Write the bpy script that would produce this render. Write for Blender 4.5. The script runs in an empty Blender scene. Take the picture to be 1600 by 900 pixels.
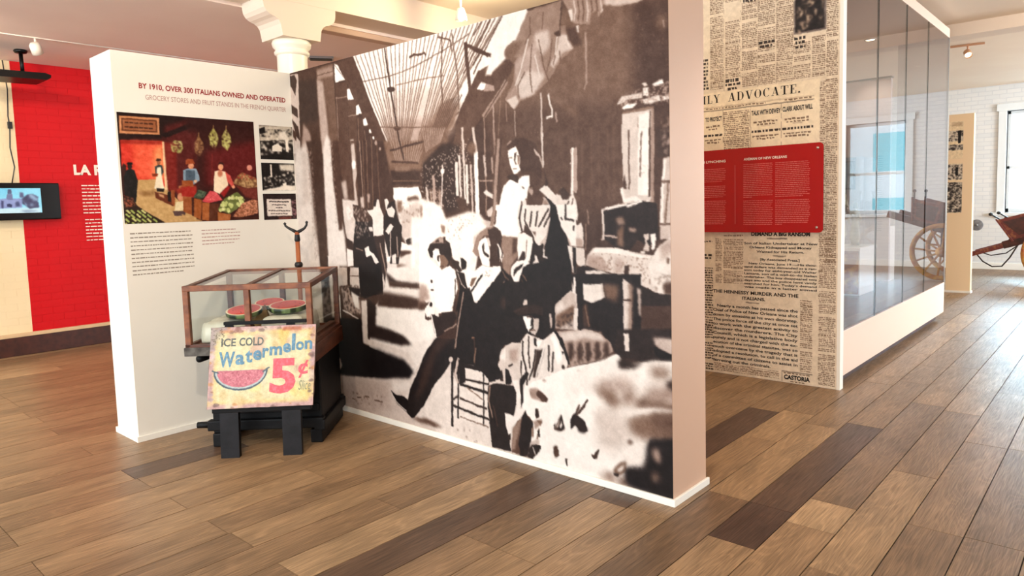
import bpy, bmesh, math, random
import numpy as np
from mathutils import Vector, Matrix
random.seed(5)
SC = bpy.context.scene
COL = SC.collection
S2L = lambda c: tuple(((v / 255) / 12.92 if v / 255 <= .04045 else ((v / 255 + .055) / 1.055) ** 2.4) for v in c)

# ------------------------------------------------------------------ camera
cam_d = bpy.data.cameras.new('camera')
cam = bpy.data.objects.new('camera', cam_d)
COL.objects.link(cam)
yaw, pitch, roll = .7230, .0843, -.0283
F = Vector((-math.sin(yaw) * math.cos(pitch), math.cos(yaw) * math.cos(pitch), -math.sin(pitch)))
R0 = F.cross(Vector((0, 0, 1))).normalized(); U0 = R0.cross(F)
R = math.cos(roll) * R0 + math.sin(roll) * U0; U = -math.sin(roll) * R0 + math.cos(roll) * U0
cam.matrix_world = Matrix(((R.x, U.x, -F.x, 0), (R.y, U.y, -F.y, 0), (R.z, U.z, -F.z, 1.45), (0, 0, 0, 1)))
cam_d.sensor_fit = 'HORIZONTAL'; cam_d.sensor_width = 36
cam_d.lens = 36 * 1094.46 / 1600
cam_d.shift_x = -(812.76 - 800) / 1600
cam_d.shift_y = (413.12 - 450) / 1600
cam_d.clip_start = .05
SC.camera = cam

# ------------------------------------------------------------------ world and light
W = bpy.data.worlds.new('world'); SC.world = W; W.use_nodes = True
bg = W.node_tree.nodes['Background']
bg.inputs[0].default_value = (.86, .94, 1.0, 1); bg.inputs[1].default_value = 2.8
SC.view_settings.view_transform = 'Standard'; SC.view_settings.look = 'None'
SC.view_settings.gamma = 1; SC.view_settings.use_curve_mapping = False
SC.view_settings.exposure = 0.22
SC.cycles.use_denoising = True
SC.cycles.max_bounces = 8; SC.cycles.transparent_max_bounces = 16

def lamp(name, kind, loc, energy, col, size=.1, target=None, angle=None, blend=.6, size_y=None):
    l = bpy.data.lights.new(name, kind); l.energy = energy; l.color = col
    if kind == 'AREA':
        l.size = size
        if size_y: l.shape = 'RECTANGLE'; l.size_y = size_y
    else: l.shadow_soft_size = size
    if kind == 'SPOT': l.spot_size = math.radians(angle or 70); l.spot_blend = blend
    o = bpy.data.objects.new(name, l); COL.objects.link(o); o.location = loc
    if target is not None:
        o.rotation_euler = (Vector(target) - Vector(loc)).to_track_quat('-Z', 'Y').to_euler()
    return o
WARM = (1, .85, .68)
sn = lamp('sky_sun', 'SUN', (2, 22, 9), 34.0, (.62, .85, 1), .1, (1.4, 15.7, 6.4)); sn.data.angle = math.radians(50)
# added cool area fills at the open front side and the windowless right wall
lamp('front_daylight_fill', 'AREA', (-6.9, -3.6, 1.7), 100, (.84, .94, 1), 2.6, (-6.9, 4, 1.2), size_y=2.0)
lamp('front_daylight_fill_near', 'AREA', (-1.5, -3.6, 1.7), 60, (.84, .94, 1), 2.6, (-2.5, 4, 1.2), size_y=2.0)
lamp('right_cool_fill', 'AREA', (5.8, 12.6, 1.9), 800, (.78, .91, 1), 3.0, (-1, 13.2, .9), size_y=2.0)
lamp('right_cool_fill_near', 'AREA', (5.8, 7.4, 1.9), 170, (.82, .93, 1), 2.4, (-1, 8.4, .5), size_y=2.0)
# warm spots of unseen ceiling tracks; last two added to brighten the left ceiling
for i, (p, t, e) in enumerate((((-.6, -.2, 3.3), (-3.0, 2.9, 1.2), 190), ((-2.2, .2, 3.3), (-4.78, 2.2, 1.5), 170), ((.6, 3.6, 3.3), (-2.0, 5.43, 1.2), 110), ((-6.6, 1.2, 3.05), (-8.9, 2.5, 1.5), 90), ((1.2, 8.2, 3.3), (-1.8, 11.8, 1.4), 170), ((-.4, 3.4, 3.3), (-.9, 3.6, 0), 60), ((-6.9, .3, 3.05), (-7.0, .7, 0), 150), ((-6.5, 5.0, 3.05), (-6.9, 5.0, 0), 170))):
    lamp('track_and_fill_spot', 'SPOT', p, e, WARM, .06, t, 85)

# ------------------------------------------------------------------ helpers
ORG = {}
def link(name, me, mat=None, parent=None):
    o = bpy.data.objects.new(name, me); COL.objects.link(o)
    if mat is not None: me.materials.append(mat)
    if parent is not None: o.parent = parent
    return o
def root_org(p):
    while p is not None:
        if p.name in ORG: return ORG[p.name]
        p = p.parent
    return (0, 0, 0)
def mesh(name, vs, fs, mat, parent=None, smooth=False, kind=None, label=None):
    ox, oy, oz = root_org(parent)
    me = bpy.data.meshes.new(name)
    me.from_pydata([(v[0] - ox, v[1] - oy, v[2] - oz) for v in vs], [], fs); me.update()
    if smooth:
        me.polygons.foreach_set('use_smooth', [True] * len(me.polygons))
    o = link(name, me, mat, parent)
    if kind: o['kind'] = kind
    if label: o['label'] = label
    return o
def bmobj(name, bm, mat, parent=None, smooth=False, kind=None, label=None):
    ox, oy, oz = root_org(parent)
    bmesh.ops.recalc_face_normals(bm, faces=bm.faces[:])
    bmesh.ops.translate(bm, verts=bm.verts[:], vec=(-ox, -oy, -oz))
    me = bpy.data.meshes.new(name); bm.to_mesh(me); bm.free()
    if smooth: me.polygons.foreach_set('use_smooth', [True] * len(me.polygons))
    o = link(name, me, mat, parent)
    if kind: o['kind'] = kind
    if label: o['label'] = label
    return o
def thing(name, label, cat, loc=(0, 0, 0), rotz=0, group=None, kind=None, local=False):
    o = bpy.data.objects.new(name, None); COL.objects.link(o)
    o.location = loc; o.rotation_euler = (0, 0, rotz); o.empty_display_size = .1
    o['label'] = label; o['category'] = cat
    if group: o['group'] = group
    if kind: o['kind'] = kind
    ORG[o.name] = (0, 0, 0) if local else tuple(loc)
    return o
def tag(o, label, cat, group=None, kind=None):
    o['label'] = label; o['category'] = cat
    if group: o['group'] = group
    if kind: o['kind'] = kind
    return o
def struct(o, label=None, cat=None):
    o['kind'] = 'structure'
    if label: o['label'] = label
    if cat: o['category'] = cat
    return o
def add_box(bm, x0, x1, y0, y1, z0, z1, bev=0, M=None):
    r = bmesh.ops.create_cube(bm, size=1)
    for v in r['verts']:
        v.co = Vector(((x0 + x1) / 2 + v.co.x * (x1 - x0), (y0 + y1) / 2 + v.co.y * (y1 - y0), (z0 + z1) / 2 + v.co.z * (z1 - z0)))
    vs = r['verts']
    if bev:
        es = list({e for v in vs for e in v.link_edges})
        q = bmesh.ops.bevel(bm, geom=es, offset=bev, segments=2, affect='EDGES', profile=.6)
        vs = list({v for f in q['faces'] for v in f.verts} | {v for v in vs if v.is_valid})
    if M is not None: bmesh.ops.transform(bm, matrix=M, verts=[v for v in vs if v.is_valid])
def box(name, x0, x1, y0, y1, z0, z1, mat, parent=None, bev=0, M=None, **k):
    bm = bmesh.new(); add_box(bm, x0, x1, y0, y1, z0, z1, bev, M)
    return bmobj(name, bm, mat, parent, **k)
def boxes(name, lst, mat, parent=None, bev=0, **k):
    bm = bmesh.new()
    for b in lst: add_box(bm, *b, bev)
    return bmobj(name, bm, mat, parent, **k)
def beam_m(a, b):
    a, b = Vector(a), Vector(b); d = b - a
    return Matrix.Translation((a + b) / 2) @ d.to_track_quat('X', 'Z').to_matrix().to_4x4(), d.length
def bar(name, a, b, w, h, mat, parent=None, bev=0, **k):
    M, L = beam_m(a, b); bm = bmesh.new(); add_box(bm, -L / 2, L / 2, -w / 2, w / 2, -h / 2, h / 2, bev, M)
    return bmobj(name, bm, mat, parent, **k)
def lathe(name, prof, mat, parent=None, c=(0, 0, 0), n=28, axis='z', M=None, **k):
    vs = []; fs = []; m = len(prof)
    for i in range(n):
        a = 2 * math.pi * i / n; ca, sa = math.cos(a), math.sin(a)
        for r, h in prof:
            p = (r * ca, r * sa, h) if axis == 'z' else ((h, r * ca, r * sa) if axis == 'x' else (r * ca, h, r * sa))
            p = Vector(p)
            if M is not None: p = M @ p
            vs.append((p.x + c[0], p.y + c[1], p.z + c[2]))
    for i in range(n):
        j = (i + 1) % n
        for q in range(m - 1): fs.append((i * m + q, j * m + q, j * m + q + 1, i * m + q + 1))
    o = mesh(name, vs, fs, mat, parent, smooth=True, **k)
    bm = bmesh.new(); bm.from_mesh(o.data); bmesh.ops.remove_doubles(bm, verts=bm.verts[:], dist=1e-5); bmesh.ops.recalc_face_normals(bm, faces=bm.faces[:]); bm.to_mesh(o.data); bm.free()
    return o
def tube(name, pts, r, mat, parent=None, n=8, **k):
    pts = [Vector(p) for p in pts]; vs = []; fs = []
    for i, p in enumerate(pts):
        t = (pts[min(i + 1, len(pts) - 1)] - pts[max(i - 1, 0)]).normalized()
        a = t.cross(Vector((0, 0, 1)));
        if a.length < .05: a = t.cross(Vector((1, 0, 0)))
        a.normalize(); b = t.cross(a); rr = r[i] if isinstance(r, (list, tuple)) else r
        for q in range(n):
            an = 2 * math.pi * q / n; v = p + (a * math.cos(an) + b * math.sin(an)) * rr; vs.append(tuple(v))
    for i in range(len(pts) - 1):
        for q in range(n): fs.append((i * n + q, i * n + (q + 1) % n, (i + 1) * n + (q + 1) % n, (i + 1) * n + q))
    fs.append(tuple(range(n - 1, -1, -1))); fs.append(tuple((len(pts) - 1) * n + q for q in range(n)))
    return mesh(name, vs, fs, mat, parent, smooth=True, **k)
def prism(name, outline, y0, y1, mat, parent=None, f=None, **k):
    """outline of (a, b) pairs pushed from y0 to y1; f maps (a, y, b) to xyz"""
    f = f or (lambda a, y, b: (a, y, b)); n = len(outline)
    vs = [f(a, y0, b) for a, b in outline] + [f(a, y1, b) for a, b in outline]
    bm = bmesh.new(); bv = [bm.verts.new(v) for v in vs]
    bm.faces.new(bv[:n]); bm.faces.new(bv[n:][::-1])
    for i in range(n): bm.faces.new((bv[i], bv[i + n], bv[(i + 1) % n + n], bv[(i + 1) % n]))
    return bmobj(name, bm, mat, parent, **k)

# ------------------------------------------------------------------ materials
def pm(name, col, rough=.6, col2=None, scale=8, stretch=(1, 1, 1), bump=0, bscale=None, metal=0, detail=4, lo=.35, hi=.65, coat=0, spec=None, coord='pos'):
    m = bpy.data.materials.new(name); m.use_nodes = True; nt = m.node_tree; N = nt.nodes; b = N['Principled BSDF']
    b.inputs['Base Color'].default_value = (*S2L(col), 1); b.inputs['Roughness'].default_value = rough; b.inputs['Metallic'].default_value = metal
    if spec is not None: b.inputs['Specular IOR Level'].default_value = spec
    if coat: b.inputs['Coat Weight'].default_value = coat; b.inputs['Coat Roughness'].default_value = .25
    if col2 is not None or bump:
        if coord == 'pos': src = N.new('ShaderNodeNewGeometry').outputs['Position']
        else: src = N.new('ShaderNodeTexCoord').outputs['Object']
        mp = N.new('ShaderNodeMapping'); mp.inputs['Scale'].default_value = stretch; nt.links.new(src, mp.inputs[0])
        if col2 is not None:
            t = N.new('ShaderNodeTexNoise'); t.inputs['Scale'].default_value = scale; t.inputs['Detail'].default_value = detail
            nt.links.new(mp.outputs[0], t.inputs['Vector'])
            r = N.new('ShaderNodeValToRGB'); r.color_ramp.elements[0].position = lo; r.color_ramp.elements[1].position = hi
            r.color_ramp.elements[0].color = (*S2L(col), 1); r.color_ramp.elements[1].color = (*S2L(col2), 1)
            nt.links.new(t.outputs[0], r.inputs[0]); nt.links.new(r.outputs[0], b.inputs['Base Color'])
        if bump:
            t2 = N.new('ShaderNodeTexNoise'); t2.inputs['Scale'].default_value = bscale or scale * 3; t2.inputs['Detail'].default_value = 3
            nt.links.new(mp.outputs[0], t2.inputs['Vector']); bn = N.new('ShaderNodeBump'); bn.inputs['Strength'].default_value = bump; bn.inputs['Distance'].default_value = .01
            nt.links.new(t2.outputs[0], bn.inputs['Height']); nt.links.new(bn.outputs[0], b.inputs['Normal'])
    return m
def print_mat(name, rough=.45, emit=0, spec=.5):
    m = bpy.data.materials.new(name); m.use_nodes = True; nt = m.node_tree; b = nt.nodes['Principled BSDF']
    a = nt.nodes.new('ShaderNodeAttribute'); a.attribute_name = 'ink'
    nt.links.new(a.outputs['Color'], b.inputs['Base Color']); b.inputs['Roughness'].default_value = rough; b.inputs['Specular IOR Level'].default_value = spec
    if emit:
        nt.links.remove(b.inputs['Base Color'].links[0]); b.inputs['Base Color'].default_value = (.01, .01, .012, 1); nt.links.new(a.outputs['Color'], b.inputs['Emission Color']); b.inputs['Emission Strength'].default_value = emit
    return m
def emit_mat(name, col, s):
    m = bpy.data.materials.new(name); m.use_nodes = True; b = m.node_tree.nodes['Principled BSDF']
    b.inputs['Base Color'].default_value = (*S2L(col), 1); b.inputs['Emission Color'].default_value = (*S2L(col), 1); b.inputs['Emission Strength'].default_value = s
    return m
def glass_mat(name, tint=(245, 248, 246), refl=.06, rough=.0, ior=1.45):
    m = bpy.data.materials.new(name); m.use_nodes = True; nt = m.node_tree; N = nt.nodes
    N.remove(N['Principled BSDF'])
    tr = N.new('ShaderNodeBsdfTransparent'); tr.inputs[0].default_value = (*S2L(tint), 1)
    gl = N.new('ShaderNodeBsdfGlossy'); gl.inputs['Roughness'].default_value = rough; gl.inputs[0].default_value = (.95, .97, 1, 1)
    fr = N.new('ShaderNodeFresnel'); fr.inputs[0].default_value = ior
    ge = N.new('ShaderNodeNewGeometry'); iv = N.new('ShaderNodeMath'); iv.operation = 'SUBTRACT'; iv.inputs[0].default_value = 1; nt.links.new(ge.outputs['Backfacing'], iv.inputs[1])
    fm = N.new('ShaderNodeMath'); fm.operation = 'MULTIPLY'; nt.links.new(fr.outputs[0], fm.inputs[0]); nt.links.new(iv.outputs[0], fm.inputs[1])
    mx = N.new('ShaderNodeMixShader'); nt.links.new(fm.outputs[0], mx.inputs[0]); nt.links.new(tr.outputs[0], mx.inputs[1]); nt.links.new(gl.outputs[0], mx.inputs[2])
    nt.links.new(mx.outputs[0], N['Material Output'].inputs[0]); return m

M = {}
M['white'] = pm('white_panel_paint', (238, 234, 224), .5, (234, 229, 218), 1.5)
M['mural_end'] = pm('panel_edge_warm_bounce', (204, 166, 140), .5)  # warm floor bounce put into the colour of the wall end
M['casepaint'] = pm('case_warm_bounce', (230, 202, 182), .5)  # white case base and top, warm light mixed into the colour
M['trimwhite'] = pm('white_trim_paint', (244, 240, 230), .4)
M['ceil'] = pm('ceiling_paint', (248, 228, 216), .8, (244, 222, 210), 1.2)
M['ceil2'] = pm('ceiling_paint_cream', (244, 228, 208), .8, (240, 222, 202), 1.2)
M['beam'] = pm('beam_paint', (234, 216, 198), .7)
M['beamdark'] = pm('beam_moulding_paint', (206, 172, 148), .7)
M['colw'] = pm('column_gloss_paint', (246, 240, 224), .3)
M['black'] = pm('black_paint', (8, 7, 8), .55, (18, 16, 17), 12, bump=.1, spec=.22)
M['blackleg'] = pm('worn_black_paint', (14, 13, 15), .55, (30, 28, 32), 9, bump=.15, spec=.25)
M['plastic'] = pm('black_plastic', (9, 6, 6), .35, spec=.25)
M['ink'] = pm('black_ink', (36, 26, 22), .7)
M['inkgrey'] = pm('grey_ink', (150, 138, 126), .7)
M['inkred'] = pm('dark_red_ink', (150, 34, 36), .7)
M['inkrose'] = pm('pale_red_ink', (186, 150, 142), .7)
M['inkblack'] = pm('deep_black_ink', (24, 17, 15), .7)
M['inkpink'] = pm('pink_ink', (214, 108, 106), .7)
M['inkwhite'] = pm('white_ink', (246, 236, 226), .6)
M['redacrylic'] = pm('red_acrylic', (172, 10, 20), .18, spec=.6)
M['steel'] = pm('steel', (200, 196, 190), .3, metal=.9)
M['silver'] = pm('brushed_metal', (150, 150, 150), .4, metal=.7)
M['wood'] = pm('red_brown_wood', (104, 56, 32), .42, (66, 32, 20), 6, (1, 1, 6), bump=.2, coord='obj', lo=.3, hi=.7)
M['woodedge'] = pm('worn_orange_wood', (142, 84, 48), .5, (90, 46, 26), 14, bump=.2, coord='obj')
M['greywood'] = pm('weathered_grey_wood', (96, 92, 86), .8, (58, 52, 48), 22, bump=.4, coord='obj')
M['polewood'] = pm('orange_pole_wood', (178, 102, 60), .5, (140, 74, 42), 10, (1, 1, .2))
M['iron'] = pm('black_iron', (24, 20, 20), .5)
M['brownbase'] = pm('brown_baseboard', (72, 34, 24), .45, (54, 24, 18), 3, (1, 6, 6))
M['basecap'] = pm('baseboard_cap', (214, 182, 140), .5)
M['cream'] = pm('cream_text', (250, 232, 214), .6)
M['glass'] = glass_mat('case_glass', (232, 231, 233), ior=1.47)
M['vglass'] = glass_mat('vitrine_glass', (248, 250, 250), ior=1.6)
M['cglass'] = glass_mat('cart_glass', (248, 249, 247), ior=1.35)
M['wglass'] = glass_mat('window_glass', (245, 250, 252), ior=1.3)
M['flesh'] = pm('watermelon_flesh', (226, 66, 52), .35, (214, 50, 40), 30)
M['rindw'] = pm('pale_rind', (236, 222, 190), .45)
M['rindg'] = pm('green_rind', (30, 44, 26), .35, (112, 130, 82), 16, (1, 1, .05), lo=.45, hi=.6, coord='obj')
M['seed'] = pm('seed', (30, 16, 12), .4)
M['ice'] = pm('cloudy_ice', (226, 222, 206), .12, (206, 202, 188), 9, bump=.5, bscale=18)
M['paper'] = pm('brown_paper', (200, 170, 118), .7, (176, 140, 90), 8)
M['gold'] = pm('red_gold_chest', (138, 62, 42), .4, (196, 140, 72), 9, lo=.48, hi=.62, bump=.3)
M['fig'] = pm('ivory_figurine', (206, 190, 158), .5, (176, 158, 126), 12)
M['cartred'] = pm('painted_cart_red', (108, 40, 30), .5, (150, 88, 48), 16, lo=.52, hi=.66, bump=.2)
M['cartdark'] = pm('cart_dark_wood', (58, 32, 26), .6, (86, 40, 30), 14)
M['wheel'] = pm('cart_wheel_wood', (112, 78, 56), .6, (86, 54, 40), 12)
M['wheely'] = pm('cart_wheel_yellow', (196, 150, 60), .5, (160, 80, 40), 14)
M['rope'] = pm('dark_strap', (52, 40, 36), .8)
M['mauve'] = pm('partition_paint', (206, 190, 184), .5)
M['winframe'] = pm('window_paint', (238, 242, 242), .4)
M['facade'] = pm('neighbour_facade', (236, 240, 240), .8)
M['teal'] = pm('teal_glazing', (120, 206, 214), .3)
M['slate'] = pm('slate_roof', (120, 138, 170), .7)

# ------------------------------------------------------------------ flat prints: a drawn canvas laid as colours on a fine flat mesh
def blur1(m, r):
    if r < .5: return m
    r = int(round(r)); k = 2 * r + 1
    for ax in (0, 1):
        for _ in range(2):
            p = np.pad(m, [(r + 1, r) if a == ax else (0, 0) for a in (0, 1)], mode='edge')
            c = np.cumsum(p, axis=ax)
            m = ((c[k:] - c[:-k]) if ax == 0 else (c[:, k:] - c[:, :-k])) / k
    return m
def snoise(ny, nx, step, rng):
    g = rng.random((ny // step + 3, nx // step + 3)).astype(np.float32) * 2 - 1
    y = np.arange(ny) / step; x = np.arange(nx) / step
    iy = y.astype(int); ix = x.astype(int); fy = (y - iy)[:, None]; fx = (x - ix)[None]
    fy = fy * fy * (3 - 2 * fy); fx = fx * fx * (3 - 2 * fx)
    return (g[iy][:, ix] * (1 - fx) + g[iy][:, ix + 1] * fx) * (1 - fy) + (g[iy + 1][:, ix] * (1 - fx) + g[iy + 1][:, ix + 1] * fx) * fy
RT = np.array([0, .25, .42, .6, .8, 1]); RC = np.array([(10, 6, 8), (70, 46, 36), (114, 86, 70), (163, 138, 126), (204, 188, 178), (243, 234, 226)], float) / 255  # sepia ramp, browns warmed to carry lamp glare on the upper mural
def sep(t): return [float(np.interp(t, RT, RC[:, k])) for k in range(3)]
class Canvas:
    def __init__(s, w, h, res, col):
        s.W, s.H, s.res = w, h, res; s.nx = int(w * res); s.ny = int(h * res)
        s.a = np.empty((s.ny, s.nx, 3), np.float32); s.a[:] = col; s.rng = np.random.default_rng(7)
    def mask(s, pts, soft):
        q = np.asarray(pts, float) * s.res; pad = int(soft * 3 + 2)
        x0 = max(int(q[:, 0].min()) - pad, 0); x1 = min(int(q[:, 0].max()) + pad + 1, s.nx)
        y0 = max(int(q[:, 1].min()) - pad, 0); y1 = min(int(q[:, 1].max()) + pad + 1, s.ny)
        if x1 <= x0 or y1 <= y0: return None
        X = np.arange(x0, x1) + .5; Y = (np.arange(y0, y1) + .5)[:, None]
        m = np.zeros((y1 - y0, x1 - x0), bool); n = len(q)
        for i in range(n):
            ax, ay = q[i]; bx, by = q[(i + 1) % n]
            if ay == by: continue
            m ^= ((Y >= ay) != (Y >= by)) & (X < (bx - ax) * (Y - ay) / (by - ay) + ax)
        return x0, x1, y0, y1, blur1(m.astype(np.float32), soft)
    def lay(s, r, m, col):
        x0, x1, y0, y1 = r[:4]; v = s.a[y0:y1, x0:x1]; v += (np.asarray(col, np.float32) - v) * m[..., None]
    def poly(s, pts, col, soft=1, alpha=1):
        r = s.mask(pts, soft)
        if r: s.lay(r, r[4] * alpha, col)
    def rect(s, x0, y0, x1, y1, col, soft=.6, alpha=1): s.poly([(x0, y0), (x1, y0), (x1, y1), (x0, y1)], col, soft, alpha)
    def line(s, pts, w, col, soft=.6):
        p = np.asarray(pts, float)
        for a, b in zip(p[:-1], p[1:]):
            d = b - a; L = np.hypot(*d)
            if L == 0: continue
            n = np.array([-d[1], d[0]]) / L * w / 2; e = d / L * w * .3
            s.poly([a - n - e, b - n + e, b + n + e, a + n - e], col, soft)
    def speck(s, pts, col, dens, size):
        r = s.mask(pts, 2)
        if r is None: return
        k = max(1, int(size)); h, w = r[4].shape
        g = np.kron(s.rng.random((h // k + 2, w // k + 2)) < dens, np.ones((k, k)))[:h, :w].astype(np.float32)
        s.lay(r, blur1(g, max(1, k * .4)) * r[4] * .9, col)
    def draw(s, data, tone, ks, kp):
        for ln in data.strip().split('\n'):
            t = ln.split(' '); col = sep(float(t[1])) if tone else [int(v) / 255 for v in t[1].split(',')]
            j = 4 if t[0] == 's' else 3
            pts = [tuple(int(v) / 1000 for v in q.split(',')) for q in t[j:]]
            if t[0] == 'p': s.poly(pts, col, float(t[2]) * ks)
            elif t[0] == 'l': s.line(pts, float(t[2]) / 1000, col)
            else: s.speck(pts, col, float(t[2]), float(t[3]) * kp)
    def finish(s, warp=1.2, tone=.05, grain=.03):
        ny, nx = s.a.shape[:2]; r = s.rng
        if warp:
            dx = snoise(ny, nx, 9, r) * warp + snoise(ny, nx, 26, r) * warp; dy = snoise(ny, nx, 9, r) * warp + snoise(ny, nx, 26, r) * warp
            J, I = np.mgrid[0:ny, 0:nx]
            s.a = s.a[np.clip(J + dy, 0, ny - 1).astype(int), np.clip(I + dx, 0, nx - 1).astype(int)]
        n = snoise(ny, nx, 14, r) * tone + snoise(ny, nx, 5, r) * tone * .7 + (r.random((ny, nx), dtype=np.float32) - .5) * 2 * grain
        m = s.a.mean(2); w = .35 + 2.2 * m * (1 - m)
        s.a = np.clip(s.a + (n * w)[..., None], .008, 1)
def lay_print(name, cv, x0, y0, x1, y1, place, nu, nv, mat, parent, label=None):
    """the piece x0..x1, y0..y1 (metres on the canvas) as a flat mesh; place(u, v) gives its point on the wall"""
    gx = np.linspace(x0, x1, nu + 1); gy = np.linspace(y0, y1, nv + 1)
    P00, P10, P01 = (np.array(place(*q)) for q in ((x0, y0), (x1, y0), (x0, y1)))
    o = np.array(root_org(parent))
    A = (gx - x0) / (x1 - x0); B = (gy - y0) / (y1 - y0)
    co = P00 - o + A[None, :, None] * (P10 - P00) + B[:, None, None] * (P01 - P00)
    n = (nu + 1) * (nv + 1); me = bpy.data.meshes.new(name)
    me.vertices.add(n); me.vertices.foreach_set('co', co.reshape(-1).astype(np.float32))
    i = np.arange(nv)[:, None] * (nu + 1) + np.arange(nu)[None]
    q = np.stack([i, i + nu + 1, i + nu + 2, i + 1], -1).reshape(-1)
    me.loops.add(len(q)); me.loops.foreach_set('vertex_index', q.astype(np.int32))
    me.polygons.add(nu * nv); me.polygons.foreach_set('loop_start', np.arange(0, len(q), 4, dtype=np.int32))
    me.update(calc_edges=True)
    k = max(0, int(round(cv.res * (x1 - x0) / nu / 2 - .6)))
    a = cv.a
    ix = np.clip((gx * cv.res).astype(int), 0, cv.nx - 1); iy = np.clip((gy * cv.res).astype(int), 0, cv.ny - 1)
    if k:
        a = np.stack([blur1(a[..., c], k) for c in range(3)], -1)
    c = a[iy][:, ix]; c = np.where(c <= .04045, c / 12.92, ((c + .055) / 1.055) ** 2.4)
    rgba = np.ones((n, 4), np.float32); rgba[:, :3] = c.reshape(-1, 3)
    at = me.color_attributes.new('ink', 'FLOAT_COLOR', 'POINT'); at.data.foreach_set('color', rgba.reshape(-1))
    ob = link(name, me, mat, parent)
    if label: ob['label'] = label
    return ob

# ------------------------------------------------------------------ lettering
_dg = None
def glyphs(s, bold=0.0, shear=0.0):
    cu = bpy.data.curves.new('t', 'FONT'); cu.body = s; cu.size = 1; cu.offset = bold; cu.shear = shear; cu.resolution_u = 3
    ob = bpy.data.objects.new('t', cu); COL.objects.link(ob)
    bpy.context.view_layer.update()
    me = bpy.data.meshes.new_from_object(ob.evaluated_get(bpy.context.evaluated_depsgraph_get()))
    vs = np.array([v.co[:2] for v in me.vertices]) if len(me.vertices) else np.zeros((0, 2)); fs = [tuple(p.vertices) for p in me.polygons]
    bpy.data.objects.remove(ob); bpy.data.curves.remove(cu); bpy.data.meshes.remove(me)
    return vs, fs
class Ink:
    """gathers flat lettering (a, b) on a plane; put() maps it to the wall"""
    def __init__(s): s.v = []; s.f = []
    def add(s, vs, fs):
        o = len(s.v); s.v += [tuple(v) for v in vs]; s.f += [tuple(i + o for i in f) for f in fs]
    def text(s, t, x0, z, width, cap, bold=0, shear=0, align='l', rot=0):
        vs, fs = glyphs(t, bold, shear)
        if not len(vs): return
        mn, mx = vs.min(0), vs.max(0)
        sx = width / (mx[0] - mn[0]) if width else cap / .72
        vs = np.stack([(vs[:, 0] - mn[0]) * sx, vs[:, 1] * cap / .72], 1)
        w = vs[:, 0].max()
        if align == 'c': vs[:, 0] -= w / 2
        if rot:
            c, q = math.cos(rot), math.sin(rot); vs = vs @ np.array([[c, q], [-q, c]])
        s.add(vs + [x0, z], fs)
    def bar(s, x0, x1, z0, z1): s.add([(x0, z0), (x1, z0), (x1, z1), (x0, z1)], [(0, 1, 2, 3)])
    def dashes(s, x0, x1, ztop, n, pitch, h, rng, last=.6, ragged=0, wl=(.012, .05)):
        for i in range(n):
            z = ztop - i * pitch; x = x0; e = x1 - (rng.random() * ragged * (x1 - x0) if ragged else 0)
            if i == n - 1: e = x0 + (x1 - x0) * last
            while x < e - wl[0]:
                w = min(rng.uniform(*wl), e - x); hh = h * rng.uniform(.8, 1.15); s.bar(x, x + w, z - hh, z); x += w + h * .7
    def put(s, name, place, mat, parent, kind=None, label=None):
        o = mesh(name, [place(a, b) for a, b in s.v], s.f, mat, parent, kind=kind, label=label); return o

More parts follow.
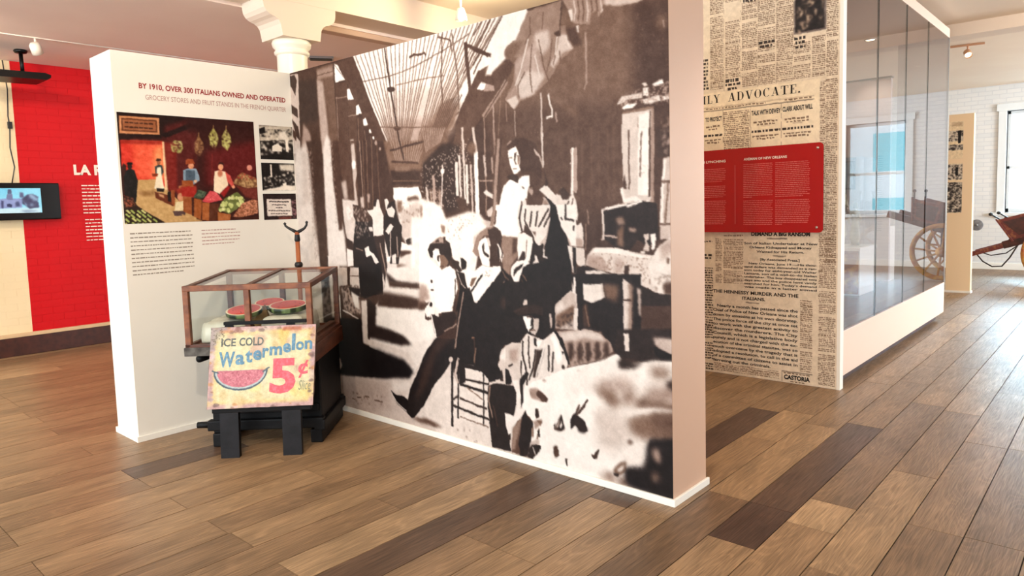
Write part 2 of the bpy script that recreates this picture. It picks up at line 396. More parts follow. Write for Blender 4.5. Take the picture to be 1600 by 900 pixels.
MURAL = """p 0.22 0 -20,-903 3215,-82 3189,2496 -497,3517
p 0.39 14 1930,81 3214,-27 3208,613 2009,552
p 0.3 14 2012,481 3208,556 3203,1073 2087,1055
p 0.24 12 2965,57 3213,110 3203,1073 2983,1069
p 0.93 0.8 790,0 2060,-48 2332,-29 2329,58 2125,220 1980,263 1804,461 1726,571 1528,594 1316,651 1145,654 1081,556
p 0.62 9 1062,445 1733,433 1726,581 1527,615 1314,672 1145,654
p 0.8 9 1100,297 1798,304 1775,477 1087,469
l 0.36 7.3 824,4 969,292 1151,633
l 0.42 7.3 873,4 1007,293 1159,635
l 0.36 7.3 920,4 1037,293 1168,637
l 0.42 7.3 967,3 1057,292 1177,639
l 0.36 7.3 1014,3 1095,293 1186,640
l 0.42 7.3 1060,3 1124,293 1194,642
l 0.36 7.3 1105,3 1144,291 1203,644
l 0.42 7.3 1149,3 1181,292 1212,646
l 0.36 7.3 1193,3 1209,292 1220,647
l 0.42 7.3 1237,3 1228,291 1229,649
l 0.36 7.3 1280,3 1264,292 1237,651
l 0.42 7.3 1322,3 1292,292 1246,653
l 0.36 7.3 1364,3 1311,291 1255,654
l 0.42 7.3 1405,3 1346,292 1263,656
l 0.36 7.3 1446,3 1372,292 1272,658
l 0.42 7.3 1486,3 1391,290 1280,658
l 0.36 7.3 1526,3 1425,290 1289,657
l 0.42 7.3 1565,3 1451,289 1297,657
l 0.36 7.3 1604,3 1470,287 1306,656
l 0.42 7.3 1642,3 1503,287 1314,656
l 0.36 7.3 1680,3 1561,291 1400,663
l 0.42 7.3 1718,3 1583,285 1418,653
l 0.36 7.3 1755,3 1619,281 1436,642
l 0.42 7.3 1791,3 1648,276 1454,632
l 0.36 7.3 1827,3 1669,270 1472,621
l 0.42 7.3 1863,3 1704,266 1489,611
l 0.36 7.3 1898,3 1732,261 1507,600
l 0.42 7.3 1933,3 1753,255 1524,590
l 0.36 7.3 1968,3 1787,251 1541,580
l 0.42 7.3 2002,3 1814,246 1559,569
l 0.36 7.3 2035,3 1834,241 1576,559
l 0.42 7.3 2069,3 1868,237 1593,549
l 0.36 7.3 2101,3 1894,232 1610,539
l 0.42 7.3 2134,3 1913,227 1626,529
l 0.32 10.1 1994,4 1931,62
l 0.32 10.1 2067,4 1927,142
l 0.32 10.1 2150,4 1923,226
l 0.32 10.1 1987,152 1923,226
l 0.34 10.1 2150,4 1978,206 1921,273
l 0.34 10.1 2067,4 1838,261
l 0.2 14.6 1130,0 1173,252 1224,509 1255,678
p 0.2 0.6 1221,271 1218,277 1211,281 1200,283 1186,284 1172,282 1159,278 1148,273 1141,267 1139,261 1142,255 1150,251 1161,249 1174,248 1189,250 1202,254 1212,259 1219,265
p 0.25 0.6 1261,518 1258,523 1251,526 1241,528 1229,529 1216,528 1204,525 1194,521 1188,516 1186,511 1188,507 1195,503 1206,501 1218,501 1231,502 1243,505 1252,509 1259,513
l 0.3 5.6 871,179 1177,183 1428,157 1663,108 1894,51
l 0.4 5.6 1224,248 1439,241 1685,250
l 0.35 6.7 1050,493 1324,519 1639,543
l 0.3 11.2 1127,656 1317,635 1528,599 1789,474
l 0.25 13.4 1371,95 1409,87 1456,97 1511,92
l 0.25 11.2 1511,92 1520,110
l 0.3 10.1 1675,12 1652,255 1656,445 1648,705
l 0.34 9.0 1755,26 1787,245 1790,459
l 0.3 9.0 1638,20 1739,57 1750,122
p 0.45 5 1646,404 1806,422 1741,573 1528,604 1314,672 1466,589
l 0.28 6.7 1654,404 1511,624
l 0.28 6.7 1675,401 1525,625
l 0.28 6.7 1696,397 1539,626
l 0.28 6.7 1716,394 1553,627
l 0.28 6.7 1737,390 1567,628
l 0.28 6.7 1758,387 1580,629
l 0.28 6.7 1778,384 1594,630
l 0.28 6.7 1798,380 1608,631
l 0.28 6.7 1818,377 1621,633
l 0.27 26.9 1862,98 1872,219 1890,374
l 0.27 20.2 1861,104 1945,140 2036,189
l 0.25 17.9 1927,142 2058,193 2190,248
p 0.3 0.8 1800,460 1962,260 2002,266 2014,300 2053,301 2120,265 2196,240 2232,273 2167,354 2100,419 1977,527 1906,587 1815,717 1714,710
p 0.95 0.6 1944,362 1979,329 2019,343 2011,370 1984,376
p 0.6 0.8 2019,343 2077,360 2082,389 1997,383
l 0.55 29.1 1991,519 2114,411 2167,354
l 0.3 9.0 1990,529 2173,346
p 0.5 0.8 2327,10 2565,3 2540,124 2583,132 2587,199 2633,249 2557,287 2465,385 2359,446 2256,465 2223,511 2157,444 2217,361 2246,239 2161,198 2175,164 2237,148
p 0.93 1.2 2255,9 2339,8 2243,144 2194,149 2161,180 2172,227 2094,270 2053,301 2014,296 2150,6
p 0.62 2.5 2233,264 2380,172 2400,245 2443,356 2359,442 2262,457 2240,382
p 0.72 3 2369,136 2473,128 2482,207 2423,258 2385,199
p 0.72 1.8 2539,166 2587,174 2628,253 2558,262 2500,330 2478,310 2525,240
p 0.4 3 2225,155 2309,160 2234,237 2166,217 2174,173
p 0.75 3 2241,355 2339,315 2443,356 2359,442 2262,457
l 0.36 6.7 2304,319 2253,383 2256,456
l 0.36 6.7 2356,186 2339,342 2353,432
l 0.36 6.7 2403,168 2433,303 2465,385
l 0.36 6.7 2494,183 2479,275 2455,341
l 0.36 6.7 2514,246 2501,313
l 0.36 6.7 2541,251 2545,303
l 0.36 6.7 2349,45 2346,131 2309,178
l 0.36 6.7 2442,37 2428,120
l 0.82 7.8 2333,156 2281,289 2234,381
l 0.82 7.8 2377,242 2408,360
l 0.82 7.8 2527,172 2513,263
l 0.82 7.8 2582,182 2602,236
p 0.55 1 2157,444 2228,380 2262,466 2223,511
p 0.75 1 2169,450 2238,436 2252,469 2217,506
l 0.2 5.6 2560,2 2544,167
p 0.25 0.6 2506,151 2539,145 2549,176 2516,166
p 0.52 1 2565,3 2833,11 3030,84 2984,102 2890,98 2812,74 2806,109 2781,128 2772,94 2741,104 2730,151 2647,135 2616,117 2606,69
p 0.72 1.2 2823,17 3039,56 3030,100 2974,103 2890,96 2822,79
l 0.7 9.0 2634,17 2642,68 2634,116
l 0.36 9.0 2661,23 2668,73 2660,121
l 0.36 9.0 2692,29 2699,79 2691,127
l 0.7 9.0 2717,34 2724,85 2717,132
l 0.36 9.0 2743,40 2750,90 2743,97
l 0.36 9.0 2773,46 2780,96 2774,102
l 0.7 9.0 2798,51 2805,101 2798,107
p 0.8 1 2601,60 2623,56 2627,107 2616,117
p 0.85 0.8 2647,144 2663,146 2667,180 2648,173
p 0.25 2 2583,140 2647,152 2686,241 2634,241 2597,201
l 0.55 11.2 2706,187 2706,302 2705,426 2691,458
l 0.42 5.6 2695,235 2692,425
p 0.42 4 2451,462 2636,552 2646,595 2506,503
l 0.9 10.1 2462,459 2467,499 2483,535 2484,570 2447,575
l 0.6 9.0 2505,555 2512,599
l 0.75 9.0 2411,444 2412,598 2409,758
l 0.7 5.6 2223,516 2224,653
l 0.5 6.7 2162,463 2165,565
l 0.6 9.0 2066,471 2067,734
l 0.5 7.8 1993,529 1995,719
l 0.45 6.7 2126,422 2087,735
p 0.95 0.6 2171,723 2216,703 2233,736 2195,752 2164,745
l 0.8 7.8 2160,685 2192,673
l 0.7 9.0 2349,726 2378,746
p 0.9 0.6 2598,745 2618,745 2614,772 2600,771
p 0.6 0.6 2626,743 2636,743 2635,773 2625,772
s 0.5 0.1 2 2340,627 2411,633 2407,757 2336,753
s 0.45 0.012 2 2946,106 3170,151 3167,428 2941,395
p 0.42 5 3150,222 3149,232 3144,240 3138,246 3130,248 3121,246 3113,241 3107,233 3103,223 3101,213 3103,203 3107,194 3114,189 3122,187 3131,189 3138,194 3145,202 3149,211
l 0.6 5.6 3135,212 3139,242
p 0.8 0.8 2881,555 2910,518 3018,520 3023,544 2939,537 2919,551
p 0.95 0.8 2909,574 2938,557 2995,564 2966,584 2919,583
p 0.92 0.6 3023,497 3055,497 3057,536 3023,532
p 0.95 0.8 3074,484 3127,468 3133,488 3087,496
p 0.85 1 3023,551 3113,539 3121,567 3031,574
p 0.9 1 3126,544 3166,545 3167,561 3130,564
s 0.6 0.3 3 2891,516 3166,481 3165,580 2900,565
p 0.8 0.6 3019,477 3042,472 3051,489 3033,494
l 0.45 24.6 2918,607 3076,597
p 0.78 0.6 2907,606 3076,600 3079,804 2903,792
p 0.9 0.6 2998,616 3060,610 3055,802 2995,798
l 0.3 5.6 2947,682 2944,795
l 0.45 4.5 2994,631 2995,798
l 0.3 5.6 3011,704 3008,799
l 0.25 6.7 3063,607 3065,803
l 0.55 13.4 3076,600 3075,804
s 0.55 0.35 4 3120,652 3164,641 3163,771 3128,784
p 0.78 0.6 2908,671 3062,685 3072,1027 3037,1022 2906,1023
p 0.92 0.8 2997,679 3057,684 3048,996 2987,990
l 0.25 7.3 2945,683 2940,962
l 0.3 6.1 3014,698 3001,904
l 0.25 12.1 3062,685 3054,997
l 0.55 17.0 3074,686 3069,1023
s 0.3 0.1 2 2995,851 3030,853 3029,896 2994,895
p 0.25 0.6 2900,952 2919,886 2926,962
p 0.88 0.6 2889,956 2907,948 2920,1019 2909,1022
p 0.9 0.6 2915,1006 2977,994 3017,1026 3047,1014 3042,1027 2914,1025
p 0.2 2 3091,688 3168,695 3166,819 3099,823
s 0.6 0.3 4 3115,698 3166,703 3165,811 3128,809
p 0.72 1 3130,825 3168,820 3164,1199 3106,1200 3107,1131 3117,969
l 0.9 12.1 3138,834 3123,969 3117,1131
l 0.4 8.5 3154,936 3134,1123
l 0.3 9.7 3109,1131 3158,1131
l 0.3 9.7 3119,935 3160,937
p 0.1 1 2784,1057 3007,1017 3096,1036 3099,1200 3044,1236 2984,1201 2942,1255 2868,1248 2792,1203
l 0.75 9.7 2784,1061 2882,1036 2966,1020
l 0.9 10.9 2807,1053 2925,1034
l 0.9 12.1 2930,1042 3007,1019
l 0.8 10.9 2787,1061 2787,1203
l 0.65 9.7 2793,1185 2869,1193
l 0.7 9.7 2787,1203 2776,1208
p 0.5 2 2860,1103 2903,1090 2918,1130 2880,1135
p 0.55 1.5 2933,1148 2974,1148 2974,1170 2943,1166
p 0.4 2 2869,1166 2907,1130 2905,1238 2868,1239
p 0.75 0.8 3017,1183 3050,1174 3050,1201 3035,1209 3052,1235 3049,1257 3014,1254 3029,1218
p 0.9 0.8 3057,1179 3085,1174 3084,1244 3066,1253
p 0.85 0.6 3028,1262 3027,1265 3024,1267 3021,1268 3016,1269 3011,1270 3006,1269 3003,1267 3000,1265 2999,1263 3000,1260 3003,1258 3007,1257 3011,1256 3016,1256 3021,1256 3024,1258 3027,1260
l 0.9 14.6 2608,745 2599,969
l 0.75 9.7 2628,746 2623,965
l 0.9 9.7 2592,818 2608,810
p 0.6 1 2596,749 2636,742 2632,960 2594,969
l 0.92 10.9 2608,745 2600,969
l 0.32 12.1 2671,649 2668,999
l 0.32 12.1 2727,654 2725,1000
l 0.32 12.1 2771,658 2770,1002
l 0.32 12.1 2826,663 2825,1003
l 0.32 12.1 2858,666 2857,1004
l 0.45 6.1 2533,938 2520,985
l 0.5 6.1 2695,1055 2702,1130
p 0.88 0.8 2384,942 2429,920 2507,985 2555,1005 2554,1053 2523,1081 2493,1042 2446,983
p 0.95 0.6 2403,938 2429,924 2483,979 2458,983
p 0.85 0.8 2530,1043 2604,969 2621,1007 2636,1082 2630,1111 2564,1110 2553,1081
l 0.25 8.5 2573,1015 2553,1081
l 0.25 7.3 2603,997 2590,1053
l 0.2 12.1 2571,1101 2624,1115
p 0.97 0.6 2596,1044 2619,1054 2627,1092 2606,1096
p 0.82 0.8 2510,1100 2565,1101 2588,1129 2612,1115 2629,1139 2653,1120 2667,1148 2667,1242 2549,1235 2532,1177
p 0.2 0.5 2593,1139 2611,1148 2604,1167
p 0.6 1.5 2562,1196 2662,1205 2661,1247 2561,1234
l 0.5 6.1 2684,1130 2680,1261
p 0.8 0.9 2724,1250 2857,1248 3161,1289 3159,1457 3081,1453 2886,1383 2744,1352 2678,1336 2689,1289
p 0.6 2 2689,1289 2768,1287 2833,1358 2755,1366 2682,1336
p 0.65 3 2856,1293 2909,1301 2887,1374 2844,1367
s 0.5 0.12 3 2724,1260 3093,1278 3091,1426 2722,1353
p 0.9 1 2735,1248 2868,1248 3023,1280 3142,1285 3003,1289 2856,1275 2724,1269
p 0.2 0.8 2909,1328 2935,1327 2933,1435 2907,1410
p 0.8 0.8 2591,1244 2672,1251 2678,1350 2624,1338 2595,1301
p 0.15 0.8 2596,1243 2614,1262 2611,1358 2593,1368
p 0.86 1 3043,1323 3094,1243 3162,1191 3161,1457 3101,1461 3062,1411
s 0.35 0.25 4 3072,1357 3162,1371 3161,1448 3081,1445
p 0.35 0.6 3137,1286 3153,1289 3149,1315 3140,1316
p 0.65 3 3104,1235 3162,1199 3161,1268 3113,1304
p 0.25 2 3121,1407 3162,1397 3161,1457 3130,1459
p 0.1 1 2665,1337 2755,1361 2897,1392 3081,1453 3159,1457 3159,1509 2600,1550 2611,1358
p 0.82 0.8 2675,1365 2767,1361 2854,1385 2788,1402 2681,1393
p 0.85 1 2662,1441 2754,1436 2753,1483 2661,1489
p 0.2 0.8 2661,1401 2754,1408 2865,1389 2875,1411 2754,1436 2660,1432
p 0.45 3 2754,1436 2853,1417 2852,1477 2753,1483
p 0.8 0.8 2586,1397 2616,1391 2619,1491 2578,1494
p 0.7 0.8 2901,1437 2938,1435 2938,1471 2904,1473
p 0.85 0.6 2591,1339 2611,1348 2611,1382 2593,1377
p 0.8 2 452,2098 1948,1911 3194,1999 3189,2496 410,2582
p 0.86 1 -124,1366 516,1349 492,2093 -209,2180
p 0.1 2 272,1356 372,1353 403,2104 278,2120
p 0.7 3 -254,2160 573,2060 532,2559 -313,2718
p 0.27 0.8 554,11 799,5 954,312 1145,654 1205,794 1064,787 1005,616 854,402 709,158
p 0.22 0.8 316,9 580,15 709,158 1005,616 1064,787 40,734 113,16
p 0.24 0.8 108,17 349,14 358,616 89,598
p 0.18 7 107,76 341,96 348,373 100,373
p 0.6 3 146,378 229,459 259,609 101,599
p 0.36 0.8 349,14 554,11 578,631 358,616
p 0.66 3 348,85 425,119 459,444 464,624 368,617 354,302
p 0.55 2 358,27 549,26 553,90 356,98
l 0.3 5.6 354,68 550,61
p 0.28 0.8 568,150 709,158 698,640 578,631
l 0.55 5.6 581,245 578,631
l 0.55 6.7 570,249 701,254
p 0.3 0.8 708,283 806,283 796,647 702,640
p 0.75 1.2 716,548 755,546 761,644 714,641
l 0.6 5.6 704,386 801,385
p 0.26 0.8 806,397 871,415 872,652 800,647
l 0.45 6.7 819,409 811,648
l 0.4 5.6 884,495 891,653
l 0.4 5.6 946,545 950,657
p 0.97 0.5 574,18 610,29 690,141 575,142
p 0.97 0.5 705,203 734,206 783,278 709,278
p 0.97 0.5 802,328 831,322 863,382 801,387
p 0.97 0.5 871,426 899,417 924,465 877,468
p 0.97 0.5 929,499 944,494 957,521 934,522
p 0.97 0.5 964,546 982,546 983,565 966,563
p 0.97 0.5 1007,583 1021,584 1020,601 1006,600
l 0.3 4.5 560,10 700,145 806,283
p 0.75 0.8 -16,10 113,16 89,598 -76,586
p 0.2 0.8 -9,17 66,21 90,62 62,170 0,87
p 0.2 0.8 -7,224 82,272 81,334 -9,287
p 0.2 0.8 -13,324 75,396 98,511 44,468
p 0.25 0.8 -9,401 46,443 40,506 -3,464
p 0.12 1 -74,446 -10,527 -16,590 -88,585
p 0.88 6 9,573 176,535 194,586 221,1011 282,1437 -81,1451
p 0.8 5 103,579 171,584 182,947 86,983
p 0.22 2 167,509 366,525 365,1013 364,1428 271,1431 259,1086 227,712
s 0.6 0.2 4 162,559 241,565 264,1388 207,1389
p 0.88 3 381,599 434,483 482,535 526,992 593,1173 614,1419 381,1427 376,891
p 0.25 2 482,535 585,543 574,1161 532,1167 490,811
s 0.6 0.15 4 461,533 507,537 534,1137 493,1137
p 0.28 0.8 585,543 721,554 711,972 641,965 588,756
p 0.7 3 586,827 643,817 657,947 612,952
p 0.3 0.8 721,554 783,559 786,1009 719,996
p 0.72 1.5 723,577 762,575 774,789 750,845 777,997 738,996 726,786
p 0.95 1.5 764,719 762,729 757,738 751,744 743,747 735,747 727,743 722,736 718,726 718,716 720,706 725,697 731,691 739,688 748,688 755,692 761,699 764,708
p 0.22 1 783,559 1079,583 1159,950 1153,1027 776,1009
l 0.5 10.1 821,562 834,1010
l 0.35 10.1 856,565 848,1010
l 0.38 10.1 897,568 886,1011
l 0.36 10.1 952,573 938,1012
l 0.33 10.1 1007,577 1012,1013
p 0.7 1.5 801,940 840,941 840,1010 805,1009
p 0.6 1.5 879,919 908,920 903,977 881,976
p 0.6 1 1011,591 1010,596 1007,601 1003,604 998,605 993,605 989,603 985,599 983,594 982,589 984,584 987,579 991,576 996,574 1001,575 1005,577 1009,581 1011,586
p 0.6 1 1050,631 1049,634 1047,637 1044,640 1040,641 1037,640 1033,639 1031,636 1029,633 1029,629 1030,625 1032,622 1035,620 1038,619 1042,619 1045,621 1048,623 1050,627
p 0.42 2 1079,583 1633,628 1630,689 1503,752 1419,820 1431,895 1163,884
l 0.62 4.5 1149,589 1208,734
l 0.62 4.5 1176,591 1223,735
l 0.62 4.5 1204,593 1239,736
l 0.62 4.5 1231,596 1254,737
l 0.62 4.5 1258,598 1269,738
l 0.62 4.5 1285,600 1284,739
l 0.62 4.5 1312,602 1299,740
l 0.62 4.5 1338,604 1314,740
l 0.62 4.5 1364,606 1329,741
l 0.62 4.5 1390,608 1344,742
l 0.62 4.5 1416,610 1359,743
l 0.62 4.5 1441,613 1373,744
l 0.62 4.5 1467,615 1388,745
l 0.62 4.5 1492,617 1403,746
l 0.22 13.4 1145,648 1316,634 1479,616
l 0.2 13.4 1243,596 1277,717
l 0.25 13.4 1157,720 1407,746
p 0.2 2 1136,773 1437,790 1447,885 1146,878
p 0.45 2 1189,755 1341,763 1339,790 1188,782
l 0.4 6.7 1166,846 1417,857
p 0.25 3 1420,799 1630,689 1609,1066 1427,958
l 0.75 17.9 1486,824 1488,1012
l 0.65 17.9 1545,827 1547,1013
l 0.45 17.9 1522,825 1524,1013
l 0.55 17.9 1599,829 1601,1014
s 0.85 0.06 3 1424,737 1630,689 1615,963 1429,926
p 0.97 1 1159,890 1406,894 1435,958 1408,1000 1191,984 1158,961
p 0.9 2 1175,972 1328,971 1411,957 1612,1014 1582,1557 1455,1565 1370,1354 1341,1289 1260,1247 1214,1160
p 0.45 2 1192,973 1243,974 1238,1050 1195,1050
p 0.5 3 1407,1010 1488,1012 1499,1086 1417,1117
p 0.75 3 1221,1050 1393,978 1401,1117 1312,1214 1228,1215
p 0.3 2 1295,954 1395,946 1410,973 1294,976
s 0.4 0.07 4 1191,984 1612,1014 1606,1118 1217,1116
p 0.3 1.5 1377,1106 1451,1096 1449,1127 1400,1133
p 0.12 1 1261,1225 1346,1203 1385,1235 1359,1267 1275,1269
p 0.6 2 1382,1288 1426,1245 1431,1416 1403,1353
p 0.84 1 1052,1205 1260,1247 1341,1289 1386,1353 1471,1564 932,1599 1018,1433
p 0.25 1.5 1188,1293 1341,1289 1332,1306 1255,1319 1202,1342
p 0.95 1.5 1208,1248 1343,1257 1349,1289 1206,1287
p 0.3 2 1164,1382 1268,1384 1163,1405
p 0.2 1.5 1063,1437 1178,1437 1159,1455 1070,1459
p 0.25 2.5 1049,1511 1259,1522 1154,1540 1010,1542
p 0.8 1.5 588,946 751,962 727,1255 627,1256 598,1113
p 0.2 1 710,984 787,997 798,1102 739,1114 713,1066
p 0.9 2 629,994 688,1007 702,1078 640,1101
p 0.07 1 730,1102 1004,1115 1006,1594 699,1613 684,1303
s 0.7 0.22 4 630,982 881,1022 886,1206 729,1231
p 0.15 1 610,1221 688,1244 684,1303 625,1280
p 0.9 1 614,1293 684,1303 685,1410 614,1419
p 0.86 0.9 865,1034 937,1023 960,967 997,957 1012,1013 1044,1070 1035,1194 978,1217 923,1206 924,1080
p 0.12 0.8 941,967 980,951 966,1007 939,1001
p 0.12 0.8 879,1103 923,1092 923,1206 869,1183
p 0.85 1 875,1143 919,1143 926,1172 888,1172
p 0.14 0.9 923,1206 1035,1194 1057,1386 1085,1509 1030,1524 994,1388
l 0.55 10.1 994,1251 1051,1477
p 0.85 0.9 1060,964 1088,954 1120,1004 1117,1049 1073,1037
p 0.1 1 1104,982 1166,972 1185,1083 1233,1138 1217,1248 1182,1382 1093,1385 1036,1183 1053,1070
p 0.85 1 1074,1026 1137,1005 1170,1038 1150,1082 1098,1071
p 0.85 1 1055,1171 1112,1115 1146,1138 1089,1194
l 0.7 9.0 1108,1182 1100,1339
l 0.6 9.0 1176,1204 1176,1337
p 0.85 1 1115,1328 1160,1315 1156,1382 1115,1384
p 0.95 1 1052,1341 1097,1334 1095,1368 1059,1369
p 0.9 0.8 822,1289 871,1270 878,1305 924,1321 976,1377 937,1396 895,1333 837,1347
l 0.5 6.7 724,1290 802,1301
p 0.8 1 509,1429 603,1425 602,1559 498,1564
p 0.78 1 644,1424 744,1420 748,1610 662,1567 621,1570
l 0.15 13.4 623,1425 627,1557
l 0.3 6.7 639,1484 739,1480
p 0.3 1.5 498,1564 622,1558 738,1611 492,1626
p 0.05 1 754,1420 964,1412 979,1596 748,1610
p 0.38 4 1464,537 1695,558 1691,644 1452,750
l 0.6 6.1 1464,537 1490,685
l 0.6 6.1 1483,538 1502,680
l 0.6 6.1 1502,540 1514,675
l 0.6 6.1 1520,542 1526,670
l 0.6 6.1 1539,544 1538,666
l 0.6 6.1 1557,545 1550,661
l 0.6 6.1 1575,547 1562,656
l 0.6 6.1 1594,549 1574,652
l 0.6 6.1 1612,550 1586,647
l 0.6 6.1 1630,552 1598,643
l 0.6 6.1 1647,554 1610,638
l 0.6 6.1 1665,555 1622,633
p 0.16 3 1452,750 1643,641 1785,663 1766,1029 1652,1060 1611,914 1442,908
s 0.7 0.1 3 1452,750 1863,637 1919,1042 1436,1011
l 0.75 17.0 1813,569 1817,782
l 0.8 17.0 1781,727 1784,975
l 0.85 19.4 1840,784 1838,998
l 0.75 19.4 1903,577 1926,736
l 0.93 31.5 1919,725 1917,1074
l 0.7 14.6 1874,786 1876,1063
l 0.85 24.3 1756,768 1754,952
l 0.9 12.1 1817,782 1819,976
l 0.6 21.8 1549,834 1558,968
l 0.75 14.6 1477,898 1486,978
l 0.8 10.9 1635,772 1611,1026
l 0.7 17.0 1985,740 1994,855
l 0.6 14.6 2046,755 2048,837
l 0.5 8.5 1994,855 1989,1075
p 0.4 3 1922,694 1919,706 1912,716 1901,723 1888,727 1874,726 1862,721 1852,712 1845,701 1844,688 1847,676 1854,666 1865,659 1878,656 1891,657 1904,662 1914,671 1920,682
p 0.9 1 1650,808 1648,814 1645,819 1641,823 1635,824 1630,824 1624,822 1620,818 1618,812 1617,806 1618,800 1621,795 1626,791 1631,789 1637,790 1642,792 1646,796 1649,802
l 0.55 8.5 1941,879 2058,884 2048,946
p 0.85 1 1968,943 1991,933 2054,961 2053,987 1989,965
p 0.3 2 2068,654 2111,627 2073,1024 2037,1023
l 0.5 14.6 2084,767 2066,1024
l 0.55 6.1 1992,586 1992,741
l 0.5 7.3 2063,592 2073,685
l 0.7 10.9 2410,624 2407,817
l 0.6 8.5 2349,726 2415,832
p 0.7 1 2348,735 2398,768 2385,787
p 0.25 1.5 1737,973 1793,964 1843,1052 1780,1067
p 0.75 1 1992,1054 2037,1023 2042,1086 1998,1085
p 0.93 2 1437,988 1540,990 1621,1037 1650,1093 1843,1052 1933,1064 1975,1106 1958,1170 1880,1235 1829,1323 1719,1326 1673,1282 1527,1217 1422,1241
p 0.5 1.2 1599,1126 1640,1138 1629,1182 1605,1171
s 0.55 0.08 3 1651,1082 1947,1074 1909,1256 1674,1260
p 0.94 3 1325,1079 1535,1081 1495,1172 1503,1332 1507,1562 1293,1576
p 0.9 1 1351,1242 1527,1206 1507,1562 1330,1573
p 0.92 1.5 1644,1216 1881,1213 1906,1320 1852,1486 1774,1490 1730,1414
p 0.95 0.8 2054,1128 2126,933 2184,874 2290,899 2339,1010 2227,1169 2226,1199 2101,1200
p 0.22 1 2156,711 2178,673 2246,669 2401,691 2421,847 2292,850 2241,807 2218,706 2177,708
p 0.92 0.8 2166,712 2225,699 2256,758 2256,823 2219,854 2188,829 2174,783
p 0.5 1.2 2224,716 2257,729 2260,823 2232,847 2231,787
l 0.3 6.1 2182,753 2205,757
l 0.4 6.1 2227,754 2245,758
l 0.45 4.9 2205,765 2201,795
l 0.4 6.1 2197,817 2224,820
p 0.12 0.6 2157,868 2199,845 2252,853 2237,907 2210,896 2184,884
p 0.12 1 2239,857 2267,809 2372,786 2416,817 2444,915 2392,962 2341,941 2325,861
p 0.93 0.8 2238,867 2318,863 2342,911 2333,980 2300,989 2278,938 2244,907
p 0.3 1.2 2316,920 2367,932 2377,1030 2325,1044 2287,999
l 0.25 7.3 2256,930 2289,934
p 0.45 1 2281,983 2326,995 2331,1039 2292,1029
p 0.7 1 2247,1008 2287,999 2311,1049 2377,1040 2404,982 2454,1003 2489,1071 2461,1168 2408,1247 2331,1248 2281,1169 2229,1108
p 0.88 1.2 2265,1058 2298,1049 2302,1129 2281,1169 2255,1139
p 0.9 1.5 2390,1031 2453,1013 2458,1081 2397,1198 2357,1228 2374,1129
p 0.3 2 2337,1059 2389,1040 2359,1168 2332,1198 2322,1119
l 0.25 10.9 2230,1078 2261,1169 2333,1188
l 0.9 17.0 2320,1169 2389,1257
l 0.35 7.3 2311,1049 2314,1169
p 0.06 1 2453,1013 2491,1013 2537,1110 2581,1254 2584,1494 2241,1516 2177,1406 2221,1332 2328,1329 2408,1247 2449,1168
p 0.86 1 2219,1199 2261,1169 2332,1198 2336,1288 2288,1330 2221,1332 2210,1271
p 0.35 1.5 2259,1209 2280,1199 2276,1290 2262,1310
p 0.9 1 2165,1365 2207,1333 2255,1336 2274,1351 2231,1414 2229,1486 2195,1467 2183,1416
p 0.6 1.5 2356,1258 2408,1247 2432,1306 2380,1312 2360,1333 2334,1329
l 0.3 6.1 2382,1267 2393,1307
p 0.45 2.5 2101,1200 2212,1205 2208,1302 2165,1355 2149,1417 2102,1357
p 0.2 1.5 2178,1200 2219,1210 2217,1250 2183,1261
p 0.72 1 1874,1202 1915,1127 1976,1101 2033,1117 2088,1169 2101,1211 2031,1180 1942,1191 1894,1256 1864,1235
p 0.3 1 1879,1256 1927,1191 2016,1175 2087,1201 2100,1232 2029,1212 1956,1202 1908,1267
p 0.9 3 1868,1170 1916,1106 1976,1101 1944,1149 1896,1202
p 0.78 1 1908,1267 1941,1213 2015,1201 2056,1253 2081,1336 2022,1381 1964,1362 1921,1320
p 0.3 1.5 1998,1254 2071,1243 2080,1357 1993,1382 1973,1319 2011,1307
p 0.9 1.5 1940,1234 1977,1228 1982,1286 1945,1298
p 0.35 0.8 1944,1309 1982,1297 1981,1318 1951,1325
l 0.25 6.1 1961,1255 1986,1257
p 0.94 0.8 1836,1497 1917,1406 2080,1363 2079,1400 1941,1535 1819,1542
p 0.1 0.8 1821,1498 1932,1417 1946,1427 1866,1529 1819,1542
p 0.08 0.8 1941,1535 2094,1373 2163,1417 2241,1516
l 0.5 7.3 2092,1420 2045,1528
l 0.45 6.1 2148,1428 2172,1520
p 0.2 1 1993,1382 2052,1348 2094,1367 1961,1426
p 0.94 1 2071,1253 2111,1304 2095,1347 2082,1316
p 0.13 0.8 1469,1275 1510,1217 1611,1205 1675,1238 1687,1315 1636,1351 1608,1272 1541,1262 1521,1320 1495,1332
p 0.85 0.8 1523,1291 1591,1273 1605,1329 1592,1397 1552,1376 1528,1343
p 0.3 1 1590,1284 1673,1271 1661,1350 1600,1403 1585,1375
l 0.25 4.9 1541,1319 1568,1319
p 0.25 0.6 1562,1347 1595,1352 1594,1363 1569,1364
p 0.94 0.8 1482,1402 1535,1377 1600,1408 1699,1393 1707,1550 1472,1564
p 0.3 1 1691,1405 1722,1426 1723,1549 1691,1551
p 0.15 0.8 1670,1338 1726,1348 1771,1401 1746,1414
p 0.1 0.8 1759,1325 1813,1345 1803,1389 1771,1396
p 0.1 0.8 1722,1415 1794,1412 1836,1497 1803,1543 1740,1547
p 0.4 1 1713,1437 1746,1425 1758,1502 1716,1538
p 0.88 1 1058,1411 1567,1392 1542,1836 1429,1935 1268,2106 768,2176 892,1693 1004,1594
p 0.05 1 741,1397 998,1388 963,1584 810,1633 745,1624
p 0.15 3 1035,1438 1071,1513 1305,1525 1507,1526 1490,1503 1152,1496
p 0.2 3.5 941,1591 1026,1573 1448,1602 1500,1647 1179,1684 935,1677
p 0.22 2 1072,1500 1453,1517 1453,1527 1069,1536
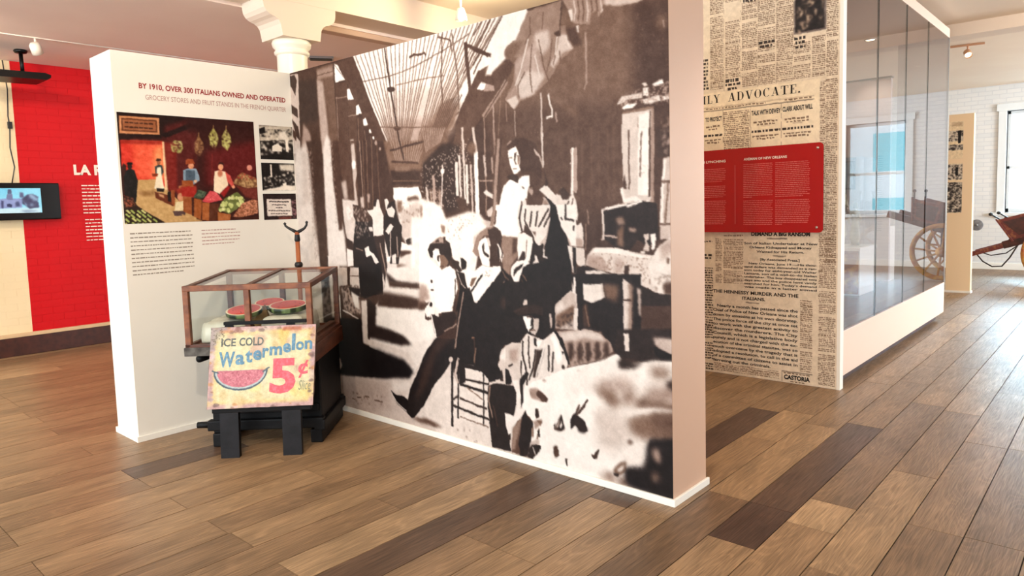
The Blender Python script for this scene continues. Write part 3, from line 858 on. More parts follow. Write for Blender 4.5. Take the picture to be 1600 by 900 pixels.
p 0.92 2 913,1685 1444,1669 1507,1828 1301,1887 1168,1850 893,1812
p 0.1 3 832,1631 925,1678 904,1811 988,1816 1187,1848 1281,1902 1163,1921 800,1901
p 0.82 1.5 754,1650 820,1645 810,1914 1239,1957 1311,2037 1174,2055 996,1986 741,1948
p 0.65 2 521,1569 728,1558 746,1745 551,1761
s 0.15 0.3 5 522,1555 751,1543 745,1758 527,1777
l 0.9 11.3 530,1735 710,1782
p 0.1 1 614,1564 749,1570 734,1625 633,1617
p 0.9 1.2 635,1590 722,1625 726,1719 672,1696
p 0.03 4 380,1803 743,1785 752,1961 996,1986 1196,2013 1289,2077 1247,2134 962,2175 416,2226
p 0.03 1 380,1803 743,1785 745,1954 995,1999 1114,2063 963,2162 416,2233
p 0.75 1.2 428,2089 464,2091 491,2145 457,2177 426,2175
p 0.74 3 405,2220 983,2179 1246,2141 1337,2222 1473,2424 1742,2612 1391,2567 876,2485 421,2455
p 0.68 8 436,2280 1002,2196 1052,2373 768,2464 421,2455
p 0.85 5 1045,2170 1305,2132 1242,2212 1081,2250
p 0.83 2 1268,2106 1528,2081 1993,2049 1976,2442 1748,2491 1326,2402 1179,2273
s 0.3 0.03 4 599,2312 954,2283 948,2364 614,2408
l 0.25 11.3 653,2352 699,2345
l 0.3 8.8 745,2330 790,2326
l 0.3 8.8 854,2340 940,2336
l 0.3 7.6 594,2369 629,2370
p 0.3 3 1250,2390 1403,2368 1546,2397 1474,2411 1326,2408
s 0.3 0.05 4 1652,2377 1918,2338 1914,2432 1717,2449
p 0.06 0.9 1506,1840 1615,1781 1720,1724 1796,1521 1862,1494 1922,1570 1964,1556 1967,1950 1707,1972 1657,1955 1565,2064 1490,2124 1370,2292 1270,2386 1194,2348 1243,2199 1348,2044 1390,1964 1430,1910
p 0.16 5 1506,1852 1615,1793 1664,1823 1500,1950 1417,2134 1315,2263 1297,2254 1385,2039
p 0.04 0.7 1037,2237 1090,2261 1180,2260 1237,2289 1280,2378 1250,2396 1193,2361 1096,2319
l 0.8 7.6 1049,2261 1097,2313 1194,2355
l 0.5 11.3 1738,1548 1710,1760 1687,1880
l 0.4 6.3 1852,1700 1856,1965
p 0.6 1 1857,1801 1856,1803 1854,1806 1850,1807 1846,1809 1842,1809 1837,1809 1834,1808 1832,1806 1831,1804 1832,1801 1834,1799 1838,1797 1842,1796 1847,1795 1851,1795 1854,1797 1856,1798
p 0.93 1 1511,1442 1718,1433 1695,1562 1673,1657 1515,1682 1486,1576
p 0.88 0.8 1417,1665 1475,1606 1519,1621 1533,1680 1459,1729 1420,1714
p 0.1 0.6 1499,1625 1498,1631 1494,1636 1488,1640 1482,1642 1475,1643 1469,1641 1463,1638 1460,1634 1459,1628 1461,1623 1465,1618 1470,1614 1477,1611 1484,1611 1490,1612 1495,1616 1498,1620
p 0.1 0.8 1480,1685 1550,1697 1690,1656 1714,1689 1634,1743 1579,1808 1525,1826
l 0.1 10.1 1480,1685 1509,1804
l 0.15 10.1 1433,1707 1469,1716 1488,1690
l 0.15 13.9 1722,1433 1691,1632
l 0.35 8.8 1692,1457 1666,1634
p 0.05 0.8 1727,1432 1817,1428 1862,1494 1788,1527 1724,1642 1699,1655 1744,1524
p 0.94 0.8 1761,1408 1914,1402 1863,1483 1813,1508
p 0.9 1 1845,1518 1971,1410 1966,1522 1905,1582
l 0.2 11.3 1937,1412 1829,1519
s 0.2 0.05 3 1483,1467 1519,1466 1514,1550 1478,1552
l 0.06 16.4 1655,1944 1636,2368
l 0.06 12.6 1712,1948 1690,2304
l 0.06 11.3 1930,1966 1916,2315
l 0.06 10.1 1895,1971 1891,2064
p 0.06 0.7 1657,1955 1774,1964 1946,1976 1944,2010 1739,2016 1670,2049
p 0.75 0.7 1661,1952 1660,1958 1656,1964 1652,1968 1646,1971 1640,1971 1634,1970 1630,1967 1627,1962 1626,1957 1628,1951 1631,1945 1636,1941 1642,1938 1648,1937 1653,1939 1658,1942 1660,1947
l 0.75 11.3 1700,1962 1678,2048 1702,2074
l 0.08 13.9 1737,2039 1942,2056
l 0.08 13.9 1735,2087 1940,2103
l 0.06 11.3 1642,2246 1933,2260
l 0.06 11.3 1645,2197 1697,2170
l 0.1 11.3 1697,2176 1935,2207
l 0.2 8.8 1766,2130 1937,2161
p 0.06 1 1865,1452 2569,1397 2592,1489 2486,1549 2482,1677 2256,1732 2210,1793 2088,1818 2036,1940 2016,2036 1838,2002
p 0.82 1 1830,2003 1961,2009 1948,2321 1975,2423 1810,2421
l 0.08 14.4 1803,2037 1959,2056
l 0.08 14.4 1800,2092 1957,2110
l 0.08 14.4 1797,2166 1954,2182
l 0.08 10.4 1793,2246 1950,2260
l 0.08 10.4 1929,2013 1907,2311
l 0.08 10.4 1896,2006 1898,2078
p 0.05 1 2163,1449 2582,1417 2567,1470 2472,1550 2455,1680 2359,1656 2172,1616 2196,1558
p 0.85 0.9 1862,1499 1947,1425 2027,1421 1908,1579 1858,1594
p 0.2 5 2056,1477 2147,1472 2114,1553 2051,1580
p 0.06 1 2569,1386 3000,1368 2993,1814 2879,1799 2833,1744 2763,1671 2613,1665 2605,1488
p 0.75 0.9 2471,1571 2580,1479 2618,1487 2613,1675 2482,1682 2470,1625
s 0.3 0.35 5 2479,1560 2604,1519 2607,1670 2482,1677
l 0.9 13.1 2601,1406 2599,1489
p 0.85 1 2658,1434 2781,1427 2791,1497 2705,1528 2662,1516
p 0.4 4 2781,1427 2875,1432 2862,1512 2791,1497
p 0.8 0.9 2899,1392 2944,1419 2938,1742 2898,1747 2897,1608
p 0.5 2 2932,1409 2955,1428 2938,1722 2921,1724
l 0.2 9.1 2899,1499 2942,1501
l 0.2 9.1 2898,1732 2938,1732
p 0.7 1.5 2977,1436 2999,1444 2997,1580 2986,1561
p 0.2 1.5 2648,1547 2680,1535 2702,1656 2652,1651
l 0.4 7.8 2667,1546 2690,1647
l 0.7 10.4 2605,1509 2603,1666
p 0.58 1 2481,1699 2664,1665 2763,1681 2822,1725 2839,1764 2710,1830 2556,1882 2505,1782
p 0.8 3 2494,1703 2664,1668 2763,1683 2786,1719 2663,1712 2520,1748
p 0.2 2.5 2554,1757 2580,1741 2589,1814 2567,1854 2549,1830
p 0.2 2.5 2612,1749 2638,1735 2647,1807 2625,1847 2608,1822
p 0.2 2.5 2670,1742 2695,1729 2704,1800 2683,1839 2666,1815
p 0.2 2.5 2726,1735 2751,1723 2759,1794 2739,1832 2722,1808
p 0.2 2.5 2781,1728 2805,1717 2814,1787 2794,1825 2777,1802
s 0.15 0.15 4 2506,1760 2822,1725 2821,1786 2556,1882
p 0.78 1 2044,1939 2071,1843 2150,1794 2224,1791 2216,2007 2140,2041 2113,1953 2064,2029
p 0.55 4 2101,1862 2209,1815 2202,1986 2141,2018
p 0.15 1 2050,1973 2074,1958 2079,2027 2056,2030
l 0.2 10.4 2122,1917 2152,1925 2134,2007
p 0.9 2 2054,1891 2103,1828 2149,1811 2107,1907
p 0.05 0.7 2172,1622 2232,1578 2249,1533 2321,1517 2432,1531 2450,1616 2387,1632 2317,1621 2230,1634
p 0.05 0.8 2361,1601 2450,1594 2454,1690 2384,1752 2342,1745 2372,1677
p 0.75 1.2 2240,1572 2248,1544 2284,1547 2283,1574 2247,1583
p 0.93 0.8 2245,1635 2317,1627 2359,1634 2358,1678 2328,1730 2292,1723 2269,1681
p 0.35 1 2334,1642 2380,1643 2371,1709 2331,1735 2329,1686
l 0.25 7.8 2262,1645 2291,1644
l 0.3 7.8 2310,1643 2338,1642
l 0.4 5.2 2295,1651 2291,1684
l 0.35 7.8 2293,1709 2322,1709
p 0.8 0.9 2225,1780 2278,1724 2327,1758 2384,1752 2454,1701 2506,1749 2550,1851 2542,1895 2419,1944 2275,2009 2202,2009 2172,1990
p 0.96 2 2433,1714 2481,1709 2525,1790 2529,1875 2447,1918 2422,1845
p 0.95 2 2232,1790 2277,1741 2297,1805 2279,1885 2236,1868
p 0.95 1 2327,1769 2376,1763 2354,1810 2332,1812
l 0.25 14.4 2341,1756 2308,1882 2291,1973
l 0.25 14.4 2404,1760 2365,1897
l 0.25 14.4 2231,1813 2217,1984
l 0.25 14.4 2425,1747 2427,1910
l 0.25 14.4 2268,1809 2251,1945
p 0.2 1.5 2361,1809 2395,1816 2349,1943 2305,1971 2330,1890
l 0.08 15.7 2468,1700 2519,1769 2556,1861
p 0.1 0.8 2321,1736 2348,1767 2325,1802
s 0.3 0.25 4 2479,1752 2526,1758 2549,1883 2502,1889
p 0.1 0.9 1950,2082 2000,2050 2155,2039 2214,2075 2195,2170 2095,2211 2084,2283 2125,2427 1975,2436 1952,2212
p 0.35 3 1963,2092 1991,2075 2006,2274 1990,2277
p 0.85 0.9 2157,2004 2224,2006 2220,2120 2187,2194 2157,2188 2176,2093
l 0.3 10.4 2209,2019 2213,2110
p 0.84 1 2087,2212 2164,2210 2144,2318 2120,2358 2092,2281
p 0.3 1 2210,2167 2297,2220 2245,2436 2125,2433 2144,2318
p 0.06 1.2 2217,2189 2296,2226 2253,2423 2185,2449 2205,2306
p 0.9 1 2172,2185 2241,2151 2208,2225 2155,2246
p 0.75 0.8 2093,2369 2128,2345 2127,2380 2103,2391
p 0.95 1 2221,2074 2246,2014 2363,1952 2556,1882 2760,1824 2856,1772 2902,1806 2993,1814 3177,1771 3168,2544 2286,2518 2277,2360 2297,2220 2247,2184 2211,2144
p 0.6 1.5 2274,2043 2332,2029 2387,2059 2400,2095 2358,2097 2287,2092
p 0.15 1.5 2317,2053 2367,2051 2403,2089 2365,2094
p 0.3 1 2314,2149 2335,2140 2341,2189 2319,2205
p 0.55 1.5 2297,2220 2362,2197 2354,2232 2310,2263
l 0.4 10.4 2338,2257 2322,2317
p 0.4 1 2280,2268 2296,2243 2293,2323
p 0.2 1.2 2444,2237 2495,2145 2519,2222 2478,2241
p 0.7 1 2458,2223 2487,2174 2499,2215
p 0.08 1 2554,2161 2582,2124 2652,2154 2670,2203 2631,2216 2587,2188 2560,2214
l 0.15 10.4 2588,2134 2615,2086
l 0.2 9.1 2614,2118 2674,2039
p 0.3 1.2 2434,2338 2462,2321 2474,2374 2446,2391
p 0.25 1 2698,2335 2718,2299 2739,2284 2723,2340
l 0.2 9.1 2692,2326 2711,2338
p 0.1 1.2 2246,2401 2277,2360 2342,2358 2334,2382 2289,2426
p 0.7 1.5 2271,2339 2337,2314 2335,2348 2277,2372
p 0.12 1 2307,2348 2350,2351 2327,2372
p 0.1 1 2253,2411 2305,2411 2289,2441 2245,2436
p 0.35 1 2636,1892 2635,1895 2632,1898 2628,1900 2623,1902 2617,1902 2612,1902 2608,1901 2606,1899 2605,1897 2606,1894 2608,1891 2613,1889 2618,1888 2623,1887 2628,1887 2632,1888 2635,1890
p 0.45 1.2 2724,1875 2723,1877 2721,1880 2717,1882 2712,1883 2706,1884 2702,1884 2698,1883 2695,1881 2694,1879 2695,1877 2698,1875 2702,1873 2707,1871 2712,1871 2717,1871 2721,1872 2723,1873
p 0.6 1.2 2397,1975 2396,1977 2394,1979 2390,1981 2385,1983 2380,1984 2376,1984 2372,1983 2370,1981 2369,1979 2370,1976 2372,1974 2376,1972 2381,1971 2386,1970 2390,1970 2394,1971 2396,1973
p 0.2 3 2870,1797 2905,1773 3017,1798 2904,1843 2857,1849
p 0.1 1.5 2861,1648 3170,1619 3169,1694 3084,1684 3062,1744 3158,1771 3083,1790 3017,1803 2893,1779 2835,1761
p 0.7 2 3063,1667 3169,1666 3168,1751 3126,1737 3073,1704
p 0.05 1 3063,1706 3168,1741 3168,1774 3126,1775 3073,1753
p 0.82 0.8 2898,1665 2928,1662 2928,1750 2903,1753
p 0.92 2 2904,1833 3040,1791 3168,1779 3167,1893 3038,1883 2914,1891
p 0.5 9 2722,1961 2856,1920 2889,1996 2829,2077 2770,1984
p 0.45 8 2947,1986 3038,1913 3124,1928 3162,1951 3161,2004 3036,2021 2958,2014
p 0.4 6 3039,1844 3104,1806 3125,1842 3071,1869
p 0.25 4 3125,1880 3163,1856 3162,1922 3135,1917
p 0.62 9 2735,1917 2995,1841 3082,1877 2879,1927
p 0.86 3 2876,2069 3014,2015 3161,2004 3161,2018 3014,2044 2887,2107
p 0.4 9 2899,2105 3036,2050 3161,2018 3159,2173 3012,2164 2933,2149
p 0.3 8 3035,2080 3161,2037 3160,2153 3078,2170
p 0.4 2 2942,2208 2941,2212 2938,2215 2934,2218 2929,2221 2923,2222 2918,2222 2913,2220 2911,2218 2910,2215 2911,2211 2914,2207 2918,2204 2923,2202 2929,2201 2934,2201 2939,2202 2941,2205
p 0.04 7 3011,2244 3045,2177 3121,2181 3174,2170 3171,2442 3074,2448 2916,2438 2894,2351 2941,2319 2987,2309
p 0.85 5 2883,2312 2989,2208 3033,2239 2999,2306 2918,2335
p 0.5 4 3066,2222 3098,2264 3076,2289 3055,2254
p 0.4 5 3031,2359 3065,2331 3086,2365 3042,2396
p 0.35 2.5 2829,2376 2883,2312 2900,2360 2846,2403
p 0.8 1.5 2841,2368 2883,2328 2889,2352 2852,2381
p 0.3 5 2822,2430 2905,2389 2928,2445 2869,2439
p 0.72 6 2723,2433 2822,2388 2845,2435 2785,2439
p 0.2 1.2 2435,2369 2453,2326 2470,2361 2455,2398
p 0.25 1 2517,2395 2530,2381 2529,2425
p 0.6 8 2730,2116 2768,2088 2779,2138 2742,2155
p 0.3 3 2101,646 2360,657 2427,705 2434,913 2364,952 2268,884 2181,875 2140,780
l 0.55 19.6 2100,657 2073,842 2043,1109
l 0.22 6.5 2119,658 2092,843 2070,998
p 0.97 0.6 2181,880 2231,904 2266,932 2285,992 2241,1013 2223,1110 2058,1109 2110,954 2127,916
p 0.24 1 2151,688 2189,664 2276,661 2366,700 2397,796 2407,891 2339,856 2255,851 2251,765 2231,700 2172,717
l 0.55 9.2 2159,689 2189,672
p 0.97 0.5 2165,724 2224,702 2238,727 2254,766 2245,808 2252,830 2229,850 2207,854 2190,826 2173,782
p 0.25 0.6 2212,739 2234,735 2226,753 2217,785 2228,802 2217,801 2207,779
l 0.25 5.2 2176,762 2194,763
l 0.2 5.2 2233,752 2250,756
l 0.35 5.2 2201,824 2227,824
p 0.5 0.8 2237,754 2254,760 2243,802 2233,802
p 0.2 0.6 2159,868 2189,851 2240,864 2231,904 2210,892 2184,880
p 0.27 0.8 2233,861 2298,843 2360,852 2407,901 2385,947 2417,1006 2381,1048 2325,1063 2291,1025 2315,950 2318,865
p 0.97 0.5 2238,883 2268,865 2318,865 2320,913 2301,950 2301,987 2278,992 2264,975 2280,944 2259,927 2234,915
p 0.62 0.8 2309,934 2333,932 2343,957 2332,977 2311,955
l 0.2 5.2 2263,927 2279,936
l 0.3 3.9 2319,935 2337,939
p 0.85 0.6 2241,1013 2285,992 2294,1035 2325,1063 2360,1058 2403,1027 2418,985 2451,1018 2463,1060 2454,1112 2230,1110
p 0.5 2 2404,1001 2431,991 2450,1038 2415,1059
l 0.3 8.5 2256,1002 2262,1046 2252,1110
l 0.3 8.5 2298,1041 2289,1089
l 0.3 8.5 2332,1068 2323,1111
l 0.3 8.5 2382,1042 2359,1111
l 0.3 8.5 2416,1048 2393,1111
l 0.3 8.5 2443,1054 2427,1112
p 0.85 0.6 2381,947 2420,922 2446,939 2485,972 2531,1004 2497,1039 2464,1007 2418,975
p 0.08 1 2418,975 2464,1007 2496,1060 2508,1112 2461,1112 2457,1039
p 0.8 0.8 2499,967 2512,978 2583,980 2579,1113 2508,1112 2496,1050
p 0.2 1 2512,957 2539,937 2583,970 2576,1000 2537,1004
l 0.2 7.8 2576,1010 2549,1061 2554,1107
l 0.25 6.5 2529,1050 2534,1102
l 0.8 10.5 2414,652 2412,745 2413,828
l 0.7 7.8 2358,730 2391,769 2410,818
p 0.7 1 2351,725 2391,759 2391,775 2364,757
p 0.97 0.6 2063,1019 2239,1023 2228,1110 2250,1163 2209,1198 2105,1193 2050,1139
p 0.5 1.2 2105,1193 2217,1198 2213,1304 2163,1353 2153,1413 2106,1379 2094,1271
p 0.25 1.5 2185,1204 2217,1204 2210,1280 2174,1293
p 0.08 1 2033,1139 2074,1151 2105,1199 2078,1259 2074,1356 2023,1370
l 0.85 9.8 2067,1235 2101,1307 2084,1320
p 0.05 0.8 2412,1027 2492,1028 2523,1167 2569,1250 2584,1338 2570,1473 2498,1534 2243,1551 2214,1482 2258,1350 2365,1340 2421,1219 2454,1095
p 0.86 0.6 2232,1023 2456,1027 2447,1083 2422,1185 2368,1242 2346,1237 2356,1168 2296,1162 2234,1163 2221,1098
l 0.15 11.2 2255,1023 2237,1093 2250,1163
l 0.15 11.2 2285,1047 2275,1110 2304,1157
l 0.15 11.2 2326,1059 2312,1139
l 0.15 11.2 2367,1060 2350,1134
l 0.15 11.2 2441,1050 2402,1106 2372,1139
l 0.15 11.2 2454,1072 2409,1140
p 0.2 0.8 2274,1128 2319,1162 2340,1197 2346,1243 2324,1214 2295,1186 2265,1163
p 0.93 0.6 2226,1174 2295,1186 2325,1197 2327,1232 2305,1325 2266,1338 2228,1327 2215,1257
p 0.15 0.7 2253,1274 2268,1279 2271,1314 2227,1351 2194,1376 2212,1339
l 0.4 5.6 2286,1215 2275,1302
p 0.93 0.6 2163,1371 2212,1328 2290,1325 2305,1339 2242,1368 2224,1434 2214,1488 2184,1448 2161,1407
p 0.1 0.7 2187,1376 2259,1338 2242,1368 2201,1399 2181,1418
p 0.1 0.8 2332,1214 2368,1242 2398,1231 2420,1253 2403,1322 2305,1342
p 0.85 0.7 2340,1295 2355,1294 2369,1337 2320,1341 2343,1324
l 0.85 8.4 2405,1259 2402,1299 2425,1305
l 0.7 5.6 2421,1213 2405,1253
l 0.4 7.0 2248,1403 2278,1437
l 0.35 5.6 2240,1433 2254,1468
p 0.9 0.7 2492,1028 2623,1031 2618,1244 2590,1239 2577,1211 2524,1140
l 0.1 11.2 2555,1030 2553,1101 2607,1113
l 0.1 8.4 2525,1095 2535,1106
p 0.1 0.5 2600,1140 2612,1134 2609,1164 2601,1162
p 0.85 0.7 2563,1234 2594,1244 2593,1382 2584,1338
p 0.08 0.7 2597,1250 2617,1249 2614,1381 2597,1382
p 0.85 0.8 2519,1521 2573,1472 2611,1481 2610,1526 2505,1536
p 0.95 2 1857,1127 1923,1104 1993,1139 1870,1197 1873,1296 1811,1380 1797,1327 1764,1310 1771,1168
p 0.52 0.6 1866,1284 1885,1226 1928,1173 1985,1147 2040,1145 2093,1167 2102,1217 2076,1212 2015,1190 1959,1190 1926,1219 1908,1260 1917,1312 1889,1307
p 0.2 1 1992,1156 2048,1145 2093,1167 2102,1228 2075,1229 2065,1291 2077,1364 1999,1373 2001,1315 2012,1241 1999,1196
p 0.96 0.5 1925,1225 1975,1196 1993,1241 2003,1281 1999,1373 1943,1363 1922,1306 1912,1260
p 0.12 0.6 1944,1254 1961,1230 1963,1282 1998,1304 1993,1318 1962,1305 1949,1282
l 0.9 7.8 2067,1240 2089,1268 2106,1307
l 0.15 6.5 2082,1240 2103,1290 2094,1318
p 0.96 0.6 1811,1380 1868,1401 1943,1363 1999,1373 2085,1364 2091,1392 2027,1452 1960,1525 1909,1575 1860,1578 1845,1532 1823,1486
p 0.06 0.5 1838,1520 1907,1440 1945,1412 1940,1427 1881,1488 1845,1532
p 0.4 1 1831,1485 1850,1443 1891,1435 1847,1496
s 0.35 0.15 3 1950,1398 2013,1395 2012,1424 1948,1427
p 0.07 0.7 1909,1575 1969,1512 2035,1446 2092,1381 2122,1396 2172,1439 2229,1513 2235,1552
l 0.5 5.9 2112,1447 2071,1501 2038,1548
l 0.4 5.2 2156,1468 2125,1509 2108,1549
l 0.4 6.5 2099,1392 2113,1419 2142,1440
p 0.05 0.8 1758,1417 1784,1416 1805,1498 1845,1532 1860,1578 1750,1586
l 0.5 26.1 2052,1055 2034,1100 2025,1133
l 0.25 9.1 2063,1055 2053,1122
p 0.97 1 1396,1165 1597,1164 1561,1223 1493,1247 1456,1315 1509,1359 1584,1401 1514,1464 1496,1586 1437,1620 1405,1592 1375,1509
p 0.6 4 1375,1501 1444,1505 1474,1587 1414,1622 1366,1656
p 0.25 3 1368,1617 1414,1622 1436,1651 1365,1672
p 0.12 0.6 1469,1285 1493,1250 1539,1235 1594,1230 1647,1244 1683,1273 1685,1324 1662,1361 1623,1392 1609,1356 1622,1311 1579,1305 1569,1275 1525,1276 1516,1336 1489,1322
p 0.6 1.5 1505,1247 1562,1209 1617,1201 1637,1237 1538,1242
p 0.2 0.8 1550,1224 1573,1216 1583,1234 1538,1239
p 0.2 0.8 1617,1201 1639,1201 1637,1237 1620,1237
p 0.95 0.5 1519,1291 1575,1279 1584,1312 1587,1356 1574,1386 1544,1343 1520,1336
p 0.42 0.8 1573,1312 1622,1315 1657,1354 1634,1384 1606,1404 1579,1390 1587,1356
p 0.15 0.6 1556,1324 1576,1316 1570,1357 1556,1350
l 0.2 7.1 1583,1380 1612,1383
p 0.97 0.6 1528,1418 1595,1404 1661,1376 1713,1403 1728,1512 1680,1618 1646,1665 1581,1662 1516,1630 1518,1501
p 0.15 0.8 1680,1331 1706,1338 1747,1351 1745,1387 1713,1396 1683,1368
p 0.08 0.8 1774,1325 1809,1349 1807,1378 1765,1397 1762,1365
p 0.1 0.8 1723,1410 1790,1414 1802,1479 1770,1509 1751,1467 1758,1437
l 0.2 7.9 1710,1454 1704,1572 1680,1632
l 0.3 7.9 1742,1438 1733,1526 1703,1586
l 0.7 6.3 1733,1417 1761,1481 1796,1508
p 0.07 0.8 1759,1524 1811,1514 1839,1563 1827,1810 1712,1822 1743,1628
p 0.12 0.7 1580,1670 1678,1655 1704,1675 1685,1736 1585,1782 1527,1826 1490,1692 1513,1683 1566,1731
p 0.93 0.6 1424,1652 1484,1594 1528,1614 1513,1675 1467,1694 1432,1713 1416,1691
p 0.1 0.5 1494,1625 1493,1631 1490,1635 1486,1639 1481,1641 1476,1642 1471,1640 1467,1637 1465,1633 1464,1627 1466,1622 1468,1617 1473,1614 1477,1611 1483,1611 1487,1613 1491,1616 1493,1620
p 0.2 0.6 1422,1683 1438,1712 1466,1714 1454,1730 1420,1721
p 0.15 0.5 1503,1479 1503,1483 1501,1487 1498,1490 1494,1492 1491,1492 1488,1491 1485,1488 1484,1484 1483,1480 1484,1476 1486,1472 1489,1470 1492,1468 1496,1468 1499,1469 1502,1472 1503,1475
p 0.2 0.5 1511,1532 1510,1534 1507,1536 1503,1538 1499,1539 1494,1539 1490,1539 1486,1538 1484,1536 1483,1533 1484,1531 1487,1529 1491,1527 1495,1526 1500,1526 1504,1526 1508,1528 1510,1529
l 0.9 11.1 1479,1686 1516,1827
p 0.2 0.8 1527,1834 1607,1780 1707,1719 1712,1822
l 0.6 6.3 1596,1781 1673,1751 1706,1726
p 0.05 0.8 1733,1553 1794,1508 1876,1594 1934,1540 2020,1456 2177,1458 2236,1559 2171,1621 2246,1644 2268,1718 2058,1818 2040,1930 2077,2004 1966,2050 1900,1968 1756,1966 1714,1930 1687,1870
l 0.55 10.1 1778,1530 1716,1741 1690,1870
l 0.2 9.0 1852,1800 1851,1954
l 0.45 9.0 1863,1860 1845,1945
p 0.4 0.8 1859,1797 1858,1799 1855,1801 1851,1803 1847,1804 1842,1805 1837,1805 1833,1804 1831,1802 1830,1800 1831,1798 1834,1796 1838,1794 1842,1793 1847,1792 1852,1793 1856,1794 1858,1795
p 0.16 3 2083,1540 2135,1537 2126,1605 2080,1599
p 0.85 0.8 1763,1986 1899,1989 1960,2031 1955,2318 1633,2326 1645,2098 1722,2055
l 0.07 15.7 1660,1947 1636,2368
l 0.07 13.4 1711,1930 1691,2310
l 0.07 10.1 1923,2006 1910,2316
p 0.75 0.6 1663,1952 1662,1957 1658,1962 1653,1966 1647,1969 1641,1969 1635,1968 1630,1966 1627,1962 1626,1957 1627,1951 1631,1946 1636,1942 1642,1940 1649,1939 1654,1940 1659,1943 1662,1947
l 0.7 17.9 1713,1940 1678,2040 1698,2090
p 0.07 0.6 1713,1940 1770,1985 1765,2080 1713,2099
l 0.07 17.9 1756,1977 1962,1990
l 0.07 16.8 1720,2098 1957,2113
l 0.1 14.6 1767,2059 1959,2062
l 0.08 14.6 1652,2242 1950,2273
l 0.15 13.4 1716,2183 1847,2203 1938,2213
l 0.1 11.2 1654,2204 1701,2169
l 0.4 7.8 1779,2110 1906,2162
l 0.35 6.7 1710,2301 1948,2320
p 0.06 0.8 2119,1451 2577,1428 2576,1469 2468,1549 2463,1696 2423,1718 2383,1754 2335,1740 2237,1724 2105,1803
p 0.75 0.7 2242,1565 2256,1542 2276,1543 2276,1566 2246,1578
p 0.13 0.6 2169,1616 2216,1592 2317,1566 2389,1573 2387,1616 2323,1615 2206,1631
l 0.22 4.5 2177,1616 2267,1585
p 0.97 0.5 2240,1638 2290,1631 2310,1648 2312,1685 2291,1706 2282,1720 2263,1696 2251,1666
p 0.75 0.8 2314,1641 2358,1637 2353,1688 2331,1734 2307,1727 2291,1713 2320,1697
p 0.06 0.6 2299,1649 2318,1647 2317,1682 2298,1687
l 0.3 6.7 2291,1709 2330,1706
p 0.2 0.8 2265,1633 2314,1629 2312,1640 2273,1642
p 0.7 0.8 2431,1607 2446,1608 2448,1679 2436,1683 2430,1637
p 0.86 0.6 2222,1777 2270,1727 2327,1744 2383,1757 2423,1731 2463,1708 2514,1794 2546,1852 2542,1883 2448,1932 2268,2015 2209,2011 2213,1894
l 0.12 11.2 2235,1776 2232,1860 2254,1927 2259,2017
l 0.12 11.2 2282,1745 2274,1835 2283,1923
l 0.12 11.2 2328,1816 2308,1920 2273,1989
l 0.12 11.2 2364,1837 2345,1915 2311,1964
l 0.12 11.2 2421,1780 2417,1918
l 0.12 11.2 2452,1814 2440,1921
l 0.12 11.2 2222,1893 2209,1998
p 0.07 0.6 2318,1748 2338,1752 2337,1796 2321,1792
p 0.15 1.5 2332,1816 2389,1803 2362,1888 2335,1961 2302,1972 2322,1880
p 0.97 0.7 2338,1765 2375,1758 2357,1788 2341,1802
l 0.9 7.5 2394,1771 2344,1941
l 0.9 9.0 2381,1810 2327,1962
p 0.97 1.2 2431,1730 2462,1720 2492,1773 2512,1850 2488,1884 2466,1849 2453,1777
l 0.05 13.4 2471,1701 2515,1770 2550,1839
p 0.05 0.6 2493,1723 2516,1733 2530,1768 2499,1766
p 0.05 0.5 2506,1802 2529,1805 2513,1819
p 0.15 0.6 2528,1884 2527,1889 2525,1893 2522,1896 2519,1898 2515,1898 2512,1897 2509,1895 2507,1891 2507,1887 2507,1883 2509,1879 2512,1876 2516,1874 2519,1874 2523,1875 2526,1877 2527,1880
p 0.78 1 2104,1816 2158,1791 2217,1790 2205,1895 2218,1997 2174,2030 2131,2023 2117,1946 2099,1942
p 0.05 0.7 2099,1948 2125,1958 2149,2020 2131,2036 2095,2041
l 0.1 9.0 2126,1931 2153,1915
p 0.6 3 2130,1839 2199,1818 2188,1897 2136,1897
p 0.72 0.7 2475,1554 2575,1475 2605,1485 2600,1664 2471,1683
p 0.4 2 2473,1615 2596,1545 2601,1622 2479,1682
s 0.1 0.3 4 2473,1634 2595,1575 2593,1659 2479,1679
p 0.85 2 2475,1566 2521,1533 2528,1574 2481,1596
l 0.9 14.9 2603,1426 2601,1480
p 0.85 1 2595,1563 2621,1561 2614,1675 2592,1677
p 0.06 0.8 2625,1425 2654,1424 2647,1672 2622,1674
p 0.07 0.7 1957,2074 2017,2048 2150,2045 2173,2126 2152,2216 2082,2208 2088,2281 2112,2350 2118,2429 1973,2433 1960,2312 1947,2191
l 0.5 10.5 1971,2072 1958,2155 1981,2253
l 0.25 6.0 1993,2183 2025,2300
p 0.9 0.6 2147,2012 2195,1999 2209,2081 2197,2168 2223,2164 2204,2213 2160,2247 2152,2216 2181,2151 2175,2074
p 0.06 0.7 2204,1991 2256,1945 2272,1955 2228,2026 2229,2117 2210,2159 2209,2081
p 0.9 0.7 2082,2212 2152,2219 2204,2206 2141,2291 2121,2341 2100,2325
p 0.07 0.7 2213,2211 2244,2167 2251,2204 2296,2235 2276,2317 2239,2429 2196,2432 2181,2376
p 0.5 1.2 2141,2291 2213,2211 2183,2309 2154,2408 2127,2420
p 0.1 0.6 2104,2338 2126,2323 2120,2361 2098,2373
p 0.1 0.8 2257,2392 2283,2354 2341,2355 2332,2383 2306,2414 2264,2417
l 0.9 6.0 2291,2366 2306,2408
p 0.06 0.6 2292,2352 2341,2349 2349,2366 2299,2367
p 0.1 0.7 2327,2268 2344,2258 2343,2303 2330,2302
p 0.4 0.8 2321,2211 2366,2209 2353,2237
p 0.5 0.8 2282,2263 2299,2247 2297,2306 2281,2309
p 0.12 0.6 2314,2148 2328,2145 2339,2182 2330,2196 2314,2186
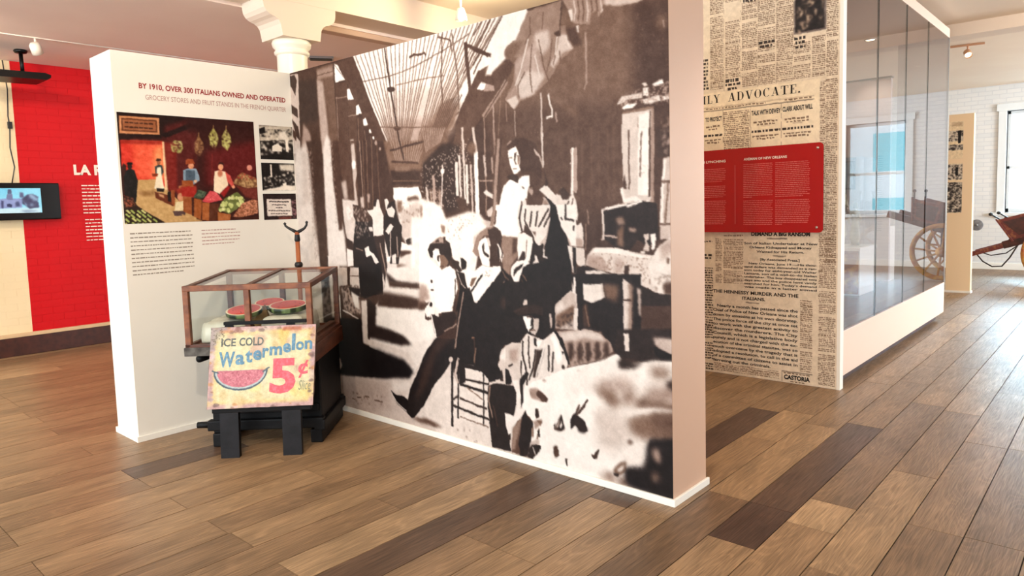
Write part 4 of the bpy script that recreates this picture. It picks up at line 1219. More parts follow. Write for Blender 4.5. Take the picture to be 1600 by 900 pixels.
p 0.25 0.8 2335,2039 2359,2045 2406,2075 2398,2095 2366,2094 2326,2069
p 0.55 1.2 2277,2051 2327,2043 2317,2090 2284,2082
p 0.1 0.7 2469,2227 2498,2141 2515,2218 2488,2236
p 0.85 0.6 2481,2213 2497,2178 2500,2203 2488,2224
p 0.15 0.6 2443,2213 2454,2199 2449,2238 2443,2232
p 0.25 0.8 2437,2347 2450,2329 2473,2346 2472,2378 2460,2390 2440,2378
p 0.12 0.6 2516,2387 2522,2382 2532,2421 2525,2423
p 0.92 3 2531,1919 2735,1828 2862,1776 2892,1825 3021,1800 3069,1781 3171,1776 3169,1980 2939,2011 2731,1982 2527,2052
p 0.12 3 2861,1812 2892,1781 2952,1809 3001,1807 2952,1835 2871,1846
p 0.4 7 2710,1967 2817,1942 2858,1980 2825,2048 2784,2019
p 0.35 5 2949,1992 3018,1963 3095,1959 3165,1973 3165,2006 3056,2012 2969,2019
p 0.55 9 3009,1930 3170,1880 3165,1973 3018,1989
p 0.4 7 3040,1831 3088,1808 3153,1816 3143,1851 3058,1863
p 0.15 4 3129,1878 3167,1856 3166,1914 3142,1909
p 0.6 9 2710,1940 2921,1882 2960,1938 2774,1975
p 0.5 8 2869,1961 2950,1939 2969,2006 2888,2028
p 0.93 2 2856,2087 2938,2046 3047,2014 3165,2008 3165,2025 3046,2040 2948,2071 2855,2123
p 0.78 10 2740,2063 2856,2069 2917,2076 2935,2214 2810,2295 2725,2258
p 0.45 8 2927,2092 3056,2051 3165,2027 3164,2150 3015,2171 2936,2161
p 0.3 8 3046,2053 3165,2027 3164,2116 3083,2123
p 0.04 4 3010,2225 3044,2174 3164,2141 3164,2456 3050,2443 2901,2427 2892,2348 2943,2328 3003,2314
p 0.9 5 2851,2313 2925,2243 3005,2200 3014,2250 2993,2316 2933,2321 2872,2335
p 0.55 4 3053,2215 3082,2209 3101,2257 3081,2287 3053,2259
p 0.45 5 3042,2349 3071,2329 3099,2352 3061,2383
p 0.4 2 2824,2383 2851,2340 2903,2310 2892,2357 2850,2399
p 0.08 1 2824,2387 2860,2387 2850,2404 2827,2400
p 0.85 1.2 2845,2368 2887,2332 2882,2355 2855,2380
p 0.5 6 2743,2411 2818,2393 2838,2443 2786,2437
p 0.2 3 2941,2204 2941,2207 2938,2211 2934,2214 2930,2216 2925,2217 2920,2217 2916,2215 2914,2213 2913,2210 2914,2206 2917,2203 2920,2200 2925,2198 2930,2197 2935,2197 2938,2198 2941,2201
p 0.1 2 2587,2173 2605,2142 2639,2154 2671,2195 2643,2219 2609,2216
l 0.2 11.4 2600,2129 2675,2037
l 0.3 9.2 2600,2105 2618,2074
p 0.15 0.8 2690,2330 2712,2335 2724,2295 2740,2287 2717,2338 2706,2345"""

PAINTING = """p 52,18,15 0 -5,-17 783,-83 728,769 -58,734
p 30,12,10 2 -6,-1 495,-14 492,31 258,134 255,173 -19,178
p 80,24,22 6 279,72 494,-5 455,574 276,483
p 28,11,10 1.5 254,125 493,18 490,54 282,146
p 198,134,90 0.6 12,21 251,20 248,127 8,131
p 92,48,28 0.6 24,35 236,35 235,113 21,115
p 152,92,58 0.6 31,43 228,43 227,104 30,106
l 60,28,18 8.4 44,62 63,62
l 60,28,18 8.4 72,62 91,62
l 60,28,18 8.4 101,62 120,62
l 60,28,18 8.4 130,62 149,61
l 60,28,18 8.4 159,61 178,61
l 60,28,18 8.4 188,61 208,61
l 60,28,18 8.4 42,89 61,89
l 60,28,18 8.4 70,89 89,89
l 60,28,18 8.4 99,89 118,89
l 60,28,18 8.4 128,89 147,89
l 60,28,18 8.4 157,89 176,89
l 60,28,18 8.4 186,89 206,89
p 205,52,38 0.6 9,171 268,168 264,474 75,517 3,533
p 232,90,62 8 75,177 264,173 256,413 83,414
p 240,150,95 9 210,223 263,186 257,413 189,413
p 150,40,28 3 9,172 255,169 254,188 7,193
p 196,158,104 0.6 82,419 205,413 272,483 449,665 446,711 227,702 64,568
p 150,110,66 4 85,491 200,483 190,518 107,521
p 238,200,155 0.6 260,168 272,170 275,483 256,483
p 120,32,26 3 274,172 349,173 336,501 276,483
p 55,28,24 0.6 -2,356 18,314 33,331 16,516 -4,516
p 28,27,26 0.6 12,398 31,360 51,347 78,359 94,423 76,559 10,550
p 44,26,22 0.6 67,334 65,343 60,350 54,354 48,354 42,350 39,343 38,335 40,326 45,319 50,315 57,314 62,318 66,325
p 18,15,15 0.6 35,324 42,309 68,309 73,323
p 160,95,65 0.6 241,305 239,312 236,317 231,320 226,320 221,318 218,312 218,305 219,299 223,293 228,290 233,290 237,293 240,298
p 58,28,18 0.6 212,296 218,281 244,280 248,295
p 48,58,60 0.6 204,331 227,319 249,324 256,365 240,395 205,387
p 238,224,196 0.6 217,337 240,334 242,395 253,474 238,485 191,474 208,396
p 130,48,24 0.6 181,377 221,377 216,396 186,396
p 25,18,18 0.6 205,470 253,476 248,496 206,493
p 95,42,22 0.6 191,493 283,518 313,572 303,591 197,535
p 200,150,110 1 216,505 248,518 247,536 219,522
p 30,18,15 0.6 272,492 294,496 290,563 270,554
p 150,80,45 0.6 295,483 319,483 312,590 292,572
p 40,26,20 0.6 -4,516 59,529 79,585 245,696 -4,700
s 176,92,66 0.5 4 0,516 58,534 71,581 6,596
l 205,205,130 12.1 17,610 35,628
l 166,180,98 12.1 42,611 60,629
l 166,180,98 12.1 82,613 100,631
l 205,205,130 12.1 107,611 126,629
l 166,180,98 12.1 11,633 29,651
l 166,180,98 12.1 41,640 59,657
l 205,205,130 12.1 76,636 94,654
l 166,180,98 12.1 109,638 127,656
l 166,180,98 12.1 140,640 159,658
l 166,180,98 12.1 7,664 24,682
l 205,205,130 12.1 47,661 65,678
l 166,180,98 12.1 73,665 91,682
l 166,180,98 12.1 106,668 125,686
l 205,205,130 12.1 136,668 154,686
l 166,180,98 12.1 173,670 192,688
l 205,205,130 12.1 5,691 23,709
l 166,180,98 12.1 45,689 63,706
l 166,180,98 12.1 76,695 94,713
l 205,205,130 12.1 106,696 125,714
l 166,180,98 12.1 136,698 154,716
p 190,130,80 1 347,456 435,447 423,628 340,563
p 150,45,32 2 333,483 374,452 463,456 459,520 342,537
p 205,140,105 0.6 371,528 368,539 362,548 354,552 345,552 338,547 333,539 332,528 335,517 341,508 349,503 357,504 365,508 370,517
p 230,212,168 0.6 321,563 372,555 374,618 308,621
p 82,60,58 0.6 297,621 380,623 374,654 308,652
s 205,205,130 0.6 6 310,183 342,157 385,162 392,206 371,243 319,234
s 120,120,60 0.3 5 310,183 342,157 385,162 392,206 371,243 319,234
p 92,22,22 12 536,221 902,134 898,426 520,463
p 45,14,12 10 423,-3 896,-6 897,52 416,99
l 120,36,30 4.4 584,236 570,445
s 128,88,58 0.75 6 464,172 500,115 526,161 530,204 499,261 466,232
s 165,125,85 0.3 6 467,172 499,124 523,161 525,204 500,250 470,227
l 150,110,70 5.3 501,98 499,124
s 172,168,88 0.75 6 567,116 604,57 632,104 636,147 604,205 570,176
s 215,212,140 0.3 6 570,116 604,66 628,104 631,147 604,195 574,171
l 150,110,70 5.3 606,40 604,66
s 180,176,98 0.75 6 656,120 694,58 722,107 727,151 693,213 659,181
s 215,212,140 0.3 6 659,119 694,67 719,107 721,152 694,202 663,175
l 150,110,70 5.3 696,40 694,67
p 128,150,168 0.6 382,353 421,337 468,339 486,386 487,420 444,446 377,438
p 72,88,104 0.6 399,351 458,352 458,429 394,422
p 214,146,110 0.6 455,321 452,330 446,338 438,342 429,342 422,338 417,331 415,322 418,313 424,305 432,301 441,301 448,304 453,312
p 150,68,34 0.6 398,312 404,285 421,274 450,279 463,307
p 148,74,34 0.6 369,419 441,420 444,463 367,460
p 220,180,150 0.6 470,424 468,429 465,432 460,434 455,434 450,433 447,429 446,425 447,420 451,416 456,414 461,414 466,416 469,420
p 160,38,30 1 365,480 409,456 442,467 465,506 438,532 362,524
p 150,82,42 0.6 371,524 428,532 423,652 364,626
p 60,26,18 0.6 425,531 442,540 434,660 421,656
p 56,70,54 0.6 436,532 476,480 531,498 509,532 480,546
s 110,125,95 0.3 3 440,532 475,485 527,498 507,532
p 158,88,44 0.6 441,540 494,549 479,684 433,662
p 205,72,78 0.6 495,560 554,487 598,498 637,553 539,573
s 235,120,120 0.3 3 501,557 553,493 597,502 630,551
p 166,94,48 0.6 494,567 545,573 533,695 486,685
p 86,42,24 0.6 545,573 609,577 596,694 533,695
p 206,84,74 0.6 591,358 626,347 672,357 704,383 732,463 714,474 684,427 682,463 582,489
p 242,220,190 0.6 593,358 618,350 670,357 684,450 619,512 577,489
p 226,160,122 0.6 658,325 655,335 649,342 642,347 633,347 626,343 621,335 620,326 622,316 628,309 636,304 644,304 652,308 657,316
p 45,18,15 0.6 619,309 631,292 658,293 664,313 642,303
p 226,160,122 0.6 732,463 730,468 727,473 722,475 717,475 713,473 710,468 709,463 711,457 714,453 719,451 724,451 728,453 731,457
p 200,120,90 2 649,370 647,380 641,388 634,393 626,393 619,388 614,381 613,371 616,361 621,353 629,348 637,348 644,352 648,360
p 150,28,28 2 624,507 682,454 700,463 650,534
p 104,112,58 0.6 599,617 649,543 745,497 803,553 737,616 679,652
p 196,204,128 0.6 698,587 696,592 692,597 687,599 682,599 677,596 674,592 674,587 675,581 679,577 684,575 689,575 694,577 697,582
p 222,224,160 0.6 783,580 782,585 778,589 773,592 768,592 763,589 760,585 759,579 760,574 764,569 769,567 775,567 779,570 783,574
p 196,204,128 0.6 723,532 721,538 718,542 713,544 707,544 703,542 699,537 699,532 700,526 704,522 709,520 714,520 719,522 722,527
p 196,204,128 0.6 757,582 755,587 751,591 746,594 741,594 736,591 733,587 732,581 734,576 737,571 742,569 748,569 753,572 756,576
p 222,224,160 0.6 686,630 685,635 681,639 676,642 671,642 666,639 663,635 662,629 664,624 667,619 672,617 678,617 682,620 685,624
p 196,204,128 0.6 657,616 656,622 652,626 647,628 642,628 637,626 634,621 633,616 635,610 638,606 643,604 649,604 653,607 656,611
p 196,204,128 0.6 684,620 683,625 679,630 674,632 669,632 664,629 661,625 660,620 662,614 666,610 671,608 676,608 680,610 684,615
p 222,224,160 0.6 698,541 696,547 692,551 687,553 682,553 678,551 674,547 674,541 675,536 679,531 684,529 689,529 694,532 697,536
p 196,204,128 0.6 652,573 650,578 647,582 642,584 636,584 632,582 629,578 628,572 629,567 633,563 638,560 643,560 648,563 651,567
p 196,204,128 0.6 728,541 727,546 723,551 718,553 713,553 708,551 705,546 704,541 705,535 709,531 714,529 720,529 724,531 727,536
p 222,224,160 0.6 651,593 649,598 646,602 641,604 635,604 631,602 628,597 627,592 629,587 632,582 637,580 642,580 647,583 650,587
p 196,204,128 0.6 796,575 794,580 790,585 785,587 780,587 775,585 772,580 771,575 772,569 776,565 781,562 787,562 791,565 795,569
p 222,224,160 0.6 779,561 777,567 773,571 768,573 763,573 758,571 755,566 754,561 756,555 759,551 764,549 770,549 775,551 778,556
p 196,204,128 0.6 668,589 666,594 663,598 658,600 652,600 648,598 645,594 644,588 645,583 649,578 654,576 659,576 664,579 667,583
p 222,224,160 0.6 646,617 645,623 641,627 636,629 631,629 626,627 623,622 623,617 624,611 628,607 632,605 638,605 642,607 645,612
p 196,204,128 0.6 674,573 673,579 669,583 664,585 659,585 654,583 651,578 650,573 652,568 656,563 660,561 666,561 670,564 673,568
p 196,204,128 0.6 788,566 787,572 783,576 778,578 772,578 768,576 764,571 764,566 765,560 769,556 774,554 779,554 784,556 787,561
p 222,224,160 0.6 771,544 769,549 766,554 760,556 755,556 750,553 747,549 746,544 748,538 752,534 757,531 762,531 767,534 770,538
p 196,204,128 0.6 707,600 706,605 702,610 697,612 692,612 687,609 684,605 683,599 685,594 688,590 693,587 699,588 703,590 706,594
p 196,204,128 0.6 629,623 627,629 624,633 619,635 614,635 609,633 606,628 605,623 607,617 610,613 615,611 621,611 625,614 628,618
p 196,204,128 0.6 783,542 781,547 778,552 773,554 767,554 762,552 759,547 758,542 760,536 764,532 769,529 774,529 779,532 782,536
p 196,204,128 0.6 767,593 765,598 761,602 756,605 751,605 746,602 743,598 742,592 744,587 747,582 752,580 758,580 763,583 766,587
p 196,204,128 0.6 751,540 749,545 746,550 740,552 735,552 730,549 727,545 726,539 728,534 732,530 737,527 742,527 747,530 750,534
p 196,204,128 0.6 788,540 787,545 783,550 778,552 773,552 768,549 765,545 764,540 765,534 769,530 774,527 780,527 784,530 788,534
p 222,224,160 0.6 717,540 715,546 712,550 707,552 701,552 697,550 693,545 693,540 694,534 698,530 703,528 708,528 713,530 716,535
p 196,204,128 0.6 641,588 639,594 636,598 631,600 626,600 621,598 618,593 617,588 619,583 622,578 627,576 632,576 637,579 640,583
p 196,204,128 0.6 713,591 711,597 707,601 702,603 697,603 692,601 689,596 688,591 690,585 694,581 699,579 704,579 709,581 712,586
p 168,98,52 0.6 598,635 690,655 681,700 594,697
p 128,74,48 0.6 702,670 777,580 856,550 896,559 890,651 752,681
s 220,150,118 0.45 5 707,669 777,580 856,550 896,559 890,651 752,681
p 112,72,46 0.6 717,438 762,380 791,359 897,398 902,463 822,474
s 198,160,108 0.45 6 720,436 761,382 791,364 895,399 900,463 822,472
s 172,48,42 0.25 5 751,400 791,362 897,398 883,426
p 110,45,35 2 729,445 813,472 900,467 895,555 808,535
p 222,146,128 0.6 868,326 866,335 859,342 851,347 842,347 834,343 829,336 828,327 830,318 836,310 845,306 854,306 862,310 867,317
p 60,25,16 2 686,677 899,675 896,712 685,704
p 190,150,98 1 355,641 404,660 488,690 487,697 351,696"""

PHOTOS = """p 22,17,16 0 -4,-30 314,-53 268,705 -1,695
p 200,188,170 2 7,-18 270,-29 275,101 6,115
s 22,17,16 0.35 6 3,33 267,16 275,73 8,87
s 22,17,16 0.6 9 11,114 279,92 275,239 9,247
s 240,230,215 0.25 8 9,69 276,54 276,196 9,224
p 240,230,215 1 104,147 146,126 186,153 178,186 102,184
p 240,230,215 1 210,95 236,94 236,188 210,185
p 240,230,215 3 161,51 214,29 231,94 174,97
p 22,17,16 1 7,28 52,11 59,57 9,64
p 22,17,16 3 19,215 278,187 277,244 9,252
p 130,118,108 3 7,-18 270,-31 269,-7 5,10
p 22,17,16 0 11,275 275,268 277,474 11,473
p 215,205,190 3 147,281 273,278 269,330 160,323
p 240,230,215 1 77,282 91,282 90,370 78,371
s 240,230,215 0.3 7 24,371 275,320 274,435 25,445
p 240,230,215 2 19,464 136,445 179,431 279,435 277,474 13,475
s 22,17,16 0.5 7 28,390 268,349 269,426 30,436
p 240,230,215 1 169,417 201,412 201,445 175,450
p 34,20,20 0 14,496 272,495 275,691 12,685
p 226,214,204 1 35,533 230,536 238,661 33,657
s 150,105,110 0.5 5 235,541 278,541 275,676 238,675
l 40,28,28 8.3 58,552 71,551
l 40,28,28 8.3 77,553 91,552
l 40,28,28 8.3 97,553 110,553
l 40,28,28 8.3 116,553 130,553
l 40,28,28 8.3 136,554 149,554
l 40,28,28 8.3 155,554 169,555
l 40,28,28 8.3 175,554 189,555
l 40,28,28 8.3 195,554 209,556
l 40,28,28 5.5 77,576 90,575
l 40,28,28 5.5 96,576 110,576
l 40,28,28 5.5 116,577 129,577
l 40,28,28 5.5 135,577 149,578
l 40,28,28 5.5 155,578 169,578
l 40,28,28 5.5 175,578 188,579
l 40,28,28 5.5 106,597 120,597
l 40,28,28 5.5 126,598 139,598
l 40,28,28 5.5 145,598 159,599
l 40,28,28 5.5 49,618 62,617
l 40,28,28 5.5 68,618 82,617
l 40,28,28 5.5 88,619 101,618
l 40,28,28 5.5 107,619 120,619
l 40,28,28 5.5 127,619 140,620
l 40,28,28 5.5 146,620 160,621
l 40,28,28 5.5 166,620 179,622
l 40,28,28 5.5 186,621 199,622
l 40,28,28 5.5 206,621 219,623
l 40,28,28 5.5 63,639 76,639
l 40,28,28 5.5 82,640 95,640
l 40,28,28 5.5 102,641 115,640
l 40,28,28 5.5 121,641 134,641
l 40,28,28 5.5 141,642 154,642
l 40,28,28 5.5 160,642 174,643
l 40,28,28 5.5 180,643 194,644
p 120,60,50 3 123,667 227,665 226,686 121,686"""

SCREEN = """p 150,226,246 0 156,-25 993,-27 970,286 134,262
p 130,214,240 20 155,-6 785,-7 724,60 147,100
p 214,240,244 8 139,200 964,204 958,286 134,262
p 150,160,205 3 578,118 660,105 805,107 798,201 571,209
p 120,125,160 2 672,59 721,60 723,119 667,119
p 90,95,125 2 684,13 717,13 716,60 679,59
p 140,140,170 4 145,118 589,111 582,209 139,206
p 70,75,110 2 456,39 493,39 490,117 448,116
p 50,55,95 2 667,165 689,159 710,172 706,199 665,191
p 70,70,110 3 621,125 642,132 636,204 615,204
p 70,75,115 4 740,146 769,133 782,187 742,193
p 95,95,130 4 787,40 818,44 819,101 783,94
p 62,58,92 4 802,107 853,67 905,64 949,88 940,136 947,204 906,206 865,216 828,181 801,161
s 170,200,225 0.3 14 802,107 853,67 905,64 949,88 940,136 906,206 865,216 828,181
p 150,170,190 5 778,234 870,226 949,245 822,252
p 60,60,100 3 936,149 948,150 944,197 933,197"""

# ================================================================== the room
XL, YM, XR, HP = -4.7754, 2.8821, -1.6117, 2.4749     # inner corner of the partition, its end, its height
XW, YB, XE = -8.925, 15.7, 6.0
ZC, ZL = 3.40, 3.107

# floor: base slab with single planks
slab = struct(box('floor', XW - .2, XE + .2, -4, YB + .2, -.12, -.006, pm('floor_gap', (26, 16, 12), .9)), 'oak plank floor with mixed light and dark boards', 'floor')
def plank_mat():
    m = bpy.data.materials.new('oak_plank'); m.use_nodes = True; nt = m.node_tree; N = nt.nodes; L = nt.links.new; b = N['Principled BSDF']
    oi = N.new('ShaderNodeObjectInfo'); g = N.new('ShaderNodeNewGeometry')
    sh = N.new('ShaderNodeVectorMath'); sh.operation = 'ADD'; L(g.outputs['Position'], sh.inputs[0])
    rv = N.new('ShaderNodeCombineXYZ'); ml = N.new('ShaderNodeMath'); ml.operation = 'MULTIPLY'; ml.inputs[1].default_value = 37; L(g.outputs['Random Per Island'], ml.inputs[0])
    ad = N.new('ShaderNodeMath'); ad.operation = 'MULTIPLY_ADD'; L(oi.outputs['Random'], ad.inputs[0]); ad.inputs[1].default_value = 91; L(ml.outputs[0], ad.inputs[2])
    L(ad.outputs[0], rv.inputs[0]); L(ad.outputs[0], rv.inputs[1]); L(rv.outputs[0], sh.inputs[1])
    mp = N.new('ShaderNodeMapping'); mp.inputs['Scale'].default_value = (6.5, .95, 1); L(sh.outputs[0], mp.inputs[0])
    wv = N.new('ShaderNodeTexNoise'); wv.inputs['Scale'].default_value = 1.0; wv.inputs['Detail'].default_value = 1.5; wv.inputs['Distortion'].default_value = .25; L(mp.outputs[0], wv.inputs['Vector'])
    # growth rings out of a warped height
    rg = N.new('ShaderNodeMath'); rg.operation = 'MULTIPLY'; rg.inputs[1].default_value = 120; L(wv.outputs[0], rg.inputs[0])
    sn = N.new('ShaderNodeMath'); sn.operation = 'SINE'; L(rg.outputs[0], sn.inputs[0])
    mp2 = N.new('ShaderNodeMapping'); mp2.inputs['Scale'].default_value = (190, 5, 1); L(sh.outputs[0], mp2.inputs[0])
    fn = N.new('ShaderNodeTexNoise'); fn.inputs['Scale'].default_value = 1; fn.inputs['Detail'].default_value = 5; fn.inputs['Roughness'].default_value = .65; L(mp2.outputs[0], fn.inputs['Vector'])
    mp3 = N.new('ShaderNodeMapping'); mp3.inputs['Scale'].default_value = (9, 2.2, 1); L(sh.outputs[0], mp3.inputs[0])
    bl = N.new('ShaderNodeTexNoise'); bl.inputs['Scale'].default_value = 1; bl.inputs['Detail'].default_value = 3; L(mp3.outputs[0], bl.inputs['Vector'])
    def mr(src, a, bb, c, d):
        n = N.new('ShaderNodeMapRange'); n.inputs[1].default_value = a; n.inputs[2].default_value = bb; n.inputs[3].default_value = c; n.inputs[4].default_value = d; L(src, n.inputs[0]); return n.outputs[0]
    def mul(x, y):
        n = N.new('ShaderNodeMath'); n.operation = 'MULTIPLY'; L(x, n.inputs[0]); L(y, n.inputs[1]); return n.outputs[0]
    k = mul(mul(mr(sn.outputs[0], .2, 1, .93, 1.13), mr(fn.outputs[0], .32, .68, .60, 1.34)), mr(bl.outputs[0], .3, .7, .78, 1.2))
    k = mul(k, mr(g.outputs['Random Per Island'], 0, 1, .86, 1.12))
    mx = N.new('ShaderNodeVectorMath'); mx.operation = 'SCALE'; L(oi.outputs['Color'], mx.inputs[0]); L(k, mx.inputs['Scale'])
    L(mx.outputs[0], b.inputs['Base Color']); b.inputs['Roughness'].default_value = .40; b.inputs['Specular IOR Level'].default_value = .42
    L(mr(fn.outputs[0], .3, .7, .50, .32), b.inputs['Roughness'])
    bn = N.new('ShaderNodeBump'); bn.inputs['Strength'].default_value = .12; bn.inputs['Distance'].default_value = .004; L(fn.outputs[0], bn.inputs['Height']); L(bn.outputs[0], b.inputs['Normal'])
    return m
M['plank'] = plank_mat()
PW = .2125
TONE = [(172, 141, 106), (156, 125, 92), (141, 111, 81), (124, 97, 71), (106, 81, 60), (84, 62, 49), (66, 47, 39)]
def tone(t):
    t = max(0, min(5.99, t)); i = int(t); f = t - i
    return S2L([TONE[i][k] * (1 - f) + TONE[i + 1][k] * f for k in range(3)])
SPEC = {(-1, 3.15): 4.9, (-1, 2.715): 5.5, (-6, 1.405): 4.4, (-6, .0): 4.4, (-12, .75): 4.6, (-15, 1.405): 4.6, (-4, 3.37): 5.0, (1, 2.715): 1.0, (0, 3.05): .5, (-2, 2.0): 3.6, (0, 3.37): 3.0, (1, 3.97): 2.6, (-7, 2.715): 3.0, (-10, 2.715): .6, (-4, 2.715): 4.6, (2, 3.0): 2.0, (-9, 1.405): 1.2, (-8, 2.06): 2.4}
JO = {-1: [.4, 1.4, 2.715, 3.15, 4.66, 5.97], 0: [.4, 1.75, 3.05, 3.36, 5.39, 6.7], 1: [.4, 1.4, 2.715, 3.98, 5.3, 6.6], 2: [.7, 2.0, 3.35, 4.69, 6.0], 3: [.7, 2.0, 3.36, 4.7, 6.0], -2: [.7, 2.0, 3.15, 4.5, 5.8],
      -4: [.7, 2.06, 2.73, 3.37, 4.63, 5.97], -6: [.1, 1.41, 2.86, 4.2, 5.5], -5: [.75, 2.06, 3.4, 4.7], -7: [.1, 1.405, 2.73, 4.0, 5.3], -8: [.75, 2.06, 3.37, 4.7], -10: [.1, 1.405, 2.72, 2.95, 4.2], -12: [.1, 1.405, 2.7, 4.0], -11: [.75, 2.06, 3.37], -13: [-.5, .755, 2.06, 3.37], -15: [.1, 1.395, 2.06, 3.37], -18: [.1, 1.385, 2.06, 3.37], -9: [.1, 1.415, 2.7, 4.0], -21: [.1, 1.38, 2.7, 4.0], -24: [.1, 1.38, 2.7, 4.0]}
rng = random.Random(11)
planks = []
for c in range(-37, 16):
    ys = list(JO.get(c, [.1 if rng.random() < .5 else .755]))
    if len(ys) == 1: ys = [ys[0]]
    while ys[-1] < YB:
        ys.append(ys[-1] + (.655 if rng.random() < .10 else 1.31) + rng.uniform(-.01, .01))
    if ys[0] > .2: ys = [ys[0] - 1.31] + ys
    for a, b in zip(ys[:-1], ys[1:]):
        b = min(b, YB)
        if b - a < .05: continue
        t = min(4.4, max(.1, rng.gauss(1.9, .55)))
        for (sc, sy), st in SPEC.items():
            if sc == c and a - .08 <= sy <= a + .08: t = st
        if c == -6 and a < 2.8: t = 4.5
        planks.append((c, a, b, t))
def seen(c, a, b):
    best = 0
    for yy in (a + .05, (a + b) / 2, b - .05):
        v = Vector((-1.141 + (c + .5) * PW, yy, -1.45)); z = v.dot(F)
        if z < .3: continue
        px = 812.76 + 1094.46 * v.dot(R) / z; py = 413.12 - 1094.46 * v.dot(U) / z
        if -60 < px < 1660 and py < 960: best = max(best, 1 / z ** 2)
    return best
ranked = sorted(planks, key=lambda p: -seen(*p[:3]))
pu = bpy.data.meshes.new('plank')
pu.from_pydata([(x, y, z) for z in (-1, 0) for y in (-.5, .5) for x in (-.5, .5)], [], [(4, 5, 7, 6), (0, 2, 3, 1), (0, 1, 5, 4), (2, 6, 7, 3), (0, 4, 6, 2), (1, 3, 7, 5)])
pu.materials.append(M['plank'])
for c, a, b, t in ranked[:295]:
    o = bpy.data.objects.new('plank', pu); COL.objects.link(o); o.parent = slab
    o.location = (-1.141 + (c + .5) * PW, (a + b) / 2, rng.uniform(-.0007, 0)); o.scale = (PW - .0048, b - a - .0028, .012); o.color = (*tone(t), 1)
vs = []; fs = []
for c, a, b, t in ranked[295:]:
    x0 = -1.141 + c * PW + .0024; x1 = x0 + PW - .0048; k = len(vs)
    vs += [(x, y, z) for z in (-.012, 0) for y in (a, b - .0025) for x in (x0, x1)]
    fs += [tuple(k + i for i in f) for f in ((4, 5, 7, 6), (0, 1, 5, 4), (2, 6, 7, 3), (0, 4, 6, 2), (1, 3, 7, 5))]
far = mesh('plank_field', vs, fs, M['plank'], slab, kind='stuff'); far.color = (*tone(2.1), 1)
x0 = -1.141 + 16 * PW
struct(box('floor_margin', x0, XE, -4, YB, -.012, 0, pm('oak_margin', (160, 122, 86), .45, (128, 92, 62), 3, (9, .6, 1))), 'plain oak boards along the right side of the room', 'floor')

# ceilings, beams
struct(box('ceiling', -5.5, XE + .2, -4, YB + .2, ZC, ZC + .1, M['ceil2']), 'cream painted ceiling above the glass case', 'ceiling')
struct(box('ceiling_low', XW - .2, -5.5, -4, YB + .2, ZL, ZC + .1, M['ceil']), 'pinkish lower ceiling bay at the left of the column', 'ceiling')
bm_ = struct(box('beam', -5.5, -5.17, -4, YB, 3.135, ZC, M['beam']), 'cream painted ceiling beam resting on the column bracket', 'beam')
struct(box('trim_1', -5.62, -5.5, 3.62, YB, 3.055, ZL, M['beamdark'], bev=.012), 'tan moulding along the foot of the ceiling beam', 'moulding')
struct(box('cross_beam', -5.17, XE, 9.62, 9.95, 3.26, ZC, M['beam']), 'cream cross beam above the far end of the glass case', 'beam')

# left brick wall, painted cream and red
def wall_paint(name, bricks=False):
    m = bpy.data.materials.new(name); m.use_nodes = True; nt = m.node_tree; N = nt.nodes; L = nt.links.new; b = N['Principled BSDF']
    g = N.new('ShaderNodeNewGeometry'); sx = N.new('ShaderNodeSeparateXYZ'); L(g.outputs['Position'], sx.inputs[0])
    def cmp(o, op, v):
        n = N.new('ShaderNodeMath'); n.operation = op; n.inputs[1].default_value = v; L(o, n.inputs[0]); return n.outputs[0]
    a = cmp(sx.outputs[1], 'GREATER_THAN', 2.125); c = cmp(sx.outputs[2], 'GREATER_THAN', .236); d = cmp(sx.outputs[1], 'LESS_THAN', 5.0)
    m1 = N.new('ShaderNodeMath'); m1.operation = 'MULTIPLY'; L(a, m1.inputs[0]); L(c, m1.inputs[1]); m2 = N.new('ShaderNodeMath'); m2.operation = 'MULTIPLY'; L(m1.outputs[0], m2.inputs[0]); L(d, m2.inputs[1])
    ns = N.new('ShaderNodeTexNoise'); ns.inputs['Scale'].default_value = 3; L(g.outputs['Position'], ns.inputs['Vector'])
    r1 = N.new('ShaderNodeValToRGB'); r1.color_ramp.elements[0].color = (*S2L((246, 226, 186)), 1); r1.color_ramp.elements[1].color = (*S2L((236, 212, 168)), 1); L(ns.outputs[0], r1.inputs[0])
    r2 = N.new('ShaderNodeValToRGB'); r2.color_ramp.elements[0].color = (*S2L((212, 6, 18)), 1); r2.color_ramp.elements[1].color = (*S2L((198, 4, 14)), 1); L(ns.outputs[0], r2.inputs[0])
    mx = N.new('ShaderNodeMix'); mx.data_type = 'RGBA'; L(m2.outputs[0], mx.inputs[0]); L(r1.outputs[0], mx.inputs[6]); L(r2.outputs[0], mx.inputs[7]); L(mx.outputs[2], b.inputs['Base Color'])
    b.inputs['Roughness'].default_value = .5; b.inputs['Specular IOR Level'].default_value = .25
    n2 = N.new('ShaderNodeTexNoise'); n2.inputs['Scale'].default_value = 26; n2.inputs['Detail'].default_value = 4; L(g.outputs['Position'], n2.inputs['Vector'])
    bn = N.new('ShaderNodeBump'); bn.inputs['Strength'].default_value = .5; bn.inputs['Distance'].default_value = .006; L(n2.outputs[0], bn.inputs['Height']); L(bn.outputs[0], b.inputs['Normal'])
    return m
M['wallpaint'] = wall_paint('painted_brick')
wl = struct(box('wall_left', XW - .25, XW - .0095, -4, YB, 0, ZL, M['wallpaint']), 'painted brick wall, cream with a bright red stretch', 'wall')
bk = bpy.data.meshes.new('brick')
b0 = bmesh.new(); add_box(b0, -.5, .5, -.5, .5, -.5, .5)
for v in b0.verts: pass
bmesh.ops.bevel(b0, geom=[e for e in b0.edges if all(v.co.x > 0 for v in e.verts)], offset=.03, segments=1, affect='EDGES'); b0.to_mesh(bk); b0.free(); bk.materials.append(M['wallpaint'])
rb = random.Random(3); nb = 0
